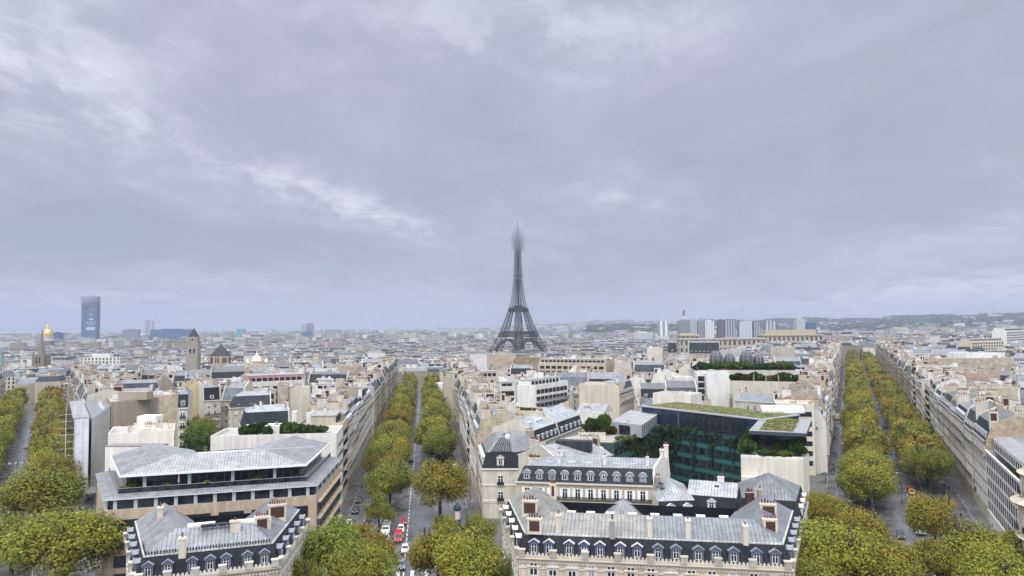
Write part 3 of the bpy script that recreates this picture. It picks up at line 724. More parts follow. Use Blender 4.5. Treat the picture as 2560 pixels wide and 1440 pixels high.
def flat_top(root, foot, zc, roofcol=(0.33, 0.33, 0.33), par=0.7, col=WHITE, th=0.3):
    inn = off_poly(foot, [th]*len(foot)); mb = MB(); n = len(foot)
    for i in range(n):
        j = (i+1) % n
        mb.face([(*foot[i], zc), (*foot[j], zc), (*foot[j], zc+par), (*foot[i], zc+par)], M_wall, col); mb.face([(*inn[j], zc), (*inn[i], zc), (*inn[i], zc+par), (*inn[j], zc+par)], M_wall, col)
        mb.face([(*foot[i], zc+par), (*foot[j], zc+par), (*inn[j], zc+par), (*inn[i], zc+par)], M_paint, tuple(x*0.9 for x in col))
    mb.build('parapet', root)
    mb = MB(); mb.face([(*p, zc+0.02) for p in inn], M_wall, roofcol); mb.build('roof', root); return inn
def clutter(root, foot, z, n, near=True):
    a = math.atan2(foot[1][1]-foot[0][1], foot[1][0]-foot[0][0])
    for k in range(n):
        x, y = inq(foot, random.uniform(.15, .85), random.uniform(.15, .85)); t = random.random()
        if t < 0.45: roof_box(root, 'air_conditioner', x, y, z, random.uniform(.8, 1.8), random.uniform(.7, 1.1), random.uniform(.7, 1.2), jit((0.6, 0.6, 0.6), .2), a)
        elif t < 0.7:
            mb = MB(); mb.lathe([(.16, 0), (.16, 1.0), (.28, 1.0), (.28, 1.15), (.001, 1.3)], M_metal, jit((0.4, 0.4, 0.42), .3), (x, y, z), n=7); mb.build('roof_vent', root)
        elif t < 0.88: roof_box(root, 'lift_housing', x, y, z, random.uniform(2, 3.6), random.uniform(1.8, 3), random.uniform(1.4, 2.4), jit(random.choice((WHITE, PALE, GREY))), a, M_wall)
        else:
            mb = MB(); mb.beam((x, y, z), (x, y, z+3.2), .05, M_metal, (.3, .3, .3))
            for q in range(4): mb.beam((x-.7, y, z+2.2+.25*q), (x+.7, y, z+2.2+.25*q), .03, M_metal, (.3, .3, .3))
            mb.build('aerial', root)
def modern(root, foot, edges, z0, zc, col=WHITE, win='office', near=True, set_back=2.2, pent=2.9, bay=2.6, ww=2.0, wh=1.5, gf=4.0, roofcol=(0.33, 0.33, 0.34), clut=4, balc=(), pcol=None, blindcol=None, blindm=None, wallm=None):
    n = len(foot); mb = MB()
    for i in range(n):
        a, b = foot[i], foot[(i+1) % n]
        if edges[i] == 'b': mb.face([(*a, z0), (*b, z0), (*b, zc), (*a, zc)], blindm or M_wall, blindcol or col)
        elif near: mb.face([(*a, z0), (*b, z0), (*b, zc), (*a, zc)], wallm or M_wall, col)
        else: facade_uv(mb, a, b, z0, zc, col, M_far, True, bay)
    mb.build('wall', root)
    for i in range(n):
        a, b = foot[i], foot[(i+1) % n]
        if edges[i] == 'f' and seen(a, b):
            fh = 3.1
            if near: _, fh = facade(root, a, b, z0, zc, win, None, bay, ww, wh, gf)
            ang = math.atan2(b[1]-a[1], b[0]-a[0]); L = math.hypot(b[0]-a[0], b[1]-a[1])
            for f in balc:
                z = z0+gf+f*fh
                if z > zc-2: continue
                mb = MB(); mb.box(.2, -1.2, z-.16, L-.2, 0, z, M_paint, col, a, ang, True); mb.box(.2, -1.2, z+.02, L-.2, -1.15, z+.95, M_metal, (.22, .23, .24), a, ang, True); mb.build('balcony', root)
    inn = flat_top(root, foot, zc, roofcol, 0.8, col); zt = zc
    if pent:
        pf = off_poly(foot, [set_back if e in 'fp' else 0.35 for e in edges])
        mb = MB(); mb.prism(pf, zc+.03, zc+pent, M_wall, pcol or jit(col), None); mb.build('penthouse', root)
        mb = MB(); mb.prism(off_poly(pf, [-.25]*n), zc+pent, zc+pent+.25, M_paint, jit((.5, .5, .5)), M_wall, roofcol); mb.build('penthouse_roof', root)
        for i in range(n):
            if edges[i] == 'f' and seen(pf[i], pf[(i+1) % n]): facade(root, pf[i], pf[(i+1) % n], zc, zc+pent+.3, 'office' if near else 'office', 1, 2.8, 2.2, 2.0, .2)
        zt = zc+pent+.25; clutter(root, pf, zt, clut)
    else: clutter(root, inn, zc+.05, clut)
    return zt
# ------------------------------------------------------------------ the buildings one can name in the photograph
def shrub_mesh(n, seed, flat=0.8, size=0.16):
    rnd = random.Random(seed); mb = MB()
    for k in range(n):
        a, zz = rnd.uniform(0, 6.283), rnd.uniform(-1, 1); r = rnd.uniform(.55, 1.0)**.6; q = math.sqrt(1-zz*zz)
        c = Vector((r*q*math.cos(a), r*q*math.sin(a), max(0.02, .55+r*zz*.55*flat+.1*math.sin(3*a))))
        u = Vector((rnd.gauss(0, 1), rnd.gauss(0, 1), rnd.gauss(0, .7))).normalized(); v = u.orthogonal().normalized(); s = size*rnd.uniform(.6, 1.4)
        mb.face([c-u*s-v*s, c+u*s-v*s, c+u*s+v*s, c-u*s+v*s], M_leaf, (0.05, 0.07, 0.015))
    return mb.mesh('foliage')
SHRUB = [shrub_mesh(420, s) for s in range(4)]
def shrub(x, y, z, r, h, label, col=(1, 1, 1), cat='shrub', group=None, name='roof_shrub'):
    o = link(name, random.choice(SHRUB), None, (x, y, z), random.uniform(0, 6), (r, r, h)); o.color = (*col, 1); return tag(o, label, cat, group)
GREENS = [(0.75, 0.95, 0.7), (1.2, 1.35, 0.9), (1.3, 1.15, 0.7), (0.55, 0.75, 0.6), (1.9, 1.0, 0.6)]


def u_house(r, FL, FR, BR, BL, zc, fb, wl, wr, rhs, cols, col, bay):
    "three wings round a court: outer walls, slate mansard, zinc slopes meeting in hips and valleys"
    dF = (FR-FL).normalized(); foot = [tuple(v) for v in (FL, FR, BR, BL)]
    mb = MB(); mb.prism(foot, -.5, zc, M_stone, col); mb.build('wall', r)
    mb = MB(); pr = off_poly(foot, [-.4]*4); c2 = tuple(x*1.05 for x in col)
    for i in range(4):
        j = (i+1) % 4
        mb.face([(*foot[i], zc-.62), (*foot[j], zc-.62), (*pr[j], zc-.3), (*pr[i], zc-.3)], M_paint, c2); mb.face([(*pr[i], zc-.3), (*pr[j], zc-.3), (*pr[j], zc+.02), (*pr[i], zc+.02)], M_paint, c2); mb.face([(*pr[i], zc+.02), (*pr[j], zc+.02), (*foot[j], zc+.03), (*foot[i], zc+.03)], M_paint, c2)
    mb.build('cornice', r)
    up = off_poly(foot, [1.25]*4); z1 = zc+3.4; mb = MB(); mb.loft([(*p, zc) for p in foot], [(*p, z1) for p in up], M_slate, SLATE); mb.build('mansard', r)
    A, B, C, D = [Vector(p) for p in up]; lu, ru = (D-A).normalized(), (C-B).normalized()
    rA, rB = A+dF*wl*.5+lu*fb*.56, B-dF*wr*.5+ru*fb*.56; rD, rC = D+dF*wl*.5, C-dF*wr*.5
    iA, iB = A+dF*wl+lu*fb, B-dF*wr+ru*fb; iD, iC = D+dF*wl, C-dF*wr
    t = lambda v, z: (v.x, v.y, z); zf, zw = z1+rhs[0], z1+rhs[1]; zi = z1-.6
    mA, mR = A+(B-A)*.49, rA+(rB-rA)*.47; c1 = cols[4] if len(cols) > 4 else cols[0]
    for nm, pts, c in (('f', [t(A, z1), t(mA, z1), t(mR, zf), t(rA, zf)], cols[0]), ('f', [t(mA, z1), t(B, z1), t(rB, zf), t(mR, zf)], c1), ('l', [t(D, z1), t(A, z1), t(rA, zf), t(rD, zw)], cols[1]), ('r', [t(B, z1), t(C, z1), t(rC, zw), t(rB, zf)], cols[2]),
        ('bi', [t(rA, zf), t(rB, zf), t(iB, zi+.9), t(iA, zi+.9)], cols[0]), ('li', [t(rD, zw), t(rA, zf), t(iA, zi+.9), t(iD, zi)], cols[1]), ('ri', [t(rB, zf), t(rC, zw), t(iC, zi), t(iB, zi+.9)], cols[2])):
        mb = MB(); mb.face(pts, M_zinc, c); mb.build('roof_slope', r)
    mb = MB(); mb.face([t(D, z1), t(rD, zw), t(iD, zi)], M_wall, PALE); mb.face([t(C, z1), t(iC, zi), t(rC, zw)], M_wall, PALE)
    for p, q, za, zb_ in ((iA, iB, zi+.9, zi+.9), (iD, iA, zi, zi+.9), (iB, iC, zi+.9, zi)): mb.face([t(p, 5), t(q, 5), t(q, zb_), t(p, za)], M_wall, col)
    mb.build('court_wall', r)
    mb = MB()
    for p, q in ((A, B), (D, A), (B, C)): an = math.atan2((q-p).y, (q-p).x); mb.box(-.05, -.12, z1-.14, (q-p).length+.05, .12, z1+.07, M_zinc, (.6, .6, .58), tuple(p), an, True)
    mb.build('eaves_band', r)
    for i in (0, 1, 3):
        if seen(foot[i], foot[(i+1) % 4]): facade(r, foot[i], foot[(i+1) % 4], -.5, zc, 'casement', 3, bay, 1.35, 2.7, 4.6)
    cq = [tuple(v) for v in (iA+dF*.05+lu*.05, iB-dF*.05+ru*.05, iC-dF*.05, iD+dF*.05)]; mb = MB(); mb.face([(*p, zc-2.5) for p in cq], M_zinc, cols[3]); mb.build('court_roof', r)
    return [tuple(A), tuple(B), tuple(iB), tuple(iA)]
# ---- corner mansion at the bottom right (three wings round a court)
def mansion_wing(r, foot, edges, z0, zc, **k):
    return house(r, foot, edges, z0, zc, CREAM, M_stone, mh=3.4, mi=1.25, rh=2.7, dbay=3.1, bay=3.1, ww=1.35, wh=2.6, gf=4.6, balc=(), chim=0, **k)
def balustrade(r, a, b, z, col, n):
    L = math.hypot(b[0]-a[0], b[1]-a[1]); ang = math.atan2(b[1]-a[1], b[0]-a[0]); mb = MB()
    mb.box(0, -.42, z, L, -.2, z+.28, M_wall, col, a, ang); k = int(L/0.62)
    for q in range(k):
        x = (q+.5)*L/k; mb.box(x-.22, -.36, z+.28, x+.22, -.26, z+.58, M_wall, col, a, ang); mb.box(x-.12, -.36, z+.58, x+.12, -.26, z+.72, M_wall, col, a, ang)
    mb.build('balustrade', r)
    for q in range(n+1):
        mb = MB(); x = q*(L-1.1)/n; mb.box(x, -.55, z, x+1.1, .1, z+1.05, M_stone, tuple(c*.8 for c in col), a, ang); mb.box(x-.08, -.62, z+1.05, x+1.18, .16, z+1.25, M_wall, col, a, ang, True); mb.build('balustrade_pier', r)
    mb = MB(); k = int(L/.5)                                    # dentils and frieze below the cornice
    for q in range(k): mb.box((q+.1)*L/k, -.3, z-1.02, (q+.6)*L/k, -.005, z-.75, M_paint, tuple(c*.9 for c in col), a, ang, True)
    mb.box(0, -.14, z-1.95, L, -.004, z-1.8, M_paint, col, a, ang, True); mb.build('frieze', r)
def surrounds(r, a, b, zs, bay, end=.9):
    L = math.hypot(b[0]-a[0], b[1]-a[1]); n = max(1, int((L-2*end)/bay+.5)); ang = math.atan2(b[1]-a[1], b[0]-a[0]); mb = MB()
    for z in zs:
        for k in range(n):
            x = end+(L-2*end)*(k+.5)/n
            for dx in (-1.0, .78): mb.box(x+dx, -.13, z, x+dx+.22, -.002, z+3.0, M_paint, (.57, .51, .42), a, ang, True)
            mb.box(x-1.1, -.3, z+3.0, x+1.1, -.002, z+3.2, M_paint, (.6, .54, .45), a, ang, True)
    mb.build('window_surround', r)
r = None
FL, FR, BR, BL = Vector(P(1313, 1333, 16.5)), Vector(P(1957, 1360, 16.5)), Vector(P(1982, 1277, 16.5)), Vector(P(1272, 1249, 16.5))
foot = off_poly([tuple(FL), tuple(FR), tuple(BR), tuple(BL)], [-1.25]*4); FL, FR, BR, BL = [Vector(p) for p in foot]
r = new_house('cream stone mansion with a long weathered zinc roof and fourteen front dormers over a balustrade', 'mansion', 'corner_mansion', [tuple(v) for v in (FL, FR, BR, BL)])
dF = (FR-FL).normalized(); nF = Vector((-dF.y, dF.x))
fb = 9.5
L2, R2 = FL+(BL-FL).normalized()*fb*1.03, FR+(BR-FR).normalized()*fb*1.13
zc0 = 13.1
ff = [tuple(FL), tuple(FR), tuple(R2), tuple(L2)]
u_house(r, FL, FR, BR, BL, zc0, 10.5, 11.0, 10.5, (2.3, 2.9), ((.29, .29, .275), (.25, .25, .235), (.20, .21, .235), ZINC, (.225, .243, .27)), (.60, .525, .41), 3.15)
angF = math.atan2(dF.y, dF.x)
for k, px_ in enumerate((1333, 1372, 1425, 1464, 1505, 1557, 1600, 1652, 1697, 1752, 1794, 1838, 1893, 1937)):
    t = (px_-1313)/644.0; pt = FL+(FR-FL)*(0.03+t*0.945)+nF*0.45
    d_ = link('dormer', DORM['bluew' if k < 7 else 'blue'], r, (pt.x, pt.y, zc0+.55), angF, (.98, 1, 1.04)); link('window', WIN['casement'], d_, (0, -.25, .1), 0, (.95, 1, 1.4))
for (a, b, n) in ((L2*0+BL, FL, 5), (FR, BR, 5)):
    ang = math.atan2((b-a).y, (b-a).x); nv = Vector((-math.sin(ang), math.cos(ang)))
    for k in range(n):
        pt = a+(b-a)*((k+.7)/(n+.4))+nv*.45; d_ = link('dormer', DORM['bluew' if a is not FR else 'blue'], r, (pt.x, pt.y, zc0+.55), ang); link('window', WIN['casement'], d_, (0, -.25, .1), 0, (.95, 1, 1.4))
balustrade(r, tuple(FL), tuple(FR), zc0+.03, (.55, .51, .44), 8); balustrade(r, tuple(FR), tuple(BR), zc0+.032, (.5, .47, .4), 4); balustrade(r, tuple(BL), tuple(FL), zc0+.034, (.5, .47, .4), 4)
surrounds(r, tuple(FL), tuple(FR), (4.2, 8.45), 3.15)
def pt3(px_, py_, z): x, y = P(px_, py_, z); return x, y, z
for (px_, py_, w_, hh, lab) in ((1325, 1262, 2.8, 20.5, 'chimney with brick panel and black cowls'), (1337, 1300, 2.4, 20.0, 'white edged chimney with red brick panel'), (1383, 1232, 1.2, 21.4, None), (1920, 1268, 2.7, 20.3, None), (1925, 1300, 2.2, 19.9, None)):
    x, y, _ = pt3(px_, py_, 19.0); stack(r, -w_/2, w_/2, 1.0, 16.8, hh-.6, (x, y), angF-.02, (.66, .6, .5), brick=True, npot=5, label=lab)
for px_, py_ in ((1397, 1317), (1531, 1330), (1625, 1325), (1720, 1330), (1864, 1345)):
    x, y, _ = pt3(px_, py_, 17.6); stack(r, -.4, .4, 1.3, 16.6, 19.7, (x, y), angF, (.6, .56, .48) if px_ != 1531 else (.33, .31, .28), npot=1)
x, y = inq(ff, .3, .8); 
for u in (.22, .29, .36, .44, .52, .6, .68, .76):
    x, y = inq(ff, u, .9); roof_box(r, 'skylight', x, y, 18.2, 1.5, 1.0, .35, (.72, .73, .74), angF)
x, y = P(1563, 1283, 15); mb = MB(); mb.lathe([(4.2, 14.2), (2.2, 16.2), (.01, 17.2)], M_zinc, ZINC, (x, y+2, 0), n=8); mb.build('skylight_dome', r)
ac = roof_box(None, 'air_conditioner', *lerp(tuple(FL), tuple(FR), .255), 13.7, .95, .45, .85, (.75, .75, .75), angF); tag(ac, 'white air conditioner behind the balustrade of the bottom right mansion', 'air conditioner')

# ---- corner mansion at the bottom left
A_, B_, C_ = Vector(P(360, 1391, 16.5)), Vector(P(681, 1357, 16.5)), Vector(P(748, 1274, 16.5)); D_ = Vector(P(338, 1303, 16.5))
foot = off_poly([tuple(v) for v in (A_, B_, C_, D_)], [-1.25]*4); A_, B_, C_, D_ = [Vector(p) for p in foot]
r = new_house('stone mansion with iron roof cresting and slate dormers, in front of the beige office', 'mansion', 'corner_mansion', foot)
dF = (B_-A_).normalized(); angL = math.atan2(dF.y, dF.x)
L2, R2 = A_+(D_-A_).normalized()*9.2, B_+(C_-B_).normalized()*9.6
ff = [tuple(A_), tuple(B_), tuple(R2), tuple(L2)]
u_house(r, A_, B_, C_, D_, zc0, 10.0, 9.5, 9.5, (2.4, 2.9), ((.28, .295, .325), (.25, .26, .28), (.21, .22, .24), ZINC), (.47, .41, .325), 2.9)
for px_ in (372, 419, 478, 522, 562, 616, 660):
    t = (px_-350)/340.0; nF = Vector((-dF.y, dF.x)); pt = A_+(B_-A_)*(.02+t*.96)+nF*.45
    d_ = link('dormer', DORM['blue'], r, (pt.x, pt.y, zc0+.55), angL, (.9, 1, 1.02)); link('window', WIN['casement'], d_, (0, -.25, .1), 0, (.95, 1, 1.4))
for a, b in ((B_, C_), (D_, A_)):
    ang = math.atan2((b-a).y, (b-a).x); nv = Vector((-math.sin(ang), math.cos(ang)))
    for k in range(5):
        pt = a+(b-a)*((k+.6)/5.2)+nv*.45; d_ = link('dormer', DORM['blue'], r, (pt.x, pt.y, zc0+.55), ang); link('window', WIN['casement'], d_, (0, -.25, .1), 0, (.95, 1, 1.4))
balustrade(r, tuple(A_), tuple(B_), zc0+.03, (.62, .6, .55), 5); balustrade(r, tuple(B_), tuple(C_), zc0+.032, (.62, .6, .55), 4); balustrade(r, tuple(D_), tuple(A_), zc0+.034, (.55, .53, .48), 4)
surrounds(r, tuple(A_), tuple(B_), (4.2, 8.45), 2.9)
up = off_poly(ff, [1.4]*4); mb = MB()
for a, b in ((up[0], up[1]), (up[3], up[0])):
    L = math.hypot(b[0]-a[0], b[1]-a[1]); ang = math.atan2(b[1]-a[1], b[0]-a[0]); k = int(L/.42)
    for q in range(k): mb.box(q*.42, 0, 16.55, q*.42+.16, .06, 17.15, M_metal, IRON, a, ang); mb.box(q*.42-.08, 0.001, 16.82, q*.42+.26, .055, 16.95, M_metal, IRON, a, ang)
    mb.box(0, -.03, 16.5, L, -.002, 16.62, M_metal, IRON, a, ang)
mb.build('iron_cresting', r)
for (px_, py_, w_, z1, br, n) in ((693, 1285, 3.0, 20.0, True, 7), (655, 1312, 2.3, 19.7, True, 5), (456, 1368, 1.0, 19.7, False, 1), (401, 1297, .9, 20.3, False, 1), (588, 1325, 1.6, 19.8, False, 1)):
    x, y, _ = pt3(px_, py_, 18.2); stack(r, -w_/2, w_/2, 1.0 if w_ > 1.2 else 1.3, 16.7, z1, (x, y), angL+.02, (.6, .55, .46), brick=br, npot=n)
for u, v in ((.45, .62), (.5, .62), (.56, .62), (.62, .62)):
    x, y = inq(ff, u, v); roof_box(r, 'skylight', x, y, 19.0, 1.3, .9, .35, (.3, .32, .34), angL, M_glass)
x, y = inq(ff, .42, .82); roof_box(r, 'roof_housing', x, y, 17.2, 4.2, 2.0, 1.9, (.68, .66, .6), angL, M_wall); x, y = inq(ff, .75, .8); roof_box(r, 'roof_housing', x, y, 17.4, 6, 2.2, 1.6, (.68, .66, .6), angL, M_wall)
# ---- the glass topped office behind it
zb = 15.0
a, b, c = Vector(P(262, 1277, zb)), Vector(P(791, 1238, zb)), Vector(P(851, 1166, zb)); d = a+Vector((math.sin(AV['left'][1]), math.cos(AV['left'][1])))*31
foot = [tuple(a), tuple(b), tuple(c), tuple(d)]
r = new_house('wide beige office with dark glass bands, a roof terrace and grey metal roof', 'office building', 'office_building', foot)
mb = MB(); mb.prism(foot, -.5, zb, M_panel, (.52, .42, .325), M_paint, (.4, .4, .4)); mb.build('wall', r)
dF = (b-a).normalized(); angB = math.atan2(dF.y, dF.x); nF = Vector((-dF.y, dF.x))
Lf = (b-a).length; dR = (c-b).normalized(); angR = math.atan2(dR.y, dR.x); Lr = (c-b).length
for f in range(4):                                              # strip windows: front and avenue side
    z = zb-4.35-f*3.55
    for k in range(6):
        x = 1.2+(Lf-2)*k/6; pt = a+dF*(x+(Lf-2)/12-.2); link('window', WIN['office'], r, (pt.x, pt.y, z), angB, ((Lf-2)/6-1.5, 1.4, 2.3))
    for k in range(7):
        x = .9+(Lr-1.5)*k/7; pt = b+dR*(x+(Lr-1.5)/14); link('window', WIN['office'], r, (pt.x, pt.y, z-.1), angR, ((Lr-1.5)/7-.55, 1.2, 2.6))
        if f < 4: 
            mb = MB(); mb.box(x+.1, -.75, z+2.55, x+(Lr-1.5)/7-.15, -.09, z+2.9, M_panel, (.62, .53, .43), tuple(b), angR, True); mb.build('sunshade', r)
def ringq(ins): return off_poly(foot, ins)
g1 = ringq([.5, .5, .1, .5]); mb = MB(); mb.prism(g1, zb, zb+2.05, M_glass); mb.build('glass_storey', r)
for k in range(11): mb = MB(); pt = a+dF*(1.8+(Lf-3.6)*k/10)+nF*.3; mb.box(-.35, -.16, zb, .35, .15, zb+2.03, M_paint, (.42, .46, .47), tuple(pt), angB); mb.build('column', r)
for k in range(6): mb = MB(); pt = b+dR*(2+(Lr-4)*k/5); mb.box(-.3, .1, zb, .3, .4, zb+2.03, M_paint, (.42, .46, .47), tuple(pt), angR); mb.build('column', r)
e0, e1 = ringq([-.35, -.35, .1, -.35]), ringq([2.2, 2.4, .1, 2.4])
mb = MB(); mb.loft([(*p, zb+2.25) for p in e0], [(*p, zb+2.75) for p in e1], M_zinc, (.27, .28, .30)); mb.prism(e0, zb+2.0, zb+2.25, M_paint, (.55, .57, .6)); mb.face([(*p, zb+2.0) for p in e0][::-1], M_paint, (.4, .4, .4)); mb.face([(*p, zb+2.7) for p in e1], M_paint, (.32, .32, .31)); mb.build('lower_roof', r)
mb = MB()
for k in (0, 1, 3):
    p, q = e1[k], e1[(k+1) % 4]; mb.face([(*p, zb+2.7), (*q, zb+2.7), (*q, zb+3.75), (*p, zb+3.75)], M_glass)
    an = math.atan2(q[1]-p[1], q[0]-p[0]); L = math.hypot(q[0]-p[0], q[1]-p[1]); mb.box(0, -.05, zb+3.75, L, .05, zb+3.82, M_metal, (.35, .37, .39), p, an)
mb.build('glass_balustrade', r)
g2 = ringq([5.2, 4.6, .3, 4.2]); zt = zb+2.72
mb = MB(); mb.prism(g2, zt, zt+3.3, M_glass); mb.build('glass_penthouse', r)
mb = MB(); n_ = 20
for k in range(n_+1):
    p = lerp(g2[0], g2[1], k/n_); mb.box(-.07, -.1, zt, .07, -.005, zt+3.2, M_metal, (.05, .055, .06), p, angB)
    if k % 5 == 2: mb.box(-.32, -.9, zt, .32, -.4, zt+3.25, M_paint, (.42, .46, .47), p, angB)
mb.build('glazing_bar', r)
def roof_patch(mb, pts, col=(.27, .28, .30)): mb.face(pts, M_zinc, col)
v0, v1, v2, v3 = [Vector(p) for p in ringq([3.0, 2.7, .1, 2.7])]; ze = zt+3.45; zr = ze+2.4
wA = (v2-v1).normalized(); inr = 8.4
pa, pb = v0+dF*9.0+nF*inr, v1-dF*9.0+nF*inr                     # front valley points
dK = (v2-v3).normalized(); ra, rb = v3+dK*9.0, v2-dK*9.0
t3 = lambda v, z: (v.x, v.y, z)
mb = MB()
roof_patch(mb, [t3(v0, ze), t3(v1, ze), t3(pb, zr), t3(pa, zr)], (.36, .37, .39))
roof_patch(mb, [t3(v3, ze), t3(v0, ze), t3(pa, zr), t3(ra, zr+.1)]); roof_patch(mb, [t3(v1, ze), t3(v2, ze), t3(rb, zr+.1), t3(pb, zr)])
ia, ib = ra+dK*9.0, rb-dK*9.0
roof_patch(mb, [t3(ra, zr+.1), t3(pa, zr), t3(pa+dF*7.5, ze+.4), t3(ia, ze+.3)], (.33, .35, .38)); roof_patch(mb, [t3(pb, zr), t3(rb, zr+.1), t3(ib, ze+.3), t3(pb-dF*7.5, ze+.4)], (.33, .35, .38))
roof_patch(mb, [t3(pa, zr), t3(pb, zr), t3(pb-dF*7.5+nF*2, ze+.38), t3(pa+dF*7.5+nF*2, ze+.38)], (.35, .35, .36))
mb.build('roof', r)
mb = MB()                                                       # white fascia round the eaves
for p, q in ((v0, v1), (v1, v2), (v3, v0)):
    an = math.atan2((q-p).y, (q-p).x); mb.box(-.12, -.14, ze-.32, (q-p).length+.12, .08, ze+.1, M_paint, (.70, .72, .74), tuple(p), an, True)
mb.face([t3(v, ze-.30) for v in (v3, v2, v1, v0)], M_paint, (.45, .46, .47)); mb.build('fascia', r)
cw = [tuple(pa+dF*7.5+nF*2), tuple(pb-dF*7.5+nF*2), tuple(ib), tuple(ia)]
for k in range(9):
    x, y = inq(cw, .05+.11*k, random.uniform(.03, .25)); roof_box(r, 'air_conditioner' if k % 2 else 'skylight', x, y, ze+.3, random.uniform(1.2, 2.6), 1.2, random.uniform(.9, 1.6), jit((.62, .63, .64), .15), angB)
mb = MB(); mb.beam(t3(pa+dF*16, zr+.1), t3(pa+dF*30, zr+.1), .06, M_metal, (.6, .6, .6)); 
for k in range(8): mb.beam(t3(pa+dF*(16+2*k), zr-.05), t3(pa+dF*(16+2*k), zr+.1), .05, M_metal, (.6, .6, .6))
mb.build('handrail', r)
for k, tt in enumerate((.03, .24, .45, .72, .965)):
    x, y = lerp(e1[0], e1[1], tt); x += nF.x*.75; y += nF.y*.75; pl = empty('planter_box', (x, y, zb+2.72), angB); tag(pl, ('square grey planter with yellow flowers at the left end of the office terrace', 'grey planter pair left of the middle of the glass balustrade', 'grey planter pair in the middle of the office terrace balustrade', 'grey planter with yellow bush right of the terrace middle', 'grey planter with shrub at the right end of the office terrace')[k], 'planter', 'planters on the office terrace')
    mb = MB(); mb.box(-.9, -.4, 0, .9, .4, .95, M_paint, (.23, .26, .26)); mb.build('box', pl); sh = link('plant', SHRUB[k % 4], pl, (0, 0, .8), k, (.9, .5, .55)); sh.color = (2.0, 1.7, .9, 1)
sx_, sy_ = lerp(e1[0], e1[1], .06); shrub(sx_+nF.x*2.0, sy_+nF.y*2.0, zb+2.7, 1.1, 2.0, 'dark leafy bush under the roof at the left end of the office terrace', GREENS[3])
for px_, py_, lb in ((528, 1090, 'left'), (0, 0, '')):
    pass
ub = lerp(e1[0], e1[1], .3); pr = empty('parasol', (ub[0]+nF.x*1.6, ub[1]+nF.y*1.6, zb+2.72)); tag(pr, 'tall closed pale parasol standing at the left of the office terrace', 'parasol')
mb = MB(); mb.beam((0, 0, 0), (0, 0, 3.0), .05, M_paint, (.5, .42, .33)); mb.build('pole', pr); mb = MB(); mb.lathe([(.05, 3.3), (.16, 2.8), (.2, 1.4), (.1, 1.2)], M_paint, (.6, .5, .42), n=8); mb.build('canopy', pr); mb = MB(); mb.lathe([(.5, 0), (.5, .12), (.001, .14)], M_paint, (.35, .2, .15), n=10); mb.build('base', pr)

# ---- white house with shutters and a slate mansard
zc = 17.0
foot = quad((1292, 1203), (1634, 1214), zc, 12); _o = Vector((36.2, 169.0))-Vector(foot[1]); foot = [foot[0], foot[1], (36.2, 169.0), tuple(Vector(foot[0])+_o)]
r = new_house('cream apartment house with white shutters, arched zinc dormers and a tall white gable', foot=foot)
house(r, foot, 'fbpp', -.5, zc, (.56, .50, .405), M_stone, mh=3.3, mi=1.15, rh=1.3, roofcol=(.31, .33, .355), slatecol=(.036, .043, .058), dorm='arch', dbay=2.75, bay=2.75, win='shutter', ww=1.15, wh=2.35, gf=3.9, floors=4, balc=(2, 3), chim=0, party=True, blindcol=(.68, .66, .61), hipin=6)
x, y = inq(foot, .985, .62); an = math.atan2(foot[1][1]-foot[0][1], foot[1][0]-foot[0][0])
stack(r, -.4, .4, 1.4, 20, 23.4, (x, y), an, (.6, .54, .48), npot=1); x, y = inq(foot, .985, .9); stack(r, -.5, .5, 1.6, 20, 23.8, (x, y), an, WHITE, npot=2)
for u in (.28, .62, .93): x, y = inq(foot, u, .22); stack(r, -.3, .3, .9, 19.5, 22.6, (x, y), an, WHITE, npot=1)
for u in (.2, .36, .49, .7, .82): x, y = inq(foot, u, .27); roof_box(r, 'skylight', x, y, 20.55, 1.5, 1.0, .35, (.40, .50, .56), an)
# its rear wing with stepped white flue walls
foot = quad((1405, 1141), (1530, 1120), 20.5, 16)
r = new_house('low zinc roofed rear house with a dark slate skylight block behind the shuttered house', foot=foot)
house(r, foot, 'pbpb', 0, 19.0, PALE, near=True, mh=0, rh=3.0, roofcol=ZINCL, chim=1, win='casement')
x, y = inq(foot, .55, .35); roof_box(r, 'slate_block', x, y, 20.2, 9, 3, 2.4, (.05, .055, .065), an, M_slate)
for k, (px_, py_, wpx) in enumerate(((1336, 1149, 30), (1372, 1131, 37), (1420, 1107, 33), (1466, 1096, 34), (1480, 1086, 66))):
    x, y = P(px_, py_+14, 18.5+k*.3); wd = wpx/1806*y
    t = empty('flue_wall', (x, y, 0)); tag(t, ('lowest white flue wall with chimney pots beside the skylight pavilion', 'second white flue wall stepping up behind the shuttered house', 'third white flue wall in the stepped row behind the shuttered house', 'white flue wall next to the slate skylight block', 'long white flue wall below the roof garden of the ivy office')[k], 'chimney wall', 'stepped white flue walls')
    stack(t, -wd/2, wd/2, .7, 0, 20.3+k*.35, (0, 0), 0, (.68, .66, .62), npot=9, name='stack')

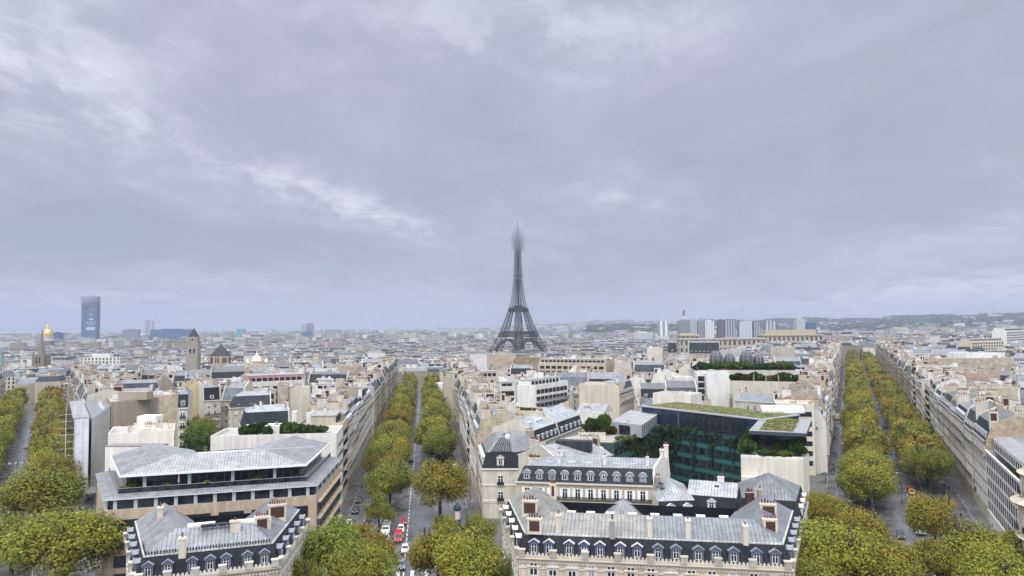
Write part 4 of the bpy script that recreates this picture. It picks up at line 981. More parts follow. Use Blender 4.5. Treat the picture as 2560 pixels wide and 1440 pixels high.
# ---- corner house with the glazed pavilion roof
zc = 13.2
foot = quad((1206, 1171), (1296, 1171), zc, 13)
p_, q_ = Vector(foot[1]), Vector(foot[0]); bl = Vector(av('centre', 212, HW)); foot = [foot[0], foot[1], (foot[1][0]+6.5, foot[1][1]+7), (foot[1][0]+5.0, foot[1][1]+20), (bl.x, bl.y+3)]
r = new_house('pale stone corner house whose zinc pavilion roof holds a glazed lantern, at the avenue crossing', 'corner house', 'corner_house', foot)
house(r, foot, 'ffppf', -.5, zc, (.72, .68, .59), M_stone, mh=4.1, mi=1.1, rh=0, roofcol=ZINC, dorm=None, bay=6.5, win='rail', ww=1.5, wh=2.7, gf=4.7, floors=2, balc=(), chim=0)
for i, n in ((0, 1), (1, 2), (4, 5)):
    p_, q_ = Vector(foot[i]), Vector(foot[(i+1) % 5]); an = math.atan2((q_-p_).y, (q_-p_).x); nv = Vector((-math.sin(an), math.cos(an)))
    for k in range(n): pt = p_+(q_-p_)*((k+.5)/n)+nv*.45; d_ = link('dormer', DORM['cream'], r, (pt.x, pt.y, zc+.7), an, (1.15, 1, 1.25)); link('window', WIN['casement'], d_, (0, -.25, .1), 0, (.85, 1, 1.4))
up = off_poly(foot, [1.1]*5); top = off_poly(up, [4.2, 3.6, 2.4, 2.6, 3.4]); z1 = zc+4.1; mb = MB(); mb.loft([(*p, z1) for p in up], [(*p, z1+3.3) for p in top], M_zinc, (.24, .25, .275)); mb.face([(*p, z1+3.3) for p in top], M_zinc, (.27, .28, .30)); mb.build('pavilion_roof', r)
lt = [lerp(up[0], up[1], .14), lerp(up[0], up[1], .86), top[1], top[0]]
mb = MB(); A4 = [Vector((*lt[0], z1+.1)), Vector((*lt[1], z1+.1)), Vector((*lerp(top[0], top[1], .78), z1+3.5)), Vector((*lerp(top[0], top[1], .22), z1+3.5))]; nn = Vector((0, -.25, .12)); A4 = [v+nn for v in A4]; mb.face(A4, M_glass)
apx = (A4[2]+A4[3])/2+Vector((0, 1.5, 1.4)); mb.face([A4[3], A4[2], apx], M_glass)
for k in range(8): mb.beam(lerp3(A4[0], A4[1], k/7) if False else A4[0]+(A4[1]-A4[0])*k/7, A4[3]+(A4[2]-A4[3])*k/7, .035, M_paint, (.42, .44, .46)); mb.beam(A4[3]+(A4[2]-A4[3])*k/7, apx, .03, M_paint, (.42, .44, .46))
mb.beam(A4[3], A4[2], .09, M_paint, (.62, .64, .66)); mb.build('glazed_lantern', r)
mb = MB(); mb.beam(apx, apx+Vector((0, 0, 1.2)), .06, M_metal, (.6, .6, .6))
for k in range(6): mb.beam(apx+Vector((0, 0, 1)), apx+Vector((math.cos(k)*.9, math.sin(k)*.9, 1.2+.3*math.sin(2*k))), .05, M_metal, (.6, .6, .6))
mb.build('aerial', r)
x, y = P(1269, 1098, z1+4); mb = MB(); mb.lathe([(.75, 0), (.5, .16), (.001, .26)], M_paint, (.55, .55, .55), n=12); o = mb.build('satellite_dish', r); o.location = (x, y, z1+4.6); o.rotation_euler = (R(75), 0, R(20))
mb = MB(); e = Vector(foot[0])
for zz in (4.2, 4.6, 8.7): mb.box(-.1, -.16, zz, 9.8, -.003, zz+.22, M_paint, (.74, .70, .61), foot[0], math.atan2(foot[1][1]-foot[0][1], foot[1][0]-foot[0][0]), True)
mb.build('string_course', r)
x, y = P(1325, 1094, 19); stack(r, -1, 1, 1.6, 12, 21.3, (x, y), .3, (.36, .3, .24), npot=4)
# ---- zinc roofed houses stepping back to the right of it
a, b = P(1345, 1108, 17.2), P(1447, 1068, 17.2); av_, bv_ = Vector(a), Vector(b); dn = (bv_-av_).normalized(); nl = Vector((-dn.y, dn.x)); m_ = (av_+bv_)/2
for k, (s0, s1, lab) in enumerate(((-.04, .49, 'zinc roofed house with slate mansard windows right of the pavilion roof'), (.5, 1.12, 'long zinc roofed house with a row of slate dormers left of the roof garden'))):
    p_, q_ = av_+(bv_-av_)*s0, av_+(bv_-av_)*s1; foot = [tuple(p_), tuple(q_), tuple(q_+nl*15), tuple(p_+nl*15)]
    r = new_house(lab, foot=foot); house(r, foot, 'fbfb', -.5, 17.2-.02*k, PALE, mh=3.6, mi=1.2, rh=2.6+.9*k, roofcol=(.42, .45, .49), dorm='zinc', dbay=3.4, chim=1, gf=4.2, balc=())
    for u in (.3, .6, .75): x, y = inq(foot, u, .3); roof_box(r, 'skylight', x, y, 22.2, 1.4, 1.0, .5, (.6, .63, .66), math.atan2(dn.y, dn.x))

# ---- slate roofed court house at the right, behind the mansion
z1 = 12.4
foot = quad((1716, 1243), (1842, 1253), z1+2.6, 9); r = new_house('slate mansard range with three white dormers along the foot of the ivy office', foot=foot)
house(r, foot, 'fbpb', -.5, z1, (.55, .47, .36), mh=3.0, mi=.9, rh=2.4, roofcol=(.40, .42, .46), dorm='pale', dbay=4.6, chim=0, party=False, balc=(), gf=4, wh=1.8)
a4 = foot[0]; foot = quad((1640, 1272), (1714, 1246), z1+1.5, 13); fA = Vector(P(1648, 1275, z1+1.5)); fB = fA+Vector((8.5, .8)); fC, fD = fB+Vector((1.5, 17)), fA+Vector((0, 17)); foot = [tuple(fA), tuple(fB), tuple(fC), tuple(fD)]
r = new_house('slate house with hipped zinc roof against the tall white gable', foot=foot); house(r, foot, 'ffpb', -.5, z1+.01, (.55, .47, .36), mh=3.0, mi=.9, rh=2.6, roofcol=(.38, .40, .43), dorm='pale', dbay=2.9, chim=0, party=False, balc=(), gf=4, ridge_axis=1, hipin=4)
fA = Vector(P(1842, 1300, z1)); fB = Vector(P(2006, 1312, z1)); dd = (fB-fA).normalized(); nr = Vector((-dd.y, dd.x)); kl = Vector((math.sin(AV['right'][1]), math.cos(AV['right'][1]))); foot = [tuple(fA), tuple(fB), tuple(fB+kl*17), tuple(fA+kl*17-dd*3)]
r = new_house('slate pavilion with broad dark zinc hips on the avenue side, below the terrace garden', foot=foot); house(r, foot, 'ffpp', -.5, z1+.6, (.58, .52, .42), mh=3.6, mi=1.1, rh=3.6, roofcol=(.20, .215, .235), dorm='cream', dbay=4.8, chim=0, party=False, balc=(), gf=4, hipin=6)
x, y = P(1874, 1245, 17); stack(r, -.8, .8, .8, 13, 18.4, (x, y), .1, (.34, .2, .15), M_brick, npot=4); x, y = P(1900, 1245, 17); stack(r, -.4, .4, .7, 13, 18.9, (x, y), .1, TAN, npot=1)

# ---- ivy clad green office round its court
zo = 25.0
lo_f, lo_b = Vector(P(1535, 1112, 20)), Vector(P(1652, 1064, 20))
bk_r = Vector(P(1900, 1052, zo)); bk_l = Vector(P(1568, 1021, zo))
rf_l, rf_r = Vector(P(1872, 1077, zo)), Vector(P(2016, 1084, zo))
kdir = Vector((math.sin(AV['right'][1]), math.cos(AV['right'][1])))
r = new_house('dark green glass office with ivy hung court walls, a navy top storey and planted roofs', 'office building', 'ivy_office', [tuple(rf_l), tuple(rf_r), tuple(rf_r+kdir*75), tuple(bk_l+Vector((5, 45))), tuple(lo_f)])
NAVY = (.014, .022, .045); TEAL = (.012, .05, .048)
M_teal = pbr('green_glass', lambda t, b: t.lk(t.mix(t.ramp(t.noise(objco(t), .25, 3, .6), .35, .65), (.010, .042, .040), (.028, .095, .085)), b.inputs['Base Color']), rough=.25)
M_navy = pbr('navy_glass', lambda t, b: t.lk(t.mix(t.ramp(t.noise(objco(t), .3, 3, .6), .35, .65), (.008, .014, .034), (.022, .032, .062)), b.inputs['Base Color']), rough=.22)
inn = lo_b; inr_ = Vector((bk_r.x-.5, bk_r.y+.3))
dB = (inr_-inn).normalized(); nB = Vector((-dB.y, dB.x))
bt_l, bt_r = inn-dB*9.0+nB*1.2, inr_+dB*1.0+nB*1.2
mb = MB(); mb.face([(*inn, 0), (*inr_, 0), (*inr_, 20), (*inn, 20)], M_teal); mb.face([(*lo_f, 0), (*inn, 0), (*inn, 20), (*lo_f, 20)], M_teal)
lf2 = lo_f+Vector((-4.2, 1.2)); mb.face([(*lf2, 0), (*lo_f, 0), (*lo_f, 20), (*lf2, 20)], M_teal)
mb.face([(*inr_, 0), (*rf_l, 0), (*rf_l, 20), (*inr_, 20)], M_teal); mb.build('court_wall', r)
mb = MB()
for a, b, n in ((inn, inr_, 6), (lo_f, inn, 6)):                # dark ribbon windows between paler green spandrels
    an = math.atan2((b-a).y, (b-a).x); L = (b-a).length
    for f in range(5):
        for k in range(n*2): mb.box(L*(k+.1)/(2*n), -.05, 2.4+3.6*f, L*(k+.86)/(2*n), -.012, 4.3+3.6*f, M_glass, (0, 0, 0), tuple(a), an, True)
    for f in range(5): mb.box(0, -.12, 4.5+3.6*f, L, -.06, 5.6+3.6*f, M_metal, (.035, .13, .115), tuple(a), an, True)
mb.build('window_band', r)
dT = (bt_r-bt_l).normalized()
mb = MB(); q4 = [bt_l, bt_r, bt_r+nB*17, bt_l+nB*17]; mb.prism([tuple(v) for v in q4], 0, zo, M_navy); mb.build('navy_storey', r)
an = math.atan2(dT.y, dT.x); L = (bt_r-bt_l).length
for k in range(10):
    pt = bt_l+dT*(L*(.36+.052*k)); link('window', WIN['office'], r, (pt.x, pt.y, 20.6), an, (1.2, 1, 3.6))
    mb = MB(); mb.box(.85, -.1, 20.6, 1.5, -.01, 24.2, M_glass, (0, 0, 0), (pt.x, pt.y), an, True); mb.box(-1.25, -.09, 20.6, -.8, -.01, 24.2, M_metal, (.10, .12, .16), (pt.x, pt.y), an, True); mb.build('facade_panel', r)
M_sedum = pbr('planted_roof', lambda t, b: t.lk(t.mix(t.ramp(t.noise(objco(t), .8, 9, .75), .36, .62), (.04, .065, .014), t.mix(t.ramp(t.noise(objco(t), .14, 3, .6), .4, .6), (.10, .13, .022), (.22, .165, .085))), b.inputs['Base Color']), rough=.95)
def sedum(q, z, lab=None):
    mb = MB(); mb.prism([tuple(v) for v in q], z, z+.12, M_paint, (.36, .37, .38), M_sedum)
    for _ in range(600):                                        # tufts of grass and stonecrop
        x, y = inq([tuple(v) for v in q], random.random(), random.random()); s = random.uniform(.15, .4); a = random.uniform(0, 3.14); ux, uy = math.cos(a)*s, math.sin(a)*s; h_ = random.uniform(.05, .2)
        mb.face([(x-ux, y-uy, z+.1), (x+ux, y+uy, z+.1), (x+ux*.6, y+uy*.6, z+.12+h_), (x-ux*.6, y-uy*.6, z+.12+h_)], M_leaf, random.choice(((.09, .13, .03), (.15, .16, .04), (.22, .17, .08))))
    return mb
qi = off_poly([tuple(v) for v in q4], [.7]*4); mb = MB(); mb.prism([tuple(v) for v in off_poly([tuple(v) for v in q4], [-.25]*4)], zo, zo+.3, M_paint, (.3, .32, .34), M_paint, (.34, .35, .36)); mb.build('roof_edge', r)
sedum(qi, zo+.31).build('planted_roof', r)
w4 = [rf_l, rf_r, rf_r+kdir*27, rf_l+kdir*29]
mb = MB(); mb.prism([tuple(v) for v in off_poly([tuple(v) for v in w4], [5.5, 2.2, .1, .6])], 0, zo-1.2, M_glass); mb.build('right_wing', r)
mb = MB(); mb.prism([tuple(v) for v in w4], zo-.8, zo+.05, M_paint, (.05, .06, .075), M_paint, (.24, .25, .27)); mb.face([(*v, zo-.8) for v in w4][::-1], M_paint, (.3, .3, .3)); mb.build('roof_slab', r)
sedum(off_poly([tuple(v) for v in w4], [1.0, 3.0, 1.0, 2.2]), zo+.055).build('planted_roof', r)
x, y = P(1957, 1030, zo+.5); mb = MB(); n = 8; Lb = 12.5
for k in range(n):
    a0, a1 = math.pi*k/n, math.pi*(k+1)/n
    mb.face([(-Lb/2, -2.6*math.cos(a0), 2.2*math.sin(a0)), (Lb/2, -2.6*math.cos(a0), 2.2*math.sin(a0)), (Lb/2, -2.6*math.cos(a1), 2.2*math.sin(a1)), (-Lb/2, -2.6*math.cos(a1), 2.2*math.sin(a1))], M_zinc, (.66, .68, .70))
for sx in (-1, 1): mb.face([(sx*Lb/2, -2.6*math.cos(math.pi*k/n), 2.2*math.sin(math.pi*k/n)) for k in range(n+1)], M_paint, (.5, .5, .5))
o = mb.build('barrel_skylight', r); o.location = (x, y+2, zo+.1); o.rotation_euler = (0, 0, .03)
# left terrace block and pavilion of the office
lt4 = [lf2, lo_f, inn, inn+nB*0+Vector((-12, 3)), lf2+Vector((-9, 12))]
mb = MB(); mb.prism([tuple(v) for v in lt4], 0, 19.6, M_wall, (.3, .32, .32), M_paint, (.32, .31, .29)); mb.build('terrace_block', r)
mb = MB()
for a, b in ((lf2, lo_f), (lo_f, inn)):
    an = math.atan2((b-a).y, (b-a).x); mb.box(0, .05, 19.6, (b-a).length, .5, 20.5, M_paint, (.07, .085, .085), tuple(a), an)
mb.build('parapet', r)
pv = [Vector(P(1528, 1058, 22.6)), Vector(P(1604, 1068, 22.6)), Vector(P(1646, 1039, 22.6)), Vector(P(1576, 1030, 22.6))]
mb = MB(); mb.prism([tuple(v) for v in pv], 19.6, 23.2, M_paint, (.30, .31, .34), M_zinc, (.42, .43, .45)); mb.build('pavilion', r)
for k in range(9): pt = pv[1]+(pv[2]-pv[1])*((k+.5)/9); link('window', WIN['office'], r, (pt.x, pt.y, 19.9), math.atan2((pv[2]-pv[1]).y, (pv[2]-pv[1]).x), (.55, 1, 2.9))
p_ = lerp(tuple(pv[0]), tuple(pv[1]), .45); link('window', WIN['office'], r, (*p_, 19.8), math.atan2((pv[1]-pv[0]).y, (pv[1]-pv[0]).x), (4.2, 1, 2.7))
USED.append([tuple(v) for v in lt4]); USED.append([P(1440, 1118, 19), P(1540, 1118, 19), P(1600, 1040, 19), P(1440, 1040, 19)]); USED.append([P(1180, 1120, 19), P(1300, 1120, 19), P(1300, 1065, 19), P(1250, 1065, 19)])
USED.append([P(430, 1140, 18), P(640, 1120, 18), P(640, 1070, 18), P(440, 1065, 18)]); USED.append([P(600, 1120, 19), P(720, 1110, 19), P(730, 1066, 19), P(600, 1070, 19)]); USED.append([P(1300, 1200, 15), P(1560, 1180, 15), P(1560, 1090, 15), P(1330, 1110, 15)])
# ivy hanging on the court walls
mb = MB(); rnd = random.Random(5)
for a, b, cnt, fn in ((inn, inr_, 1150, lambda u: .85*math.exp(-((u-.02)/.16)**2)+.55*math.exp(-((u-.36)/.03)**2)+.45*math.exp(-((u-.56)/.03)**2)+.9*math.exp(-((u-.97)/.1)**2)+.3*math.exp(-((u-.76)/.03)**2)+.06), (lo_f, inn, 800, lambda u: .10+.75*u*u)):
    d_ = (b-a); nv = Vector((d_.y, -d_.x)).normalized(); k = 0
    while k < cnt:
        u = rnd.random(); dpt = rnd.random()**.9
        if dpt > fn(u)*1.25: continue
        z = 20.6-dpt*18.5; pt = a+d_*u+nv*rnd.uniform(.1, .55); c = Vector((pt.x, pt.y, z)); uu = Vector((rnd.gauss(0, 1), rnd.gauss(0, 1), rnd.gauss(0, 1))).normalized(); vv = uu.orthogonal().normalized(); s = rnd.uniform(.18, .42)
        mb.face([c-uu*s-vv*s, c+uu*s-vv*s, c+uu*s+vv*s, c-uu*s+vv*s], M_leaf, rnd.choice(((.018, .04, .012), (.025, .048, .012), (.035, .05, .012)))); k += 1
tag(mb.build('ivy'), 'dense dark ivy trailing down the court walls of the green office', 'climbing plant', kind='stuff')
mb = MB(); mb.face([(*v, .06) for v in (lo_f, rf_l, inr_, inn)], M_paint, (.03, .035, .035)); tag(mb.build('court_floor'), kind='structure')
for k, (px_, py_, rr, hh, ci, lab) in enumerate(((1489, 1085, 4.4, 5.2, 1, 'large bright green bush at the left of the office roof garden'), (1512, 1066, 2.6, 4.4, 2, 'russet shrub behind the bright green bush on the office roof'), (1527, 1083, 2.2, 2.6, 4, 'small red leaved shrub on the office roof garden'), (1578, 1082, 2.8, 3.8, 1, 'rounded yellow green shrub before the grey roof pavilion'),
        (1560, 1100, 3.0, 1.4, 1, 'clipped hedge along the left terrace edge of the ivy office'), (1885, 1118, 3.2, 5.6, 2, 'olive and russet tree at the left of the penthouse terrace'), (1868, 1130, 2.6, 3.4, 0, 'spreading green shrub over the terrace corner above the white wall'), (1988, 1118, 3.2, 5.6, 4, 'rust coloured tree at the right of the penthouse terrace'), (1996, 1134, 2.4, 2.8, 0, 'dark green shrub under the rust coloured terrace tree'), (1940, 1116, 1.6, 3.6, 2, 'slim small tree in front of the penthouse glass'), (1935, 1139, 2.0, 1.5, 1, 'low hedge tuft before the penthouse glass'), (1912, 1138, 2.2, 1.7, 3, 'dark low bush right of the terrace corner shrub'), (1962, 1140, 2.2, 1.6, 1, 'light green bush between hedge tuft and rust coloured tree'), (1948, 1128, 1.8, 2.6, 2, 'olive shrub behind the low hedge tuft'), (2008, 1075, 1.8, 3.4, 3, 'dark creeper on the avenue side of the planted roof'))):
    x, y = P(px_, py_, 19.9); shrub(x, y, 19.7, rr*.8, hh*.8, lab, GREENS[ci])
# white wall block under the terrace
fA, fB = Vector(P(1852, 1143, 19.4)), Vector(P(2008, 1151, 19.4)); dd = (fB-fA).normalized()
foot = [tuple(fA), tuple(fB), tuple(rf_r+Vector((2.5, 5))), tuple(rf_l+Vector((0, 5)))]
r = new_house('blank white party wall building carrying the penthouse terrace garden', 'building', 'terrace_building', foot)
mb = MB(); mb.prism(foot, 0, 19.4, M_wall, (.66, .64, .56), M_paint, (.3, .3, .28)); mb.build('wall', r)
mb = MB(); mb.box(0, 0, 19.4, (fB-fA).length, .4, 19.95, M_wall, (.76, .75, .70), tuple(fA), math.atan2(dd.y, dd.x)); mb.build('parapet', r)
fa2 = fA-Vector((.6, 2.0)); mb = MB(); mb.box(0, 0, 0, 5.4, 1.98, 15.2, M_wall, (.66, .64, .58), tuple(fa2), math.atan2(dd.y, dd.x)); mb.build('low_annex', r)
# ------------------------------------------------------------------ street fronts along the avenues
ORD = ['first', 'second', 'third', 'fourth', 'fifth', 'sixth', 'seventh', 'eighth', 'ninth', 'tenth', 'eleventh', 'twelfth', 'thirteenth', 'fourteenth', 'fifteenth', 'sixteenth', 'seventeenth', 'eighteenth', 'nineteenth', 'twentieth']
def nth(k):
    if k < 20: return ORD[k]
    t, u = divmod(k+1, 10); tens = {2: 'twent', 3: 'thirt', 4: 'fort', 5: 'fift', 6: 'sixt', 7: 'sevent', 8: 'eight', 9: 'ninet'}
    if t > 9: return nth(k-100) if k > 119 else 'hundred and '+nth(k-100)
    return tens[t]+('ieth' if u == 0 else 'y '+ORD[u-1])
def frow(name, side, s0, s1, depth, zs, cols, where, wmin=13, wmax=21, dorms=('zinc', 'arch', 'white'), nearlim=330, specs=None, base_off=HW):
    s = s0; k = 0
    while s < s1-4:
        sp = (specs or {}).get(k, {}); L = sp.get('L', random.uniform(wmin, wmax)); e = min(s1, s+L)
        if s1-e < 7: e = s1
        o0, o1 = side*base_off, side*(base_off+depth*random.uniform(.85, 1.1))
        foot = [av(name, s, o0), av(name, e, o0), av(name, e, o1), av(name, s, o1)] if side < 0 else [av(name, e, o0), av(name, s, o0), av(name, s, o1), av(name, e, o1)]
        c = av(name, (s+e)/2, side*(base_off+depth/2)); g = ground(*c); zc = g+sp.get('z', random.uniform(*zs)); near = math.hypot(*c) < nearlim
        col = sp.get('col', jit(random.choice(cols))); kind = 'modern' if sp.get('modern', random.random() < .07) else 'mansard'
        cw = 'white' if min(col) > .6 else 'pale stone' if col[0] > .48 else 'cream stone' if col[0] > .39 else 'dark stone'
        if kind == 'modern':
            lab = f'{cw} flat roofed block, {nth(k)} on {where}'
            r = new_house(lab, 'townhouse', 'townhouse', foot, 'house fronts along the '+where); modern(r, foot, 'fbpb', g-1, zc+1, col, near=near, bay=2.9, ww=2.1, clut=3, balc=(2, 4), gf=4.2, blindcol=jit(random.choice((WHITE, PALE, TAN))))
        else:
            rc = random.choice((ZINC, ZINC, ZINCD, ZINCL, (.33, .36, .40))); rw = 'dark' if rc is ZINCD else 'pale' if rc is ZINCL else 'grey'
            lab = f'{cw} house with {rw} zinc roof, {nth(k)} on {where}'
            r = new_house(lab, 'townhouse', 'townhouse', foot, 'house fronts along the '+where)
            bm, bc = random.choice(((M_wall, jit(WHITE)), (M_wall, jit(PALE)), (M_wall, jit(TAN)), (M_rubble, jit((.42, .36, .28)))))
            house(r, foot, 'fbpb', g-1, zc, col, mh=sp.get('mh', random.uniform(3.2, 5.0)), mi=random.uniform(1.2, 2.0), rh=random.uniform(1.6, 3.0), roofcol=jit(rc), slatecol=jit(random.choice((SLATE, (.075, .085, .10), (.16, .175, .20)))), dorm=sp.get('dorm', random.choice(dorms)), near=near, bay=random.uniform(2.3, 2.8), balc=random.choice(((1, 4), (4,), (1, 4), (1, 3, 4))), win='casement', chim=random.choice((2, 2, 3)), blindm=bm, blindcol=bc, wh=2.1)
        s = e; k += 1
HC = [(.50, .44, .35), (.45, .385, .30), (.54, .49, .40), (.40, .345, .27), (.57, .53, .46)]
fo = [av('centre', 203.5, -HW), av('centre', 219, -HW), av('centre', 219, -HW-33), av('centre', 203.5, -HW-33)]
r = new_house('white house with blank front gable under a planted roof terrace, behind the beige office', foot=fo)
mb = MB(); mb.prism(fo, -.5, 21.6, M_wall, (.69, .68, .65)); mb.build('wall', r); facade(r, fo[0], fo[1], 0, 21.6, 'rail', 6, 2.6, 1.2, 1.9, 3.5); flat_top(r, fo, 21.6, (.4, .4, .38), .9)
for u, v, w_, d_, h_, c in ((.5, .55, 4, 5, 2.6, WHITE), (.75, .28, 1.2, 1.2, 5.2, WHITE), (.8, .40, 1.2, 3, 5.6, WHITE), (.35, .75, .8, .8, 3, WHITE)):
    x, y = inq(fo, u, v); roof_box(r, 'roof_kiosk' if w_ > 2 else 'chimney', x, y, 21.6, w_, d_, h_, c, AV['centre'][1]*-1, M_wall)
for k in range(11):
    x, y = inq(fo, random.uniform(.1, .5), .15+.06*k); shrub(x, y, 21.8, random.uniform(1.1, 2.0), random.uniform(1.6, 3.0), f'dark green terrace shrub, {nth(k)} from the street on the white roof terrace', random.choice(GREENS[:2]+GREENS[3:4]), group='shrubs on the white roof terrace')
frow('centre', -1, 219.2, 640, 15, (19.5, 22), HC, 'left side of central avenue', specs={0: dict(L=13, col=(0.47, 0.43, 0.36), z=21.4), 1: dict(L=15, col=(0.50, 0.38, 0.31), z=20.5)})
frow('centre', 1, 216, 640, 15, (18.5, 21.5), HC, 'right side of central avenue', specs={0: dict(L=18, z=19, dorm='arch'), 1: dict(L=17, z=20.5), 2: dict(L=15, z=18.5)})
frow('right', -1, 270, 1040, 16, (20, 22.5), HC, 'left side of right avenue', nearlim=380, specs={0: dict(L=14, z=17.5), 1: dict(L=16, z=19.5)})
frow('right', 1, 223, 1060, 16, (19.5, 21.5), [(.45, .385, .30), (.49, .425, .335), (.41, .35, .275), (.53, .47, .385)], 'right side of right avenue', nearlim=470, wmin=15, wmax=23)
frow('left', 1, 318, 600, 15, (19, 22), HC, 'right side of left avenue')
frow('left', -1, 300, 640, 15, (19, 22.5), [(.52, .47, .385), (.48, .42, .34), (.58, .55, .48)], 'left side of left avenue', nearlim=450)
# white ribbed front and round corner tower at the right edge
fo = [av('right', 222.8, HW), av('right', 171, HW), av('right', 171, HW+15), av('right', 222.8, HW+15)]
r = new_house('long white office front with ribbed piers and tall windows at the right edge', foot=fo)
mb = MB(); mb.prism(fo, -.5, 18.4, M_wall, (.66, .66, .66)); mb.build('wall', r); facade(r, fo[0], fo[1], 0, 18.4, 'office', 5, 2.4, 1.35, 2.1, 3.4, end=.3)
f2 = off_poly(fo, [1.6, .2, .5, .2]); mb = MB(); mb.prism(f2, 18.4, 21.4, M_wall, (.74, .74, .73)); mb.build('attic', r); facade(r, f2[0], f2[1], 17.8, 21.4, 'office', 1, 2.4, .95, 1.7, 1.0)
an = math.atan2(fo[1][1]-fo[0][1], fo[1][0]-fo[0][0]); mb = MB(); mb.box(-.2, -.5, 18.0, 52, 0, 18.5, M_paint, (.55, .54, .52), fo[0], an, True); mb.box(-.1, -.3, 3.0, 51.7, 0, 3.3, M_paint, (.66, .66, .65), fo[0], an, True); mb.build('cornice', r)
for k in range(21): mb = MB(); mb.box(.1+2.45*k, -.14, 3.3, .42+2.45*k, -.003, 18.0, M_wall, (.72, .72, .72), fo[0], an); mb.build('pier', r)
f3 = off_poly(f2, [-.3]*4); mb = MB(); mb.loft([(*p, 21.4) for p in f3], [(*p, 22.6) for p in off_poly(f2, [3]*4)], M_zinc, ZINCL); mb.face([(*p, 22.6) for p in off_poly(f2, [3]*4)], M_zinc, ZINC); mb.build('roof', r)
gx, gy = av('right', 190, HW+22); shrub(gx, gy, 16, 5.5, 6.5, 'round green roof garden tree behind the long white office front', GREENS[1], 'tree', name='roof_tree'); mb = MB(); mb.prism([av('right', 205, HW+16), av('right', 172, HW+16), av('right', 172, HW+34), av('right', 205, HW+34)], 0, 16, M_wall, PALE, M_sedum); tag(mb.build('garden_building'), 'low building with lawn roof behind the long white office front', 'building')
tx, ty = av('right', 163, HW+4.2); r = empty('round_tower_house', (tx, ty, 0)); tag(r, 'cream stone round corner tower with arched bays cut by the right picture edge', 'corner house'); USED.append([(tx-9, ty-9), (tx+9, ty-9), (tx+9, ty+9), (tx-9, ty+9)])
mb = MB(); mb.lathe([(8.0, -.5), (8.0, 4.2), (8.5, 4.4), (8.0, 4.7), (8.0, 11.5), (8.6, 11.8), (8.1, 12.2), (8.0, 17.5), (9.2, 18.2), (8.4, 18.6), (7.4, 19), (7.4, 23), (8, 23.4), (7.2, 23.8), (5.2, 27), (2.6, 28.6)], M_stone, (.66, .58, .46), n=24); mb.build('wall', r)
mb = MB(); mb.lathe([(3.2, 28.4), (1.6, 30.2), (.2, 31.4), (.05, 33)], M_zinc, ZINCD, n=12); mb.build('dome', r)
for f, (z, h) in enumerate(((5.2, 3.2), (8.6, 2.6), (12.8, 3.4), (19.4, 2.6))):
    for k in range(14):
        t = 2*math.pi*k/14; rr = 8.02 if f < 3 else 7.42; link('window', WIN['rail'], r, (rr*math.cos(t), rr*math.sin(t), z), t+math.pi/2, (1.7, 1, h))
# ------------------------------------------------------------------ left: wrapped scaffold, blind taupe block, low white roof
fo = [tuple(Vector(P(278, 1003, 25.5))), tuple(Vector(P(443, 985, 25.5))), None, None]; a_, b_ = Vector(fo[0]), Vector(fo[1]); ml = Vector((math.sin(AV['left'][1]), math.cos(AV['left'][1])))
fo = [tuple(a_), tuple(b_), tuple(b_+ml*24), tuple(a_+ml*24)]; r = new_house('tall taupe blind walled block with rooftop pipes behind the low white roofs', foot=fo)
mb = MB(); mb.prism(fo, -.5, 24.8, M_wall, (.40, .335, .265)); mb.build('wall', r); flat_top(r, fo, 24.8, (.4, .4, .4), .5, (.45, .4, .33))
x, y = inq(fo, .36, .12); roof_box(r, 'roof_room', x, y, 24.9, 11, 4.5, 3.0, (.36, .31, .25), -.05, M_wall); x, y = inq(fo, .36, .02); roof_box(r, 'roof_window', x, y-.2, 25.3, 7, .1, 1.5, (.6, .6, .6), -.05, M_glass)
p_ = Vector(inq(fo, .7, 0)); mb = MB(); mb.box(0, -.25, 0, 9.0, -.01, 25.6, M_rubble, (.62, .54, .42), tuple(p_), math.atan2((b_-a_).y, (b_-a_).x)); mb.build('rubble_gable', r)
for k in range(7): 
    x, y = inq(fo, .52+.025*k, -.02); mb = MB(); mb.beam((x, y-.25, 8), (x, y-.25, 26.5), .12, M_metal, (.3, .29, .27)); mb.build('pipe', r)
for k in range(5): x, y = inq(fo, .1+.17*k, .5); roof_box(r, 'air_conditioner', x, y, 24.9, 2, 1.4, 1.5, (.55, .55, .55))
clutter(r, fo, 24.9, 8)
sA, sB = Vector(av('left', 256, HW-1.6)), Vector(av('left', 317, HW-1.6)); r = empty('scaffold', (0, 0, 0)); tag(r, 'tall white sheeted scaffold with a steel stair frame facing the left avenue', 'scaffold')
M_sheet = pbr('white_sheeting', lambda t, b: (t.lk(t.mix(t.ramp(t.noise(objco(t), .4, 4, .6), .3, .7), (.66, .69, .76), (.82, .84, .88)), b.inputs['Base Color'])), rough=.5)
an = math.atan2((sB-sA).y, (sB-sA).x); Ls = (sB-sA).length
mb = MB(); mb.box(0, -1.2, 3.2, Ls, -1.05, 24.2, M_sheet, (.8, .8, .8), tuple(sA), an, True); mb.box(-.1, -1.04, 3.2, .0, 2.4, 24.2, M_sheet, (.8, .8, .8), tuple(sA), an, True); mb.build('sheeting', r)
mb = MB()
def sl(x, y, z): return (sA.x+x*math.cos(an)-y*math.sin(an), sA.y+x*math.sin(an)+y*math.cos(an), z)
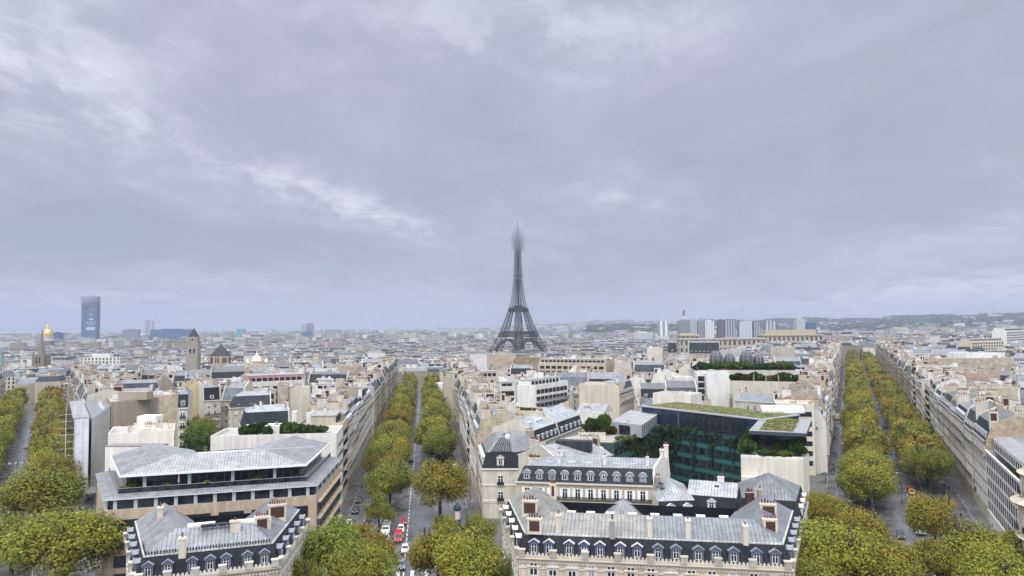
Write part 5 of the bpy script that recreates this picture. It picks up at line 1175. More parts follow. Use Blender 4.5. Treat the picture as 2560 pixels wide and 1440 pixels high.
for y in (.3, 2.6, 4.8):
    for k in range(14): mb.beam(sl(-2.6-(.0), y, 2*k), sl(-2.6, y+2.2, 2*k), .05, M_metal, (.6, .62, .65)); 
    mb.beam(sl(-2.6, y, 0), sl(-2.6, y, 26), .07, M_metal, (.6, .62, .65)); mb.beam(sl(-.3, y, 0), sl(-.3, y, 26), .07, M_metal, (.6, .62, .65))
    for k in range(14): mb.beam(sl(-2.6, y, 2*k), sl(-.3, y, 2*k), .05, M_metal, (.6, .62, .65)); mb.beam(sl(-2.6, y, 2*k), sl(-.3, y, 2*k+2), .04, M_metal, (.6, .62, .65))
mb.build('stair_frame', r)
mb = MB(); mb.box(0, -1.4, 24.2, Ls, 3.0, 24.6, M_zinc, ZINCL, tuple(sA), an, True); mb.build('scaffold_roof', r)
for k in range(4): mb = MB(); mb.box(1.0, -1.26, 6.4+2.3*k, 3.6, -1.2, 7.6+2.3*k, M_paint, (.03, .04, .16), tuple(sA), an, True); mb.build('blue_banner', r)
mb = MB(); mb.box(-8, -3.2, 3.0, 4, 1.6, 3.3, M_paint, (.22, .24, .22), tuple(sA), an, True)
for x in (-7.6, -3, 1): mb.box(x, -3, 0, x+.2, -2.8, 3, M_metal, (.2, .2, .2), tuple(sA), an)
mb.build('hoarding_deck', r)
fs = [av('left', 317.5, HW+.4), av('left', 257, HW+.4), tuple(a_-Vector((.2, 0))), tuple(a_+ml*24-Vector((.2, 0)))]; r2 = new_house('taupe house front hidden behind the white sheeted scaffold', foot=fs)
mb = MB(); mb.prism(fs, -.5, 23.8, M_wall, (.48, .48, .48), M_zinc, ZINC); mb.build('wall', r2); clutter(r2, fs, 23.8, 5)
fo = quad((270, 1083), (436, 1073), 20.6, 17); r = new_house('low white building cluttered with chimneys and machines in front of the taupe block', foot=fo)
modern(r, fo, 'bfpb', -.5, 19.6, (.76, .73, .68), pent=0, clut=16, roofcol=(0.47, 0.41, 0.36)); 
for k, (u, v) in enumerate(((.25, .3), (.62, .35), (.8, .6), (.45, .7))): x, y = inq(fo, u, v); stack(r, -1.9, 1.9, .7, 19.5, 21.6, (x, y), -.03, (.78, .74, .68), npot=6)
fo2 = [fo[0], lerp(fo[0], fo[1], .86), lerp(fo[3], fo[2], .86), fo[3]]; x, y = inq(fo, .6, .75); roof_box(r, 'lift_housing', x, y, 19.6, 6, 5, 4.2, (.80, .79, .76), -.03, M_wall)
mb = MB(); p0 = Vector(fo[0])-Vector((0, 5)); mb.box(3, -1.5, 0, 19, 3, 17.6, M_wall, (.76, .74, .70), tuple(p0), -.03); mb.build('front_annex', r)
mb = MB(); mb.box(3, -1.5, 17.6, 19, 3, 17.9, M_paint, (.2, .19, .18), tuple(p0), -.03); mb.build('annex_roof', r)
def blk(label, p1, p2, z, depth, edges='fbpb', style='mansard', name='apartment_building', cat='apartment building', skew=0.0, p3=None, **k):
    fo = quad(p1, p2, z, depth, p3, skew); g = ground(*fo[0])-1; r = new_house(label, cat, name, fo)
    if style == 'modern': modern(r, fo, edges, g, z-.8, **k)
    elif style == 'blind':
        mb = MB(); m_ = k.get('m', M_wall); c = k.get('col', PALE)
        mb.prism(fo, g, z, m_, c); mb.build('wall', r)
        if k.get('roof', 'flat') == 'gable': rowtop(r, fo, 'pbpb', z, 0, .1, k.get('rh', 3), k.get('roofcol', ZINC), SLATE)
        else: flat_top(r, fo, z, (.36, .36, .37), .45, c); clutter(r, fo, z+.05, k.get('clut', 3))
        for q in range(k.get('flues', 1)):
            x, y = inq(fo, (q+.5+random.uniform(-.2, .2))/max(1, k.get('flues', 1)), .1); stack(r, -1.6, 1.6, .6, z-.2, z+random.uniform(1.2, 2.2), (x, y), math.atan2(fo[1][1]-fo[0][1], fo[1][0]-fo[0][0]), jit(c), npot=6)
    else: house(r, fo, edges, g, z, **k)
    return r, fo
# left centre
blk('white house with six slate roof windows and French casements behind the big metal roof', (604, 1071), (724, 1064), 20.5, 13, 'fbpp', col=(0.67, 0.65, 0.62), mh=4.6, mi=1.2, rh=1.6, slatecol=(0.03, 0.04, 0.05), roofcol=(0.40, 0.43, 0.47), dorm='zinc', dbay=5, bay=6.2, ww=1.5, wh=2.2, chim=1, balc=(), dscale=.55)
blk('slate roofed cream house with six skylights left of the taupe chimney wall', (575, 1020), (678, 1015), 20.5, 12, 'fbpp', col=(0.53, 0.48, 0.40), mh=4.2, mi=2.2, rh=1.6, slatecol=(0.04, 0.05, 0.07), roofcol=ZINCL, dorm='zinc', dscale=.5, dbay=3.5, chim=1, balc=())
blk('cream house with balconies under a black mansard behind the russet courtyard tree', (508, 1002), (552, 999), 21.5, 12, 'fbpb', col=(0.60, 0.57, 0.50), mh=5.2, mi=1.0, rh=1.5, dorm='white', chim=2, balc=(1, 2, 3, 4))
blk('grey roofed house with one big white dormer right of the black mansard', (554, 1000), (606, 1000), 20, 13, 'fbpb', col=(0.57, 0.52, 0.43), mh=5, mi=2.5, rh=2, slatecol=(0.21, 0.24, 0.28), dorm='white', dbay=6, chim=1)
blk('narrow white house with stacked windows and iron guards against the yellow flue wall', (444, 1020), (470, 1019), 24, 14, 'fbpb', col=(0.65, 0.64, 0.60), mh=4.5, dorm='arch', dbay=3.0, bay=5, win='rail', ww=1.6, chim=0, balc=())
blk('tall yellow ochre wall striped with flue pipes beside the stacked white windows', (471, 964), (508, 962), 27.5, 10, style='blind', col=(0.57, 0.47, 0.31), flues=2, name='flue_wall_house')
blk('beige slab house with one big dark window left of the white balconied block', (648, 975), (690, 972), 23, 12, 'fbpb', 'modern', col=(0.53, 0.50, 0.43), pent=0, bay=9, ww=6, wh=2.2, gf=16)
blk('grey brown rubble chimney wall between beige houses', (694, 970), (720, 970), 24.5, 8, style='blind', m=M_rubble, col=(0.43, 0.38, 0.31), flues=2)
blk('pale blank wall with a brown roof line left of the white balconied block', (722, 972), (776, 970), 24, 10, style='blind', col=(0.58, 0.55, 0.46), flues=1)
blk('white modern block with long balconies and awnings over the central avenue', (782, 972), (916, 972), 24, 12, 'fbpb', 'modern', col=(0.67, 0.66, 0.64), bay=4.2, ww=3.2, wh=1.8, balc=(1, 2, 3, 4, 5), pent=2.6)
blk('white house with a black roof full of skylights below the rubble walls', (770, 957), (866, 957), 21, 12, 'fbpb', col=(0.67, 0.67, 0.65), mh=4.5, mi=2.2, rh=1.2, slatecol=(0.03, 0.03, 0.03), roofcol=(0.17, 0.17, 0.19), dorm='white', dscale=.6, dbay=6, chim=1, balc=(), bay=4, ww=2.2)
blk('white terraced block topped by a pink penthouse storey', (619, 955), (762, 949), 24.6, 14, 'fbpb', 'modern', col=(0.65, 0.63, 0.60), pcol=(0.53, 0.31, 0.33), set_back=.8, pent=3.6, bay=5, ww=3.6, wh=1.9, balc=(4, 5))
blk('long grey rubble party wall below the stone house fronts of the central avenue', (818, 917), (905, 915), 26, 10, style='blind', m=M_rubble, col=(0.45, 0.40, 0.32), flues=3)
blk('pale tower like house end with two shades of plaster beside the rubble wall', (905, 919), (955, 918), 25.5, 12, 'fbpb', col=(0.55, 0.52, 0.45), mh=3, chim=1)
# centre right
blk('pink plastered gable house above the right side of the central avenue', (1133, 922), (1184, 922), 24.5, 12, style='blind', col=(0.48, 0.33, 0.27), roof='gable', flues=0)
blk('beige terrace house with a long parapet and two tall windows below the pink gable', (1136, 945), (1252, 940), 23.5, 16, 'fbpb', 'modern', col=(0.53, 0.48, 0.39), pent=3.4, set_back=3, bay=10, ww=1.4, wh=2.2, pcol=(0.53, 0.49, 0.40))
blk('white walled lift tower with one dark opening before the rubble wall', (1187, 890), (1217, 889), 30, 8, style='blind', col=(0.69, 0.69, 0.69), flues=0, clut=0, name='lift_tower', cat='building')
blk('broad stained rubble party wall left of the lattice tower foot', (1219, 886), (1284, 884), 29, 10, style='blind', m=M_rubble, col=(0.52, 0.46, 0.38), flues=1)
blk('low dark brown party wall right of the stained rubble wall', (1287, 893), (1344, 895), 28, 10, style='blind', m=M_rubble, col=(0.31, 0.25, 0.20), flues=1)
blk('long beige block with green glass balconies and a planted roof below the lattice tower', (1345, 905), (1514, 907), 26.5, 14, 'fbpb', 'modern', col=(0.52, 0.46, 0.36), bay=4, ww=3, wh=1.9, balc=(1, 2, 3, 4, 5), pent=2.8)
blk('brown block with a grey recessed panel at the end of the long balconies', (1515, 899), (1566, 899), 28, 12, style='blind', col=(0.40, 0.33, 0.25), flues=0)
blk('white stepped apartment block with a blank flank and ribbon windows facing right', (1293, 962), (1338, 962), 25.5, 18, 'bfpb', 'modern', p3=(1420, 951), col=(0.71, 0.71, 0.69), bay=3.4, ww=2.9, wh=1.9, balc=(3, 4, 5), pent=2.8, gf=3.4)
blk('grey fronted block with square dark windows attached to the white blank flank', (1249, 966), (1290, 965), 25, 14, 'fbpb', 'modern', col=(0.57, 0.56, 0.52), bay=3.6, ww=2.8, wh=1.9, pent=2.5, set_back=2.5)
r, fo = blk('cream bow fronted house with two French windows and a planted roof', (1254, 1024), (1352, 1028), 19.8, 12, 'fbpp', 'modern', col=(0.64, 0.58, 0.47), bay=8, ww=1.6, wh=2.6, pent=0, clut=2)
for k in range(6): x, y = inq(fo, .35+.1*k, .35); shrub(x, y, 19.3, 1.3, 1.0, f'low dry terrace plants, {nth(k)} from the left on the bow fronted house', GREENS[2], group='plants on the bow fronted house')
mb = MB(); x, y = inq(fo, .2, .4); mb.lathe([(2.0, 2.0), (.9, 3.0), (.05, 4.0)], M_paint, (.85, .85, .85), (x, y, 19.2), n=4); 
for k in range(4): mb.beam((x+1.35*math.cos(R(90*k)), y+1.35*math.sin(R(90*k)), 19.2), (x+1.35*math.cos(R(90*k)), y+1.35*math.sin(R(90*k)), 21.3), .05, M_paint, (.8, .8, .8))
tag(mb.build('garden_tent'), 'small white pointed garden tent on the bow fronted house terrace', 'tent')
blk('big beige blank flank streaked with two dark water stains', (1447, 963), (1547, 965), 24.5, 16, style='blind', col=(0.58, 0.52, 0.42), flues=0, clut=2)
blk('slate mansard house with five dormers right of the stained blank flank', (1550, 990), (1585, 977), 20, 12, 'fbpb', col=(0.57, 0.50, 0.40), mh=5, mi=1.6, rh=1.5, slatecol=(0.09, 0.09, 0.11), dorm='zinc', dbay=2.4, chim=0)
blk('white low house with roof glazing in front of the stained blank flank', (1440, 1030), (1510, 1034), 18.2, 10, style='blind', col=(0.69, 0.68, 0.65), roof='gable', roofcol=ZINCL, flues=1)
# right of centre: white stair tower house, long blank wall, garden roof, domes
r, fo = blk('white stair tower with one arched and two square dark windows', (1741, 931), (1764, 931), 28.5, 9, 'fppp', 'modern', col=(0.71, 0.71, 0.69), pent=0, bay=9, ww=3.0, wh=2.8, gf=10, clut=1)
blk('tall blank white house joined to the arched stair tower', (1766, 936), (1822, 936), 28, 14, style='blind', col=(0.72, 0.72, 0.71), flues=2, clut=6)
blk('white bow windowed house with planted terrace left of the arched stair tower', (1687, 944), (1738, 944), 26.5, 12, 'fppp', 'modern', col=(0.69, 0.67, 0.63), pent=0, bay=4, ww=1.5, wh=2.2, clut=3)
blk('low white wall house with terrace hedge below the bow windowed house', (1632, 985), (1726, 990), 23, 12, style='blind', col=(0.69, 0.66, 0.60), flues=1)
r, fo = blk('long pale blank wall crowned by a dense roof garden', (1831, 954), (2026, 958), 25.8, 18, style='blind', col=(0.55, 0.52, 0.45), flues=0, clut=0)
for k in range(15):
    x, y = inq(fo, .03+.064*k, random.uniform(.12, .3)); shrub(x, y, 25.9, random.uniform(1.6, 2.6), random.uniform(2.2, 3.6), f'dense dark roof garden shrub, {nth(k)} from the left above the long blank wall', random.choice(GREENS), group='roof garden shrubs above the long blank wall')
for k in range(4): x, y = inq(fo, .28+.16*k, .06); mb = MB(); mb.lathe([(.08, 0), (.34, .8), (.26, 2.6), (.02, 3.6)], M_paint, (.22, .21, .2), n=7); o = mb.build('closed_parasol'); o.location = (x, y, 25.9); tag(o, f'closed dark parasol, {nth(k)} from the left on the roof garden', 'parasol', 'closed parasols on the roof garden')
blk('grey zinc roof with two white chimneys below the long blank wall', (1838, 1000), (1936, 1006), 21, 14, 'pbpb', col=PALE, mh=0, rh=2.5, roofcol=(0.24, 0.26, 0.29), chim=2)
blk('pale flat roof over a green glass strip behind the planted office', (1940, 1008), (2035, 1010), 24, 12, 'fbpb', 'modern', col=(0.62, 0.58, 0.50), pent=0, bay=4, ww=3.6, wh=1.6, roofcol=(0.52, 0.50, 0.43), clut=2)
DG = P(1866, 924, 27.5); fo = quad((1742, 925), (1990, 925), 27.5, 30); r = new_house('flat roofed block carrying four dark domes and a rooftop wood', foot=fo)
mb = MB(); mb.prism(fo, ground(*fo[0])-1, 27.5, M_wall, PALE, M_sedum); mb.build('wall', r)
for k, (px_, w_) in enumerate(((1791, 34), (1824, 28), (1866, 34), (1897, 26))):
    x, y, z = PD(px_, 905, fo[0][1]+14); rr = w_/2/1806*y
    t = empty('glass_dome', (x, y, 29.5)); tag(t, ('leftmost of the four dark ribbed rooftop domes', 'smaller dark dome second from the left on the garden roof', 'third dark ribbed dome on the garden roof', 'rightmost dark dome with a cream arch on the garden roof')[k], 'dome', 'dark domes on the garden roof')
    mb = MB(); mb.lathe([(rr, 0), (rr*1.03, rr*.7), (rr*.9, rr*1.25), (rr*.62, rr*1.7), (rr*.3, rr*1.95), (.01, rr*2.0)], M_zinc, (.10, .105, .12), n=16); mb.build('shell', t)
    for j in range(8): 
        a = 2*math.pi*j/8; mb = MB(); pr_ = [(rr*1.0, 0), (rr*1.05, rr*.7), (rr*.92, rr*1.27), (rr*.64, rr*1.72), (rr*.3, rr*1.98)]
        for (r0, z0), (r1, z1_) in zip(pr_, pr_[1:]): mb.beam((r0*math.cos(a), r0*math.sin(a), z0), (r1*math.cos(a), r1*math.sin(a), z1_), .12, M_metal, (.3, .31, .33))
        mb.build('rib', t)
for k in range(26):
    x, y = inq(fo, .02+.037*k, random.uniform(.08, .22)); shrub(x, y, 27.4, random.uniform(2.4, 3.8), random.uniform(1.8, 3.8), f'rooftop garden tree, {nth(k)} from the left before the dark domes', random.choice(GREENS), 'tree', 'rooftop wood before the dark domes', 'roof_tree')
blk('black mansard house with rows of white dormers behind the domed garden', (1722, 884), (1800, 884), 27, 14, 'fbpb', col=(0.57, 0.50, 0.40), mh=9, mi=2.4, rh=1, slatecol=(0.04, 0.05, 0.06), dorm='white', dbay=3, chim=2, near=True, balc=())
blk('white long wall behind the four dark domes', (1800, 877), (1864, 877), 30, 12, style='blind', col=(.42, .415, .40), flues=0)
blk('broad greige wall with one white flue right of the dark domes', (1926, 869), (1988, 869), 31, 12, style='blind', col=(0.41, 0.39, 0.34), flues=1)
blk('dark domed slate house left of the black mansard', (1670, 882), (1692, 882), 28, 10, 'fbpb', col=(0.52, 0.48, 0.41), mh=8, mi=3, rh=1, dorm='arch', chim=0)
blk('pale blank gable and white house by the dark domed slate house', (1617, 872), (1656, 872), 31, 12, style='blind', col=(0.62, 0.58, 0.50), flues=1)
# right of the right hand avenue
blk('very long brown rubble party wall across the right hand roofs', (2292, 898), (2528, 896), 27, 12, style='blind', m=M_rubble, col=(0.43, 0.38, 0.31), flues=2, clut=6)
blk('brown rubble wall second in the stack of long walls at right', (2400, 934), (2500, 933), 25, 12, style='blind', m=M_rubble, col=(0.38, 0.32, 0.26), flues=3)
blk('light rubble wall with pale patch nearest the right edge', (2452, 972), (2545, 970), 24, 12, style='blind', m=M_rubble, col=(0.50, 0.46, 0.38), flues=3)
blk('red brick flue block among pale roofs at right', (2312, 920), (2348, 919), 26, 9, style='blind', m=M_brick, flues=3)
blk('white long wall with a row of pots behind the rubble end wall', (2345, 953), (2416, 951), 24.5, 10, style='blind', col=(0.69, 0.66, 0.62), flues=4)
blk('rubble gable house with a pink patch beside the right hand avenue', (2352, 960), (2394, 960), 23.5, 10, style='blind', m=M_rubble, col=(0.53, 0.46, 0.37), flues=2)
blk('white attic row with seven dark windows above massed chimney pots', (2428, 1006), (2550, 1004), 22.5, 12, 'fbpb', 'modern', col=(0.69, 0.67, 0.65), pent=0, bay=3.2, ww=1.3, wh=1.9, clut=6)
for k, (px_, py_, w_) in enumerate(((2492, 1030, 50), (2506, 1043, 60), (2540, 1030, 44), (2500, 1058, 50), (2528, 1066, 50), (2552, 1050, 36))):
    x, y = P(px_, py_, 22); t = empty('chimney_wall', (x, y, 0)); tag(t, f'white chimney wall with a long row of pots, {nth(k)} of six by the right edge', 'chimney wall', 'rows of chimney pots by the right edge'); wd = w_/1806*y; stack(t, -wd/2, wd/2, .7, 0, 22.4, (0, 0), random.uniform(-.1, .1), random.choice((WHITE, PALE, (.72, .66, .56))), npot=14, name='stack')
blk('white roofed block with black hedge in the far right background', (2415, 885), (2512, 883), 30, 16, style='blind', col=(0.71, 0.71, 0.71), flues=0, clut=5)
blk('cream four storey block with rows of square windows far right', (2428, 852), (2510, 850), 31, 14, 'fbpb', 'modern', col=(0.62, 0.57, 0.46), bay=4.6, ww=2.2, wh=1.8, pent=2.6)
blk('tall white modern block at the far right edge', (2516, 826), (2560, 824), 40, 16, 'fbpb', 'modern', col=(0.69, 0.68, 0.67), bay=5, ww=3, wh=1.8, pent=4)
# ------------------------------------------------------------------ the rest of the near city: lots in rows between the avenues
def inside(p, poly, pad=0.0):
    "is p in a convex footprint grown by pad (either winding)"
    n = len(poly); sgn = 0
    area = sum(poly[i][0]*poly[(i+1) % n][1]-poly[(i+1) % n][0]*poly[i][1] for i in range(n)); w_ = 1 if area > 0 else -1
    for i in range(n):
        a, b = poly[i], poly[(i+1) % n]; L = math.hypot(b[0]-a[0], b[1]-a[1]) or 1
        if w_*((b[0]-a[0])*(p[1]-a[1])-(b[1]-a[1])*(p[0]-a[0]))/L < -pad: return False
    return True
def av_clear(x, y, pad):
    for nm, smax in (('centre', 660), ('right', 1075), ('left', 650)):
        (x0, y0), a = AV[nm]; dx, dy = x-x0, y-y0; off = dx*math.cos(a)-dy*math.sin(a); s = x*math.sin(a)+y*math.cos(a)
        if abs(off) < pad and s < smax: return False
    return True
for q in ([(430, 1075, 18), (650, 1075, 18), (700, 1000, 20), (440, 1000, 20)], [(690, 1065, 20), (960, 1050, 20), (930, 985, 22), (640, 985, 22)], [(1235, 1072, 19), (1450, 1052, 19), (1590, 1012, 20), (1590, 978, 22), (1240, 985, 22)], [(1600, 1012, 23), (2030, 1014, 23), (2030, 968, 24), (1600, 985, 24)]):
    USED.append([P(*v) for v in q])                            # courts kept open in front of the houses built above
LOTS = []
def lots(azm, azw, s0, s1, name):
    a = R(azm); ca, sa = math.cos(a), math.sin(a); v = s0; row = 0
    while v < s1:
        dep = random.uniform(11, 16); u = -v*math.tan(R(azw))-10
        while u < v*math.tan(R(azw))+10:
            wd = random.uniform(10, 21)
            q = [(u, v), (u+wd, v), (u+wd, v+dep), (u, v+dep)]
            foot = [(x*ca+y*sa, -x*sa+y*ca) for x, y in q]; c = (sum(p[0] for p in foot)/4, sum(p[1] for p in foot)/4)
            azc = math.degrees(math.atan2(c[0], c[1])); px_, py_ = Q(c[0], c[1], ground(*c)+20)
            ok = -60 < px_ < 2620 and all(av_clear(*p, HW+14.5) for p in foot+[c]) and not any(inside(p, U, 1.0) for U in USEDN(c) for p in foot+[c, lerp(foot[0], foot[1], .5), lerp(foot[1], foot[2], .5), lerp(foot[3], foot[0], .5)]) and not any(inside(p, foot, 1.0) for U in USEDN(c) for p in U)
            if ok and random.random() < .93: LOTS.append((math.hypot(*c), name, row, foot, c)); u += wd+random.choice((.1, .1, .1, .1, 5))
            else: u += 3 if not ok else wd*.6
        v += dep+random.choice((3.0, 5, 8, 11)); row += 1
UC = None
def USEDN(c):
    global UC
    if UC is None: UC = [(sum(p[0] for p in U)/len(U), sum(p[1] for p in U)/len(U), max(math.hypot(p[0]-q[0], p[1]-q[1]) for p in U for q in U), U) for U in USED]
    return [U for x, y, d, U in UC if math.hypot(x-c[0], y-c[1]) < d+26]
lots(-19.5, 13, 215, 1150, 'left'); lots(9.0, 15, 190, 1150, 'middle'); lots(36, 11.5, 190, 1150, 'right'); lots(-37, 6, 330, 1150, 'outer')
LOTS.sort(key=lambda t: t[0]); NEARLOTS, FARLOTS = LOTS[:205], LOTS[205:]
SECT = {'left': 'left of central avenue', 'middle': 'right of central avenue', 'right': 'beyond right avenue', 'outer': 'beyond left avenue'}
cnt = {}
for dist, name, row, foot, c in NEARLOTS:
    g = ground(*c); k = cnt[name] = cnt.get(name, -1)+1; t = random.random(); near = dist < 360
    turn = random.random() < .5; edges = 'fbpb' if not turn else 'bfbf'
    col = jit(random.choice((CREAM, PALE, PALE, WHITE, (.50, .48, .44)))); place = f'{nth(k)} nearest {SECT[name]}'
    bm, bc, bw = random.choice(((M_wall, jit(WHITE), 'white'), (M_wall, jit(WHITE), 'white'), (M_wall, jit(PALE), 'pale'), (M_wall, jit((.52, .47, .39)), 'beige'), (M_wall, jit((.50, .49, .46)), 'greyish'), (M_wall, jit((.42, .41, .39)), 'grey'), (M_wall, jit(TAUPE), 'taupe')))
    h = random.uniform(15, 21.5)
    if t < .2:
        r = new_house(f'flat roofed block with {bw} blind walls, {place}', foot=foot, group='houses '+SECT[name]); modern(r, foot, edges, g-1, g+h+2, jit(WHITE), near=near, bay=3.2, ww=2.4, balc=(3, 4, 5) if random.random() < .5 else (), pent=random.choice((0, 2.6, 2.8)), clut=5, blindcol=bc, blindm=bm)
        if random.random() < .4:
            for q in range(4):
                x, y = inq(foot, random.uniform(.2, .8), random.uniform(.04, .12)); shrub(x, y, g+h+2, random.uniform(.9, 1.5), random.uniform(1, 2), f'terrace bush {nth(q)} on the {nth(k)} nearest house {SECT[name]}', random.choice(GREENS[:4]), group='bushes on house terraces')
    else:
        low = t > .72; rc = random.choice((ZINC, ZINC, ZINCL, ZINCD, ZINCD, (.22, .235, .26)))
        r = new_house(f'{"low zinc" if low else "mansard"} house with {bw} party walls, {place}', foot=foot, group='houses '+SECT[name])
        house(r, foot, edges, g-1, g+h-(2 if low else 0), col, mh=0 if low else random.uniform(3, 5.2), mi=random.uniform(1.1, 2.4), rh=random.uniform(1.2, 3.2), roofcol=jit(rc), slatecol=jit(random.choice((SLATE, SLATE, (.08, .09, .11), (.2, .22, .26)))), dorm=random.choice(('zinc', 'white', 'arch', 'zinc')), near=near, chim=random.choice((1, 2, 3)), balc=random.choice(((), (4,), (1, 4))), blindm=bm, blindcol=bc, bay=random.uniform(2.5, 3.4))
        for q in range(random.choice((0, 1, 2))):
            x, y = inq(foot, random.uniform(.2, .8), random.uniform(.3, .7)); roof_box(r, 'skylight', x, y, g+h+random.uniform(3.4, 4.6) if not low else g+h-.3, 1.2, 1.0, .5, jit((.6, .64, .68)))
# ------------------------------------------------------------------ trees
def crown_mesh(seed, n, leaf, blobs, conic=0.0):
    "crown about 1 in radius: many leaf faces spread over overlapping clumps, with gaps between"
    rnd = random.Random(seed); B = []
    for k in range(blobs):
        a, zz = rnd.uniform(0, 6.283), rnd.uniform(-.75, .95); q = math.sqrt(max(0, 1-zz*zz)); rr = rnd.uniform(.45, .78)
        w_ = 1-conic*max(0, zz)
        B.append((Vector((rr*q*math.cos(a)*w_, rr*q*math.sin(a)*w_, rr*zz*(.9+conic*.6))), rnd.uniform(.24, .40)*(1-.3*conic*max(0, zz)), rnd.uniform(.62, 1.35), rnd.random()))
    tot = sum(b[1]**2 for b in B); mb = MB()
    for c, r, tint, yel in B:
        tint = .55+.45*tint; base = (.208*tint, .216*tint, .048*tint) if yel < .7 else (.245*tint, .216*tint, .046*tint)
        for _ in range(int(n*r*r/tot)):
            d = Vector((rnd.gauss(0, 1), rnd.gauss(0, 1), rnd.gauss(0, 1))).normalized(); p = c+d*r*(rnd.random()**.28)*rnd.uniform(.86, 1.14)
            nr = (d+Vector((rnd.gauss(0, .4), rnd.gauss(0, .4), rnd.gauss(.35, .35)))).normalized(); u = nr.orthogonal().normalized(); v = nr.cross(u); t = rnd.uniform(0, 6.283); u, v = u*math.cos(t)+v*math.sin(t), v*math.cos(t)-u*math.sin(t)
            s = leaf*rnd.uniform(.6, 1.35); j = rnd.uniform(.75, 1.25)
            mb.face([p-u*s, p-v*s*.7, p+u*s, p+v*s*.7], M_leaf, (base[0]*j, base[1]*j, base[2]*j))
    return mb.mesh('crown')
def trunk_mesh(seed):
    rnd = random.Random(seed); mb = MB(); h = 1.0
    def limb(a, d, L, r, depth):
        b = a+d*L; mb.beam(a, b, r, M_bark, r2=r*.62, n=6)
        if depth == 0: return
        for k in range(3):
            nd = (d+Vector((rnd.gauss(0, .55), rnd.gauss(0, .55), rnd.uniform(0, .4)))).normalized(); limb(b, nd, L*rnd.uniform(.55, .8), r*.58, depth-1)
    limb(Vector((0, 0, 0)), Vector((0, 0, 1)), .55, .05, 3)
    return mb.mesh('trunk')
CROWN_N = [crown_mesh(11+k, 15500, .030, 44) for k in range(4)]; CROWN_M = [crown_mesh(31+k, 5200, .048, 34) for k in range(4)]; CROWN_F = [crown_mesh(51+k, 1200, .10, 22) for k in range(3)]
CONE_N = crown_mesh(71, 8000, .032, 34, .75); TRUNK = [trunk_mesh(k) for k in range(4)]
TINT = {'g': (.95, 1.0, .85), 'y': (1.1, 1.12, .85), 'o': (1.12, .98, .8), 'b': (1.0, .80, .75), 'l': (.95, 1.15, .9), 'd': (.5, .72, .7), 'p': (.7, .42, .6)}
NTREE = 0
def tree(x, y, r, h, label, tint='g', group=None, cat='tree', name='plane_tree', crown=None, flat=1.0):
    "r crown radius, h total height"
    global NTREE
    NTREE += 1; g = ground(x, y); o = empty(name, (x, y, g), random.uniform(0, 6)); tag(o, label, cat, group)
    d = math.hypot(x, y); cm = crown or random.choice(CROWN_N if d < 270 else CROWN_M if d < 520 else CROWN_F)
    rz = min(r*flat, h*.47); c = link('crown', cm, o, (0, 0, h-rz*.98), random.uniform(0, 6), (r, r, rz)); t = TINT[tint]; j = random.uniform(.9, 1.1); c.color = (t[0]*j, t[1]*j, t[2]*j, 1)
    link('trunk', random.choice(TRUNK), o, (0, 0, -.1), 0, (h*.62, h*.62, h*.72)); return o
def ptree(px_, py_, rpx, label, tint='g', zc_=9.5, **k):
    "a tree whose crown centre shows at this photo pixel"
    x, y = P(px_, py_, zc_); r = rpx/1806*math.hypot(y, CZ-zc_); return tree(x, y, r*1.07, zc_+r*.85, label, tint, **k)
for a in ((165, 1372, 128, 'big yellow green plane tree at the bottom left corner beside the office', 'y', 9), (95, 1245, 98, 'plane tree with olive crown above the big bottom left tree', 'g', 9), (30, 1350, 75, 'dark green plane tree cut by the left edge above the road', 'g', 7),
    (822, 1372, 92, 'bright green plane tree right of the cresting mansion, over the side lane', 'l', 8.5), (900, 1415, 84, 'yellow green plane tree at the bottom edge left of the cars', 'y', 9), (755, 1432, 46, 'small yellow green tree crown at the bottom edge under the mansion corner', 'y', 8), (935, 1370, 56, 'russet brown plane tree between the side lane and the queue of cars', 'b', 8), (900, 1330, 30, 'small rust tinged tree top above the white parked car', 'o', 7.5),
    (1095, 1372, 74, 'golden plane tree right of the silver car at the bottom', 'o', 8.5), (1178, 1404, 92, 'yellow green plane tree at the bottom edge before the corner mansion', 'y', 8.5), (1195, 1322, 46, 'olive plane tree top below the pale corner house', 'g', 8), (1112, 1312, 34, 'small bright tree top beside the green domed kiosk', 'y', 8), (1318, 1412, 58, 'fresh green tree against the mansion wall at the bottom', 'l', 8),
    (1700, 1440, 62, 'light green tree top at the bottom edge before the mansion front', 'l', 6), (2075, 1392, 118, 'large bright yellow green plane tree right of the mansion at the bottom', 'y', 9.5), (2010, 1432, 70, 'yellow plane tree crown at the bottom edge left of the large bright one', 'y', 9), (2060, 1272, 58, 'ochre tinged plane tree above the large bright one by the slate pavilion', 'o', 9), (2205, 1410, 90, 'golden brown plane tree at the bottom left of the wet road', 'o', 9),
    (2155, 1318, 66, 'olive plane tree on the left of the wet road with a brown fringe', 'o', 9), (2345, 1390, 60, 'ochre plane tree at the bottom right of the wet road', 'o', 9), (2425, 1382, 92, 'broad yellow olive plane tree at bottom right near the ribbed white front', 'y', 9.5), (2480, 1432, 90, 'bright plane tree at the bottom edge in the right corner', 'y', 9), (2545, 1370, 60, 'plane tree cut by the right edge under the round tower', 'g', 9)):
    ptree(a[0], a[1], a[2], a[3], a[4], a[5])
for a in ((503, 1090, 52, 'dark green courtyard tree with a rusty top behind the office roof', 'd', 16), (500, 1062, 34, 'rust brown tree top above the dark courtyard tree', 'b', 18), (583, 1098, 30, 'purple brown courtyard tree beside the white slate roofed house', 'p', 15)): ptree(*a[:5], zc_=a[5])
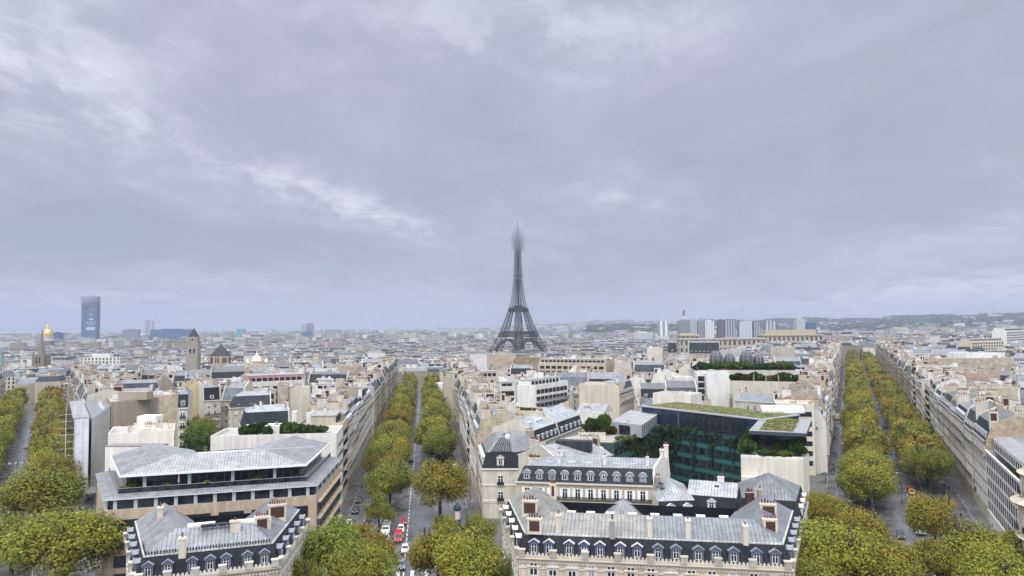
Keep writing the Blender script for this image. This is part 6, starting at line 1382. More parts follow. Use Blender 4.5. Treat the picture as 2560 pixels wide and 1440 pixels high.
def trow(name, off, s0, s1, where, tints, step=9.9, rr=(5.6, 7.8), hh=(13, 18), skip=(), first=0):
    s = s0; k = first
    while s < s1:
        st = step*random.uniform(.85, 1.15)*(1.0 if s < 480 else 1.3)
        if not any(a < s < b for a, b in skip):
            x, y = av(name, s, off+random.uniform(-.8, .8)); r = random.uniform(*rr)
            tree(x, y, r, random.uniform(*hh), f'{ {"g": "green", "y": "yellowing", "o": "golden brown", "b": "russet", "l": "fresh green"}[t_ := random.choice(tints)]} plane tree, {nth(k)} in the {where}', t_, 'plane trees in the '+where); k += 1
        s += st
trow('centre', -8.0, 232, 640, 'left row of the central avenue', 'ggyyob', 9.6)
trow('centre', 9.4, 268, 640, 'right row of the central avenue', 'gyyg', 9.8)
ptree(948, 1262, 38, 'small conical green tree standing by the parked cars of the central avenue', 'g', 7.0, crown=CONE_N, flat=1.25)
ptree(975, 1195, 62, 'rounded plane tree next behind the small conical tree', 'g', 9); ptree(1100, 1207, 72, 'single round plane tree left of the zebra crossing', 'o', 9.5); ptree(1100, 1100, 38, 'pointed green tree behind the single round plane tree', 'g', 9, crown=CONE_N, flat=1.3); ptree(1075, 1075, 44, 'plane tree left behind the pointed green tree', 'y', 9.5)
trow('right', -8.2, 222, 1040, 'left row of the right avenue', 'ggyyob', 9.6, (6.2, 8.4), (13.5, 18.5))
trow('right', 9.0, 250, 1040, 'right row of the right avenue', 'ggyoob', 9.9, (5.8, 8.0), (13, 18))
ptree(2335, 1282, 64, 'round olive plane tree standing alone right of the wet road', 'o', 9.5)
trow('left', 9.6, 246, 600, 'right row of the left avenue', 'gyyogb', 9.5, (6.2, 7.6), (15, 17.5)); trow('left', -9.6, 268, 620, 'left row of the left avenue', 'ggy', 10.5, (6.2, 7.4), (15, 17))
# ------------------------------------------------------------------ vehicles
M_car = pbr('car_paint', lambda t, b: t.lk(t.new('ShaderNodeObjectInfo').outputs['Color'], b.inputs['Base Color']), rough=.22, spec=.6)
M_tyre = pbr('tyre_rubber', base=(.02, .02, .02), rough=.8); M_lamp = pbr('lamp_glass', base=(.8, .8, .78), rough=.15); M_red = pbr('tail_lamp', base=(.35, .01, .01), rough=.2)
def prof_body(mb, prof, w_, tuck, m, col=(.5, .5, .5)):
    "side profile (y along the car, z) swept across its width with tucked-in upper sides"
    zmax = max(p[1] for p in prof); zmin = min(p[1] for p in prof)
    def wd(z): t = (z-zmin)/(zmax-zmin+1e-6); return w_*(1-tuck*t*t)
    L = [(-wd(z), y, z) for y, z in prof]; Rr = [(wd(z), y, z) for y, z in prof]
    mb.face(L, m, col); mb.face(Rr[::-1], m, col)
    for i in range(len(prof)): j = (i+1) % len(prof); mb.face([L[j], L[i], Rr[i], Rr[j]], m, col)
def wheel_mesh():
    mb = MB(); n = 12
    for x0, x1, r_, m, c in ((-.11, .11, .32, M_tyre, (0, 0, 0)), (-.125, .125, .19, M_metal, (.4, .4, .42))):
        A = [(x0, r_*math.cos(2*math.pi*k/n), r_*math.sin(2*math.pi*k/n)) for k in range(n)]; B = [(x1, y, z) for _, y, z in A]
        for k in range(n): mb.face([A[k], A[(k+1) % n], B[(k+1) % n], B[k]], m, c)
        mb.face(A[::-1], m, c); mb.face(B, m, c)
    return mb.mesh('wheel')
WHEEL = wheel_mesh()
def car_parts(kind):
    body, glass, lampf, lampr = MB(), MB(), MB(), MB()
    if kind == 'car':
        L, W = 2.1, .88; prof_body(body, [(-L, .35), (L, .35), (L, .72), (1.9, .86), (.95, .98), (-1.75, 1.0), (-L, .85)], W, .10, M_car); prof_body(body, [(.92, .97), (.25, 1.46), (-1.15, 1.48), (-1.85, .99)], .80, .16, M_car)
        glass.face([(-.68, .93, 1.02), (.68, .93, 1.02), (.60, .33, 1.43), (-.60, .33, 1.43)], M_glass); glass.face([(.66, -1.86, 1.04), (-.66, -1.86, 1.04), (-.58, -1.26, 1.43), (.58, -1.26, 1.43)], M_glass)
        for s in (-1, 1): q = [(s*.815, .75, 1.03), (s*.815, -1.55, 1.03), (s*.70, -1.1, 1.42), (s*.70, .2, 1.42)]; glass.face(q if s > 0 else q[::-1], M_glass)
        zh, yh, wb = .70, L, 1.3
    elif kind == 'van':
        L, W = 2.5, .95; prof_body(body, [(-L, .35), (L, .35), (L, .85), (2.05, 1.12), (1.3, 1.85), (1.0, 1.98), (-L, 2.0)], W, .08, M_car)
        glass.face([(-.78, 2.06, 1.16), (.78, 2.06, 1.16), (.74, 1.36, 1.84), (-.74, 1.36, 1.84)], M_glass)
        for s in (-1, 1): q = [(s*.93, 1.7, 1.15), (s*.93, .5, 1.15), (s*.90, .5, 1.75), (s*.90, 1.2, 1.75)]; glass.face(q if s > 0 else q[::-1], M_glass)
        zh, yh, wb = .8, L, 1.6
    else:
        L, W = 3.2, 1.0; prof_body(body, [(1.2, .4), (L, .4), (L, 1.0), (2.95, 1.15), (2.35, 2.1), (1.2, 2.15)], W, .06, M_car); body.box(-1.08, -L, .55, 1.08, 1.15, 2.95, M_car, bottom=True)
        glass.face([(-.84, 2.98, 1.2), (.84, 2.98, 1.2), (.8, 2.40, 2.06), (-.8, 2.40, 2.06)], M_glass); zh, yh, wb = .85, L, 2.0
    for s in (-1, 1): 
        lampf.box(s*.66-.16, yh-.02, zh-.09, s*.66+.16, yh+.03, zh+.09, M_lamp, bottom=True); lampr.box(s*.7-.12, -yh-.03, zh, s*.7+.12, -yh+.01, zh+.22, M_red, bottom=True)
    plate = MB(); plate.box(-.26, yh+.01, .48, .26, yh+.035, .60, M_paint, (.75, .75, .72), bottom=True); plate.box(-.55, yh-.02, .42, .55, yh+.008, .62, M_paint, (.02, .02, .02), bottom=True)
    return dict(body=body.mesh('body'), window=glass.mesh('window'), headlight=lampf.mesh('headlight'), tail_light=lampr.mesh('tail_light'), number_plate=plate.mesh('number_plate')), wb, W
KIT = {k: car_parts(k) for k in ('car', 'van', 'truck')}
def car(px_, py_, kind, col, head, label, group=None, name=None, z=0.06, xy=None):
    parts, wb, W = KIT[kind]; x, y = xy or P(px_, py_, .7); o = empty(name or {'car': 'car', 'van': 'van', 'truck': 'delivery_truck'}[kind], (x, y, ground(x, y)+z), head); tag(o, label, {'car': 'car', 'van': 'van', 'truck': 'truck'}[kind], group)
    for k, me in parts.items():
        c = link(k, me, o); c.color = (*col, 1)
    for sx in (-1, 1):
        for sy in (-1, 1): link('wheel', WHEEL, o, (sx*(W-.1), sy*wb, .32))
    return o
RC = -AV['centre'][1]; RR_ = -AV['right'][1]
WHT, RED, BLK, SIL = (.72, .72, .70), (.42, .025, .04), (.018, .02, .024), (.42, .45, .49)
for a in ((1004, 1412, 'car', (.16, .20, .26), RC+math.pi, 'blue grey car nearest the camera, on the zebra crossing'), (1013, 1372, 'car', (.62, .66, .70), RC+math.pi, 'silver car behind the blue grey one by the dashed line'), (996, 1344, 'van', RED, RC+math.pi, 'bright red van behind the silver car'), (1002, 1322, 'car', WHT, RC+math.pi, 'white car between the two red vehicles'), (1008, 1303, 'car', RED, RC+math.pi, 'dark red car with black roof at the tail of the queue'),
    (961, 1358, 'truck', WHT, RC+math.pi, 'white box van nearest in the parked white row'), (965, 1326, 'van', WHT, RC+math.pi, 'white van parked second in the white row'), (968, 1309, 'car', (.6, .6, .6), RC+math.pi, 'pale grey car parked behind the white vans'), (970, 1303, 'car', WHT, RC+math.pi, 'white car at the far end of the parked row'), (917, 1338, 'car', WHT, RC+math.pi, 'white parked car with black roof glass in the side lane'), (872, 1318, 'van', WHT, RC+math.pi, 'white delivery van on the left side lane by the sidewalk'),
    (889, 1275, 'car', BLK, RC+math.pi, 'black car parked nearer on the left side lane'), (897, 1249, 'car', BLK, RC+math.pi, 'black car parked farther on the left side lane'), (925, 1306, 'car', SIL, RC+math.pi, 'grey parked car under the small conical tree'), (1028, 1150, 'car', BLK, RC, 'tiny dark motorbike sized car far along the central avenue'),
    (2252, 1337, 'car', (.03, .035, .045), RR_+math.pi, 'black car driving on the wet right avenue'), (2279, 1229, 'car', (.55, .36, .06), RR_, 'yellow taxi parked on the right avenue'), (2273, 1219, 'car', (.22, .02, .035), RR_, 'dark red car in front of the yellow taxi'), (2219, 1083, 'car', BLK, RR_, 'dark car beyond the taxi on the right avenue'), (2212, 1067, 'car', BLK, RR_, 'small black car farther up the right avenue'), (2099, 1176, 'car', (.2, .21, .23), RR_, 'grey car parked on the wet left lane of the right avenue'), (2106, 1025, 'car', SIL, RR_, 'silver car far along the left lane of the right avenue'),
    (2094, 1045, 'truck', WHT, RR_, 'white topped lorry among the crowd on the right avenue'), (2300, 1325, 'truck', (.55, .56, .56), RR_, 'pale lorry half hidden under the round olive tree'), (2183, 1024, 'car', BLK, RR_, 'dark blue car between the tree rows of the right avenue'),
    (66, 1117, 'car', (.5, .52, .54), -AV['left'][1], 'pale car under the trees of the left avenue'), (106, 1078, 'van', (.1, .12, .14), -AV['left'][1], 'dark van among the trees of the left avenue')): car(*a)
for k in range(14):
    sx_ = 232+k*random.uniform(16, 19)+k*4; c = random.choice((BLK, BLK, SIL, WHT, (.05, .06, .09), (.2, .2, .21))); nm = {BLK: 'black', SIL: 'silver', WHT: 'white'}.get(c, 'dark')
    car(0, 0, random.choice(('car', 'car', 'van')), c, RR_, f'{nm} vehicle, {nth(k)} parked along the left lane of right avenue', 'vehicles parked along the right avenue', xy=av('right', sx_, -12.6))
for side, nm_ in ((-14.9, 'left'), (14.9, 'right')):
    for k in range(9):
        c = random.choice((BLK, BLK, SIL, WHT, (.05, .06, .09))); nm = {BLK: 'black', SIL: 'silver', WHT: 'white'}.get(c, 'dark blue'); car(0, 0, 'car' if k % 4 else 'van', c, RC, f'{nm} vehicle, {nth(k)} parked along the {nm_} side lane of central avenue', 'vehicles parked along the central avenue', xy=av('centre', 262+k*random.uniform(13, 15)+k*8, side))
for k in range(9):
    c = random.choice((BLK, SIL, WHT, (.05, .06, .09))); nm = {BLK: 'black', SIL: 'silver', WHT: 'white'}.get(c, 'dark'); car(0, 0, 'car', c, RR_, f'{nm} car, {nth(k)} driving up the wet right avenue', 'cars driving on the right avenue', xy=av('right', 300+k*52+random.uniform(-12, 12), random.choice((-2.2, 3.4))))
# ------------------------------------------------------------------ people: one continuous body grown over a skeleton
def person_mesh(seed):
    rnd = random.Random(seed); bm = bmesh.new(); sw = .18*rnd.choice((-1, 1))
    J = {'hip': (0, 0, .95, .15), 'belly': (0, 0, 1.12, .16), 'chest': (0, .01, 1.36, .18), 'neck': (0, .02, 1.50, .07), 'head': (0, .04, 1.63, .105), 'top': (0, .03, 1.74, .07)}
    for s, n in ((-1, 'l'), (1, 'r')):
        J.update({n+'thigh': (s*.09, 0, .88, .10), n+'knee': (s*.1, sw*s+.05, .5, .07), n+'ankle': (s*.1, sw*s*1.6-.03, .08, .05), n+'toe': (s*.11, sw*s*1.6+.14, .04, .045), n+'sh': (s*.2, .01, 1.41, .075), n+'elb': (s*.27, -sw*s*.5, 1.14, .055), n+'hand': (s*.26, -sw*s*.9+.1, .88, .045)})
    V = {}; me = bpy.data.meshes.new('body'); sk = bm.verts.layers.skin.verify()
    for k, (x, y, z, r_) in J.items(): v = bm.verts.new((x, y, z)); v[sk].radius = (r_, r_*.8); v[sk].use_root = (k == 'hip'); V[k] = v
    for a, b in [('hip', 'belly'), ('belly', 'chest'), ('chest', 'neck'), ('neck', 'head'), ('head', 'top')]+[(p, q) for n in 'lr' for p, q in (('hip', n+'thigh'), (n+'thigh', n+'knee'), (n+'knee', n+'ankle'), (n+'ankle', n+'toe'), ('chest', n+'sh'), (n+'sh', n+'elb'), (n+'elb', n+'hand'))]: bm.edges.new((V[a], V[b]))
    bm.to_mesh(me); bm.free(); ob = bpy.data.objects.new('tmp', me); COL.objects.link(ob); ob.modifiers.new('s', 'SKIN'); sb = ob.modifiers.new('u', 'SUBSURF'); sb.levels = 1
    dg = bpy.context.evaluated_depsgraph_get(); dg.update(); m2 = bpy.data.meshes.new_from_object(ob.evaluated_get(dg)); bpy.data.objects.remove(ob); m2.materials.clear(); m2.name = 'person'
    for m in (M_coat, M_trouser, M_skin, M_hair): m2.materials.append(m)
    for p in m2.polygons: z = p.center.z; p.material_index = 3 if z > 1.68 or (z > 1.56 and p.center.y < .03) else 2 if z > 1.5 or (z < .92 and abs(p.center.x) > .2) else 0 if z > .8 else 1
    return m2
M_coat = pbr('coat_cloth', lambda t, b: t.lk(t.new('ShaderNodeObjectInfo').outputs['Color'], b.inputs['Base Color']), rough=.9); M_trouser = pbr('dark_trousers', base=(.02, .022, .03), rough=.9); M_skin = pbr('skin', base=(.45, .29, .21), rough=.6); M_hair = pbr('hair', base=(.03, .02, .015), rough=.7)
PEOPLE = [person_mesh(k) for k in range(4)]
def person(x, y, rz, coat, label, group=None): o = link('person', random.choice(PEOPLE), None, (x, y, ground(x, y)+.03), rz); o.color = (*coat, 1); return tag(o, label, 'person', group)
COATS = [('black', (.015, .015, .018)), ('navy', (.02, .025, .05)), ('dark grey', (.05, .05, .055)), ('red', (.3, .03, .03)), ('beige', (.35, .28, .2)), ('brown', (.1, .06, .04)), ('blue', (.05, .09, .22))]
PP = [(2077, 1135), (2083, 1135), (2089, 1136), (2095, 1136), (2062, 1160), (2066, 1170), (2078, 1178), (2085, 1172), (2095, 1208), (2075, 1075), (2078, 1078), (2087, 1073), (2090, 1070), (2082, 1100), (2086, 1095), (2065, 1220), (2072, 1222), (2079, 1220), (2086, 1221), (2094, 1219), (2071, 1150), (2060, 1185), (2080, 1118), (2089, 1020), (2092, 1010), (2086, 1035), (2082, 1042), (2098, 1000), (2095, 990), (2064, 1200), (2411, 1305), (2402, 1290), (2420, 1310), (2380, 1300), (2360, 1215), (2372, 1222), (197, 1225), (230, 1262), (44, 1160), (932, 1118), (938, 1122), (2262, 1170), (2248, 1152), (1055, 1010), (2070, 1142), (2084, 1163)]
for k, (a, b) in enumerate(PP):
    nm, c = COATS[0] if k % 3 else random.choice(COATS); x, y = P(a, b, .8)
    wh = 'wet left sidewalk of right avenue' if 2050 < a < 2110 else 'right sidewalk by the house fronts' if a > 2300 else 'pavement by the scaffold' if a < 300 else 'roadway between the trees'
    person(x, y, random.uniform(0, 6.28), c, f'{nth(k)} walker, in a {nm} coat, on the {wh}', 'people walking on the avenues')
# ------------------------------------------------------------------ street furniture
x, y = P(1144, 1305, 0); k_ = empty('advertising_column', (x, y, .02)); tag(k_, 'dark green round advertising column with a small dome beside the zebra crossing', 'kiosk')
mb = MB(); mb.lathe([(.85, 0), (.85, .5), (.72, .55), (.72, 3.1), (.98, 3.2), (.98, 3.6)], M_paint, (.02, .05, .035), n=14); mb.build('drum', k_)
mb = MB(); mb.lathe([(1.0, 3.6), (.85, 4.1), (.4, 4.6), (.08, 4.9), (.05, 5.3)], M_metal, (.02, .06, .045), n=14); mb.build('dome', k_)
mb = MB(); mb.lathe([(.735, .7), (.735, 2.9)], M_paint, (.62, .52, .5), n=14); mb.build('poster', k_)
def lamp_post(x, y, h, label, arm=1.2, rz=0.0):
    o = empty('street_lamp', (x, y, ground(x, y)), rz); tag(o, label, 'street lamp', 'street lamps on the avenues')
    mb = MB(); mb.lathe([(.16, 0), (.16, .8), (.09, .9), (.06, h)], M_metal, (.06, .07, .07), n=8); mb.beam((0, 0, h-.1), (arm, 0, h+.25), .05, M_metal, (.06, .07, .07)); mb.build('post', o)
    mb = MB(); mb.lathe([(.02, .2), (.3, .12), (.36, 0), (.01, -.1)], M_metal, (.3, .32, .33), (arm, 0, h+.2), n=8); mb.build('lantern', o)
for k, (px_, py_) in enumerate(((936, 1120), (1176, 1245), (1167, 1178), (1153, 1140), (905, 1215), (2255, 1260), (2108, 1120), (2160, 1050))):
    x, y = P(px_, py_, 0); lamp_post(x, y, 8.5, f'slim dark street lamp, {nth(k)} of the visible lamp posts', rz=random.choice((0, math.pi)))
for k, (px_, py_, c, lb) in enumerate(((2062, 1150, (.30, .02, .025), 'red cafe awning on the left sidewalk of the right avenue'), (2067, 1122, (.02, .03, .13), 'dark blue cafe awning above the red one'), (2064, 1185, (.03, .055, .06), 'dark teal cafe awning nearest the terrace building'), (2058, 1162, (.34, .025, .03), 'small red parasol roof beside the red awning'))):
    x, y = P(px_, py_, 2.8); o = empty('cafe_awning', (x, y, .02), RR_); tag(o, lb, 'awning', 'cafe awnings')
    mb = MB(); mb.loft([(-1.6, -1.6, 2.6), (1.6, -1.6, 2.6), (1.6, 1.6, 2.6), (-1.6, 1.6, 2.6)], [(-.2, -.2, 3.3), (.2, -.2, 3.3), (.2, .2, 3.3), (-.2, .2, 3.3)], M_paint, c); mb.face([(-.2, -.2, 3.3), (.2, -.2, 3.3), (.2, .2, 3.3), (-.2, .2, 3.3)], M_paint, c); mb.build('canopy', o)
    mb = MB(); mb.beam((0, 0, 0), (0, 0, 3.3), .05, M_metal, (.3, .3, .3)); mb.build('pole', o)
for k in range(5):
    x, y = av('right', 395+k*26, HW-1.0); mb = MB(); mb.box(-1.2, -1.5, 3.3, 1.2, 1.5, 3.5, M_paint, random.choice(((.3, .03, .03), (.05, .09, .06), (.1, .1, .1))), (x, y), RR_, True); tag(mb.build('shop_awning'), f'shop awning, {nth(k)} along the right side of the right avenue', 'awning', 'shop awnings of the right avenue')
x, y = av('right', 236, HW-1.1); mb = MB(); mb.box(-.15, -1.0, 5.0, .15, 1.0, 6.2, M_paint, (.02, .09, .06), (x, y), RR_, True); tag(mb.build('pharmacy_sign'), 'small green projecting shop sign low on the right house fronts', 'sign')
x, y = P(1110, 1018, 0); r = empty('scaffold', (x, y, ground(x, y))); tag(r, 'white sheeted scaffold with a zigzag stair on the right of the central avenue', 'scaffold'); USED.append([(x-6, y-3), (x+6, y-3), (x+6, y+10), (x-6, y+10)])
mb = MB(); mb.box(-6, 0, 0, -.8, 9, 15.5, M_sheet); mb.build('sheeting', r); mb = MB()
for k in range(5):
    for xx in (-.7, 4.8): mb.beam((xx, 0, 3*k), (xx, 0, 3*k+3), .09, M_metal, (.62, .65, .7))
    mb.beam((-.7, 0, 3*k), (4.8, 0, 3*k), .08, M_metal, (.62, .65, .7)); mb.beam((-.7, 0, 3*k), (4.8, 0, 3*k+3) if k % 2 else (4.8, 0, 3*k), .1, M_metal, (.7, .72, .75)); mb.beam((4.8, 0, 3*k), (-.7, 0, 3*k+3), .1, M_metal, (.7, .72, .75))
mb.build('stair_frame', r)
# ------------------------------------------------------------------ far landmarks
def at(px_, py_, dist): return PD(px_, py_, dist)
def wpx(w_, dist): return w_/1806*dist
def slab(label, px0, px1, pytop, dist, depth, col, name='tower_block', cat='tower block', bay=3.2, fh=3.1, group=None, top=None, stripes=None, a=0.0):
    x0, _, zt = at(px0, pytop, dist); x1 = at(px1, pytop, dist)[0]; g = ground((x0+x1)/2, dist)-2; W = x1-x0
    o = empty(name, ((x0+x1)/2, dist+depth/2, g), a); tag(o, label, cat, group); h = zt-g; mb = MB(); q = [(-W/2, -depth/2), (W/2, -depth/2), (W/2, depth/2), (-W/2, depth/2)]
    for i in range(4): facade_uv(mb, q[i], q[(i+1) % 4], 0, h, col, M_far, True, bay, fh)
    mb.build('wall', o); mb = MB(); mb.face([(*p, h) for p in q], M_paint, (.25, .25, .26)); mb.box(-W*.25, -depth*.25, h, W*.2, depth*.25, h+4, M_paint, top or jit(col)); mb.build('roof', o)
    if stripes:
        for k in range(stripes[0]): mb = MB(); t = (k+.5)/stripes[0]; mb.box(-W/2+W*t-W*stripes[1]/2, -depth/2-.6, 0, -W/2+W*t+W*stripes[1]/2, -depth/2-.02, h, M_paint, stripes[2]); mb.build('facade_stripe', o)
    return o, W, h
# riverside towers right of the lattice tower
for a in (('pale tower block with two white vertical bands, leftmost of the riverside towers', 1647, 1671, 802, (.40, .42, .42), (2, .22, (.72, .73, .72))), ('broad grey brown riverside tower below the thin chimney', 1697, 1725, 801, (.25, .25, .26), None), ('grey striped tower joined right of the broad grey brown one', 1725, 1742, 801, (.32, .33, .35), (5, .08, (.5, .51, .53))), ('mauve grey tower between striped and white riverside towers', 1744, 1761, 802, (.28, .27, .32), None), ('white tower block in the middle of the riverside group', 1762, 1785, 802, (.58, .60, .60), (6, .07, (.72, .73, .73))),
    ('dark purple tower left of the dark blue one by the river', 1796, 1811, 801, (.14, .09, .13), None), ('dark blue grey tower with white edge strips by the river', 1812, 1838, 800, (.17, .20, .26), (4, .06, (.5, .53, .58))), ('silver finned broad tower second from the right by the river', 1848, 1880, 804, (.36, .38, .42), (9, .06, (.62, .64, .68))), ('dark striped tower carrying a small crane', 1884, 1900, 805, (.16, .17, .19), (4, .1, (.42, .43, .45))), ('grey tower with twin pale strips, rightmost of the riverside towers', 1913, 1940, 803, (.25, .27, .30), (3, .12, (.5, .52, .55))), ('small grey office slab right of the riverside towers', 1942, 1970, 816, (.18, .21, .26), None),
    ('pale stepped tower before the wooded ridge', 1991, 2013, 797, (.55, .56, .58), None), ('blue glass block with pitched top right of the pale stepped tower', 2016, 2041, 808, (.07, .12, .24), None), ('pale hospital like block left of the riverside towers', 1585, 1632, 832, (.62, .64, .64), None)):
    slab(a[0], a[1], a[2], a[3], 2650, 26, a[4], group='towers by the river', stripes=a[5])
x, y, z = at(1709, 776, 2750); o = empty('chimney_stack', (x, y, ground(x, y))); tag(o, 'slender pale chimney with dark banded top behind the riverside towers', 'chimney'); mb = MB(); zz = z-ground(x, y); mb.lathe([(5.5, 0), (4.0, zz-20)], M_paint, (.55, .55, .56), n=12); mb.build('shaft', o); mb = MB(); mb.lathe([(4.0, zz-20), (3.8, zz), (.1, zz)], M_paint, (.12, .11, .12), n=12); mb.build('dark_top', o)
x, y, z = at(1892, 806, 2640); o = empty('crane', (x, y, z-6)); tag(o, 'small tower crane standing on the dark striped riverside tower', 'crane'); mb = MB(); mb.beam((0, 0, 0), (0, 0, 17), .7, M_metal, (.4, .4, .38)); mb.build('mast', o); mb = MB(); mb.beam((-9, 0, 16), (12, 0, 17), .55, M_metal, (.4, .4, .38)); mb.beam((0, 0, 20), (12, 0, 17), .3, M_metal, (.4, .4, .38)); mb.build('jib', o)
# palace wings on the hill
def palace(label, px0, px1, pyt, pyb, dist, depth, attic=None):
    x0, _, zt = at(px0, pyt, dist); x1 = at(px1, pyt, dist)[0]; o = empty('palace_wing', ((x0+x1)/2, dist+depth/2, 0)); tag(o, label, 'palace', 'stone palace on the hill'); W = x1-x0; g = ground(x0, dist)-3; mb = MB(); q = [(-W/2, -depth/2), (W/2, -depth/2), (W/2, depth/2), (-W/2, depth/2)]
    for i in range(4): facade_uv(mb, q[i], q[(i+1) % 4], g, zt, (.43, .38, .30), M_far, True, 7, 9)
    mb.build('wall', o); mb = MB(); mb.prism(off_poly(q, [-1.2]*4), zt, zt+2.0, M_wall, (.44, .39, .31), M_paint, (.42, .38, .32)); mb.build('cornice', o)
    if attic: mb = MB(); mb.prism(off_poly(q, [9, W*.08, 9, W*.08]), zt+2, zt+attic, M_wall, (.42, .37, .30), M_paint, (.4, .36, .3)); mb.build('attic', o)
palace('long stone palace wing with a set back attic on the right', 1908, 2058, 840, 852, 1080, 26, 9); palace('square end pavilion of the stone palace below the riverside towers', 1702, 1747, 840, 852, 1060, 24, 4); palace('long low colonnaded palace wing below the riverside towers', 1698, 1915, 850, 860, 1040, 14)
# dark office slab with its poster in the low cloud
o, W, h = slab('very tall dark blue office slab with a poster, its top lost in cloud', 204.5, 243.5, 742, 3900, 30, (.045, .075, .16), 'skyscraper', 'skyscraper', 1.9, 3.4, stripes=(11, .03, (.12, .17, .30)))
def dm(px_, py_): x, y, z = at(px_, py_, 3899); return x-o.location.x, z-o.location.z
def flat(nm, px0, px1, py0, py1, col, lab=None):
    (x0, z1_), (x1, z0) = dm(px0, py0), dm(px1, py1); mb = MB(); mb.box(x0, -15.9, z0, x1, -15.3, z1_, M_paint, col, bottom=True); b = mb.build(nm, o); 
    if lab: b['label'] = lab
mb = MB()
for cx, s in ((226.5, 1), (231.5, 1)):
    for px_, py_, rx, rz in ((cx, 763, 3.0, 4.0), (cx, 774, 3.8, 8.5), (cx-1, 785, 2.6, 7)):
        x_, z_ = dm(px_, py_); n = 10; k_ = 3900/1806; mb.face([(x_+rx*k_*math.cos(2*math.pi*j/n), -15.9, z_+rz*k_*math.sin(2*math.pi*j/n)) for j in range(n)], M_paint, (.17, .19, .30))
mb.build('poster_picture', o)
flat('poster_panel', 223, 233, 796, 800.3, (.42, .46, .60)); flat('poster_panel', 215.5, 237.5, 818, 825.5, (.40, .45, .58), 'pale arrow shaped panel low on the poster')
for y0, xs in ((804, (217, 239)), (807.5, (215.5, 240)), (811.3, (221, 236))):
    t = xs[0]
    while t < xs[1]-1: flat('poster_lettering', t, t+1.7, y0, y0+1.9, (.30, .34, .48)); t += 2.6
for a in (('pair of tall grey towers on the left horizon', 364, 372, 800, 5200, (.38, .42, .48)), ('slim pale tower right beside the pair on the left horizon', 373, 381, 803, 5200, (.5, .53, .58)), ('long blue glass building on the left horizon behind the church tower', 376, 483, 824, 3600, (.09, .16, .30)), ('low grey block left of the long blue glass building', 306, 345, 824, 4200, (.25, .28, .36)), ('teal glass block on the horizon right of the church rotunda', 590, 610, 823, 4300, (.20, .40, .45)), ('pale tall tower left half of the smoking pair on the horizon', 753, 766, 810, 4000, (.45, .48, .52)), ('dark edged tower right half of the smoking pair on the horizon', 768, 781, 808, 4050, (.34, .38, .45)), ('small blue block in front of the smoking pair of towers', 755, 774, 830, 3700, (.10, .15, .28)),
    ('pale housing slab left of the lattice tower on the horizon', 1092, 1188, 819, 5000, (.52, .55, .58)), ('light slab blocks far left of centre on the horizon', 782, 803, 824, 4600, (.5, .53, .57)), ('grey long block right of the light slab on the horizon', 812, 850, 824, 4600, (.34, .37, .43)), ('dark blue block behind the gold dome', 131, 149, 832, 3300, (.05, .10, .24)), ('white slab tower just left of the lattice tower', 972, 987, 813, 5200, (.55, .57, .6)), ('pale slab row on the hill right of the lattice tower', 1392, 1420, 817, 4800, (.58, .6, .6)), ('white slab block on the horizon right of the lattice tower', 1432, 1460, 804, 6200, (.5, .53, .58))):
    slab(a[0], a[1], a[2], a[3], a[4], 30, a[5], 'distant_block', 'distant building', group='blocks on the horizon')
# gold dome
x, y, z = at(119, 853, 2350); o = empty('gold_domed_church', (x, y, ground(x, y))); tag(o, 'domed church with a gilded ribbed dome and lantern, behind the gothic spire', 'church'); g = o.location.z; GOLD = pbr('gilding', base=(.75, .52, .16), rough=.35, metal=.6); k = 2350/1806
def zz_(py_): return at(119, py_, 2350)[2]-g
mb = MB(); mb.box(-30, -25, -2, 30, 25, zz_(864), M_stone, (.5, .46, .4)); mb.build('nave', o); mb = MB(); mb.lathe([(14.5*k, zz_(866)), (14.5*k, zz_(850)), (13*k, zz_(848)), (12.3*k, zz_(840))], M_stone, (.52, .48, .42), n=20); mb.build('drum', o)
for j in range(20): a = 2*math.pi*j/20; mb = MB(); mb.box(-1.6, -.6, zz_(863), 1.6, .6, zz_(853), M_glass, (0, 0, 0), (14.5*k*math.cos(a), 14.5*k*math.sin(a)), a+math.pi/2); mb.build('window', o)
mb = MB(); mb.lathe([(12.3*k, zz_(840)), (12.2*k, zz_(834)), (10.5*k, zz_(828)), (7*k, zz_(824)), (3.2*k, zz_(822))], GOLD, n=20); mb.build('dome', o)
for j in range(10): a = 2*math.pi*j/10; mb = MB(); [mb.beam((r0*k*math.cos(a), r0*k*math.sin(a), zz_(p0)), (r1*k*math.cos(a), r1*k*math.sin(a), zz_(p1)), .9, M_metal, (.2, .2, .22)) for r0, p0, r1, p1 in ((12.5, 840, 12.4, 834), (12.4, 834, 10.7, 828), (10.7, 828, 7.2, 824))]; mb.build('rib', o)
mb = MB(); mb.lathe([(3.2*k, zz_(823)), (3.0*k, zz_(816)), (1.4*k, zz_(813)), (.3*k, zz_(803))], GOLD, n=10); mb.build('lantern', o)
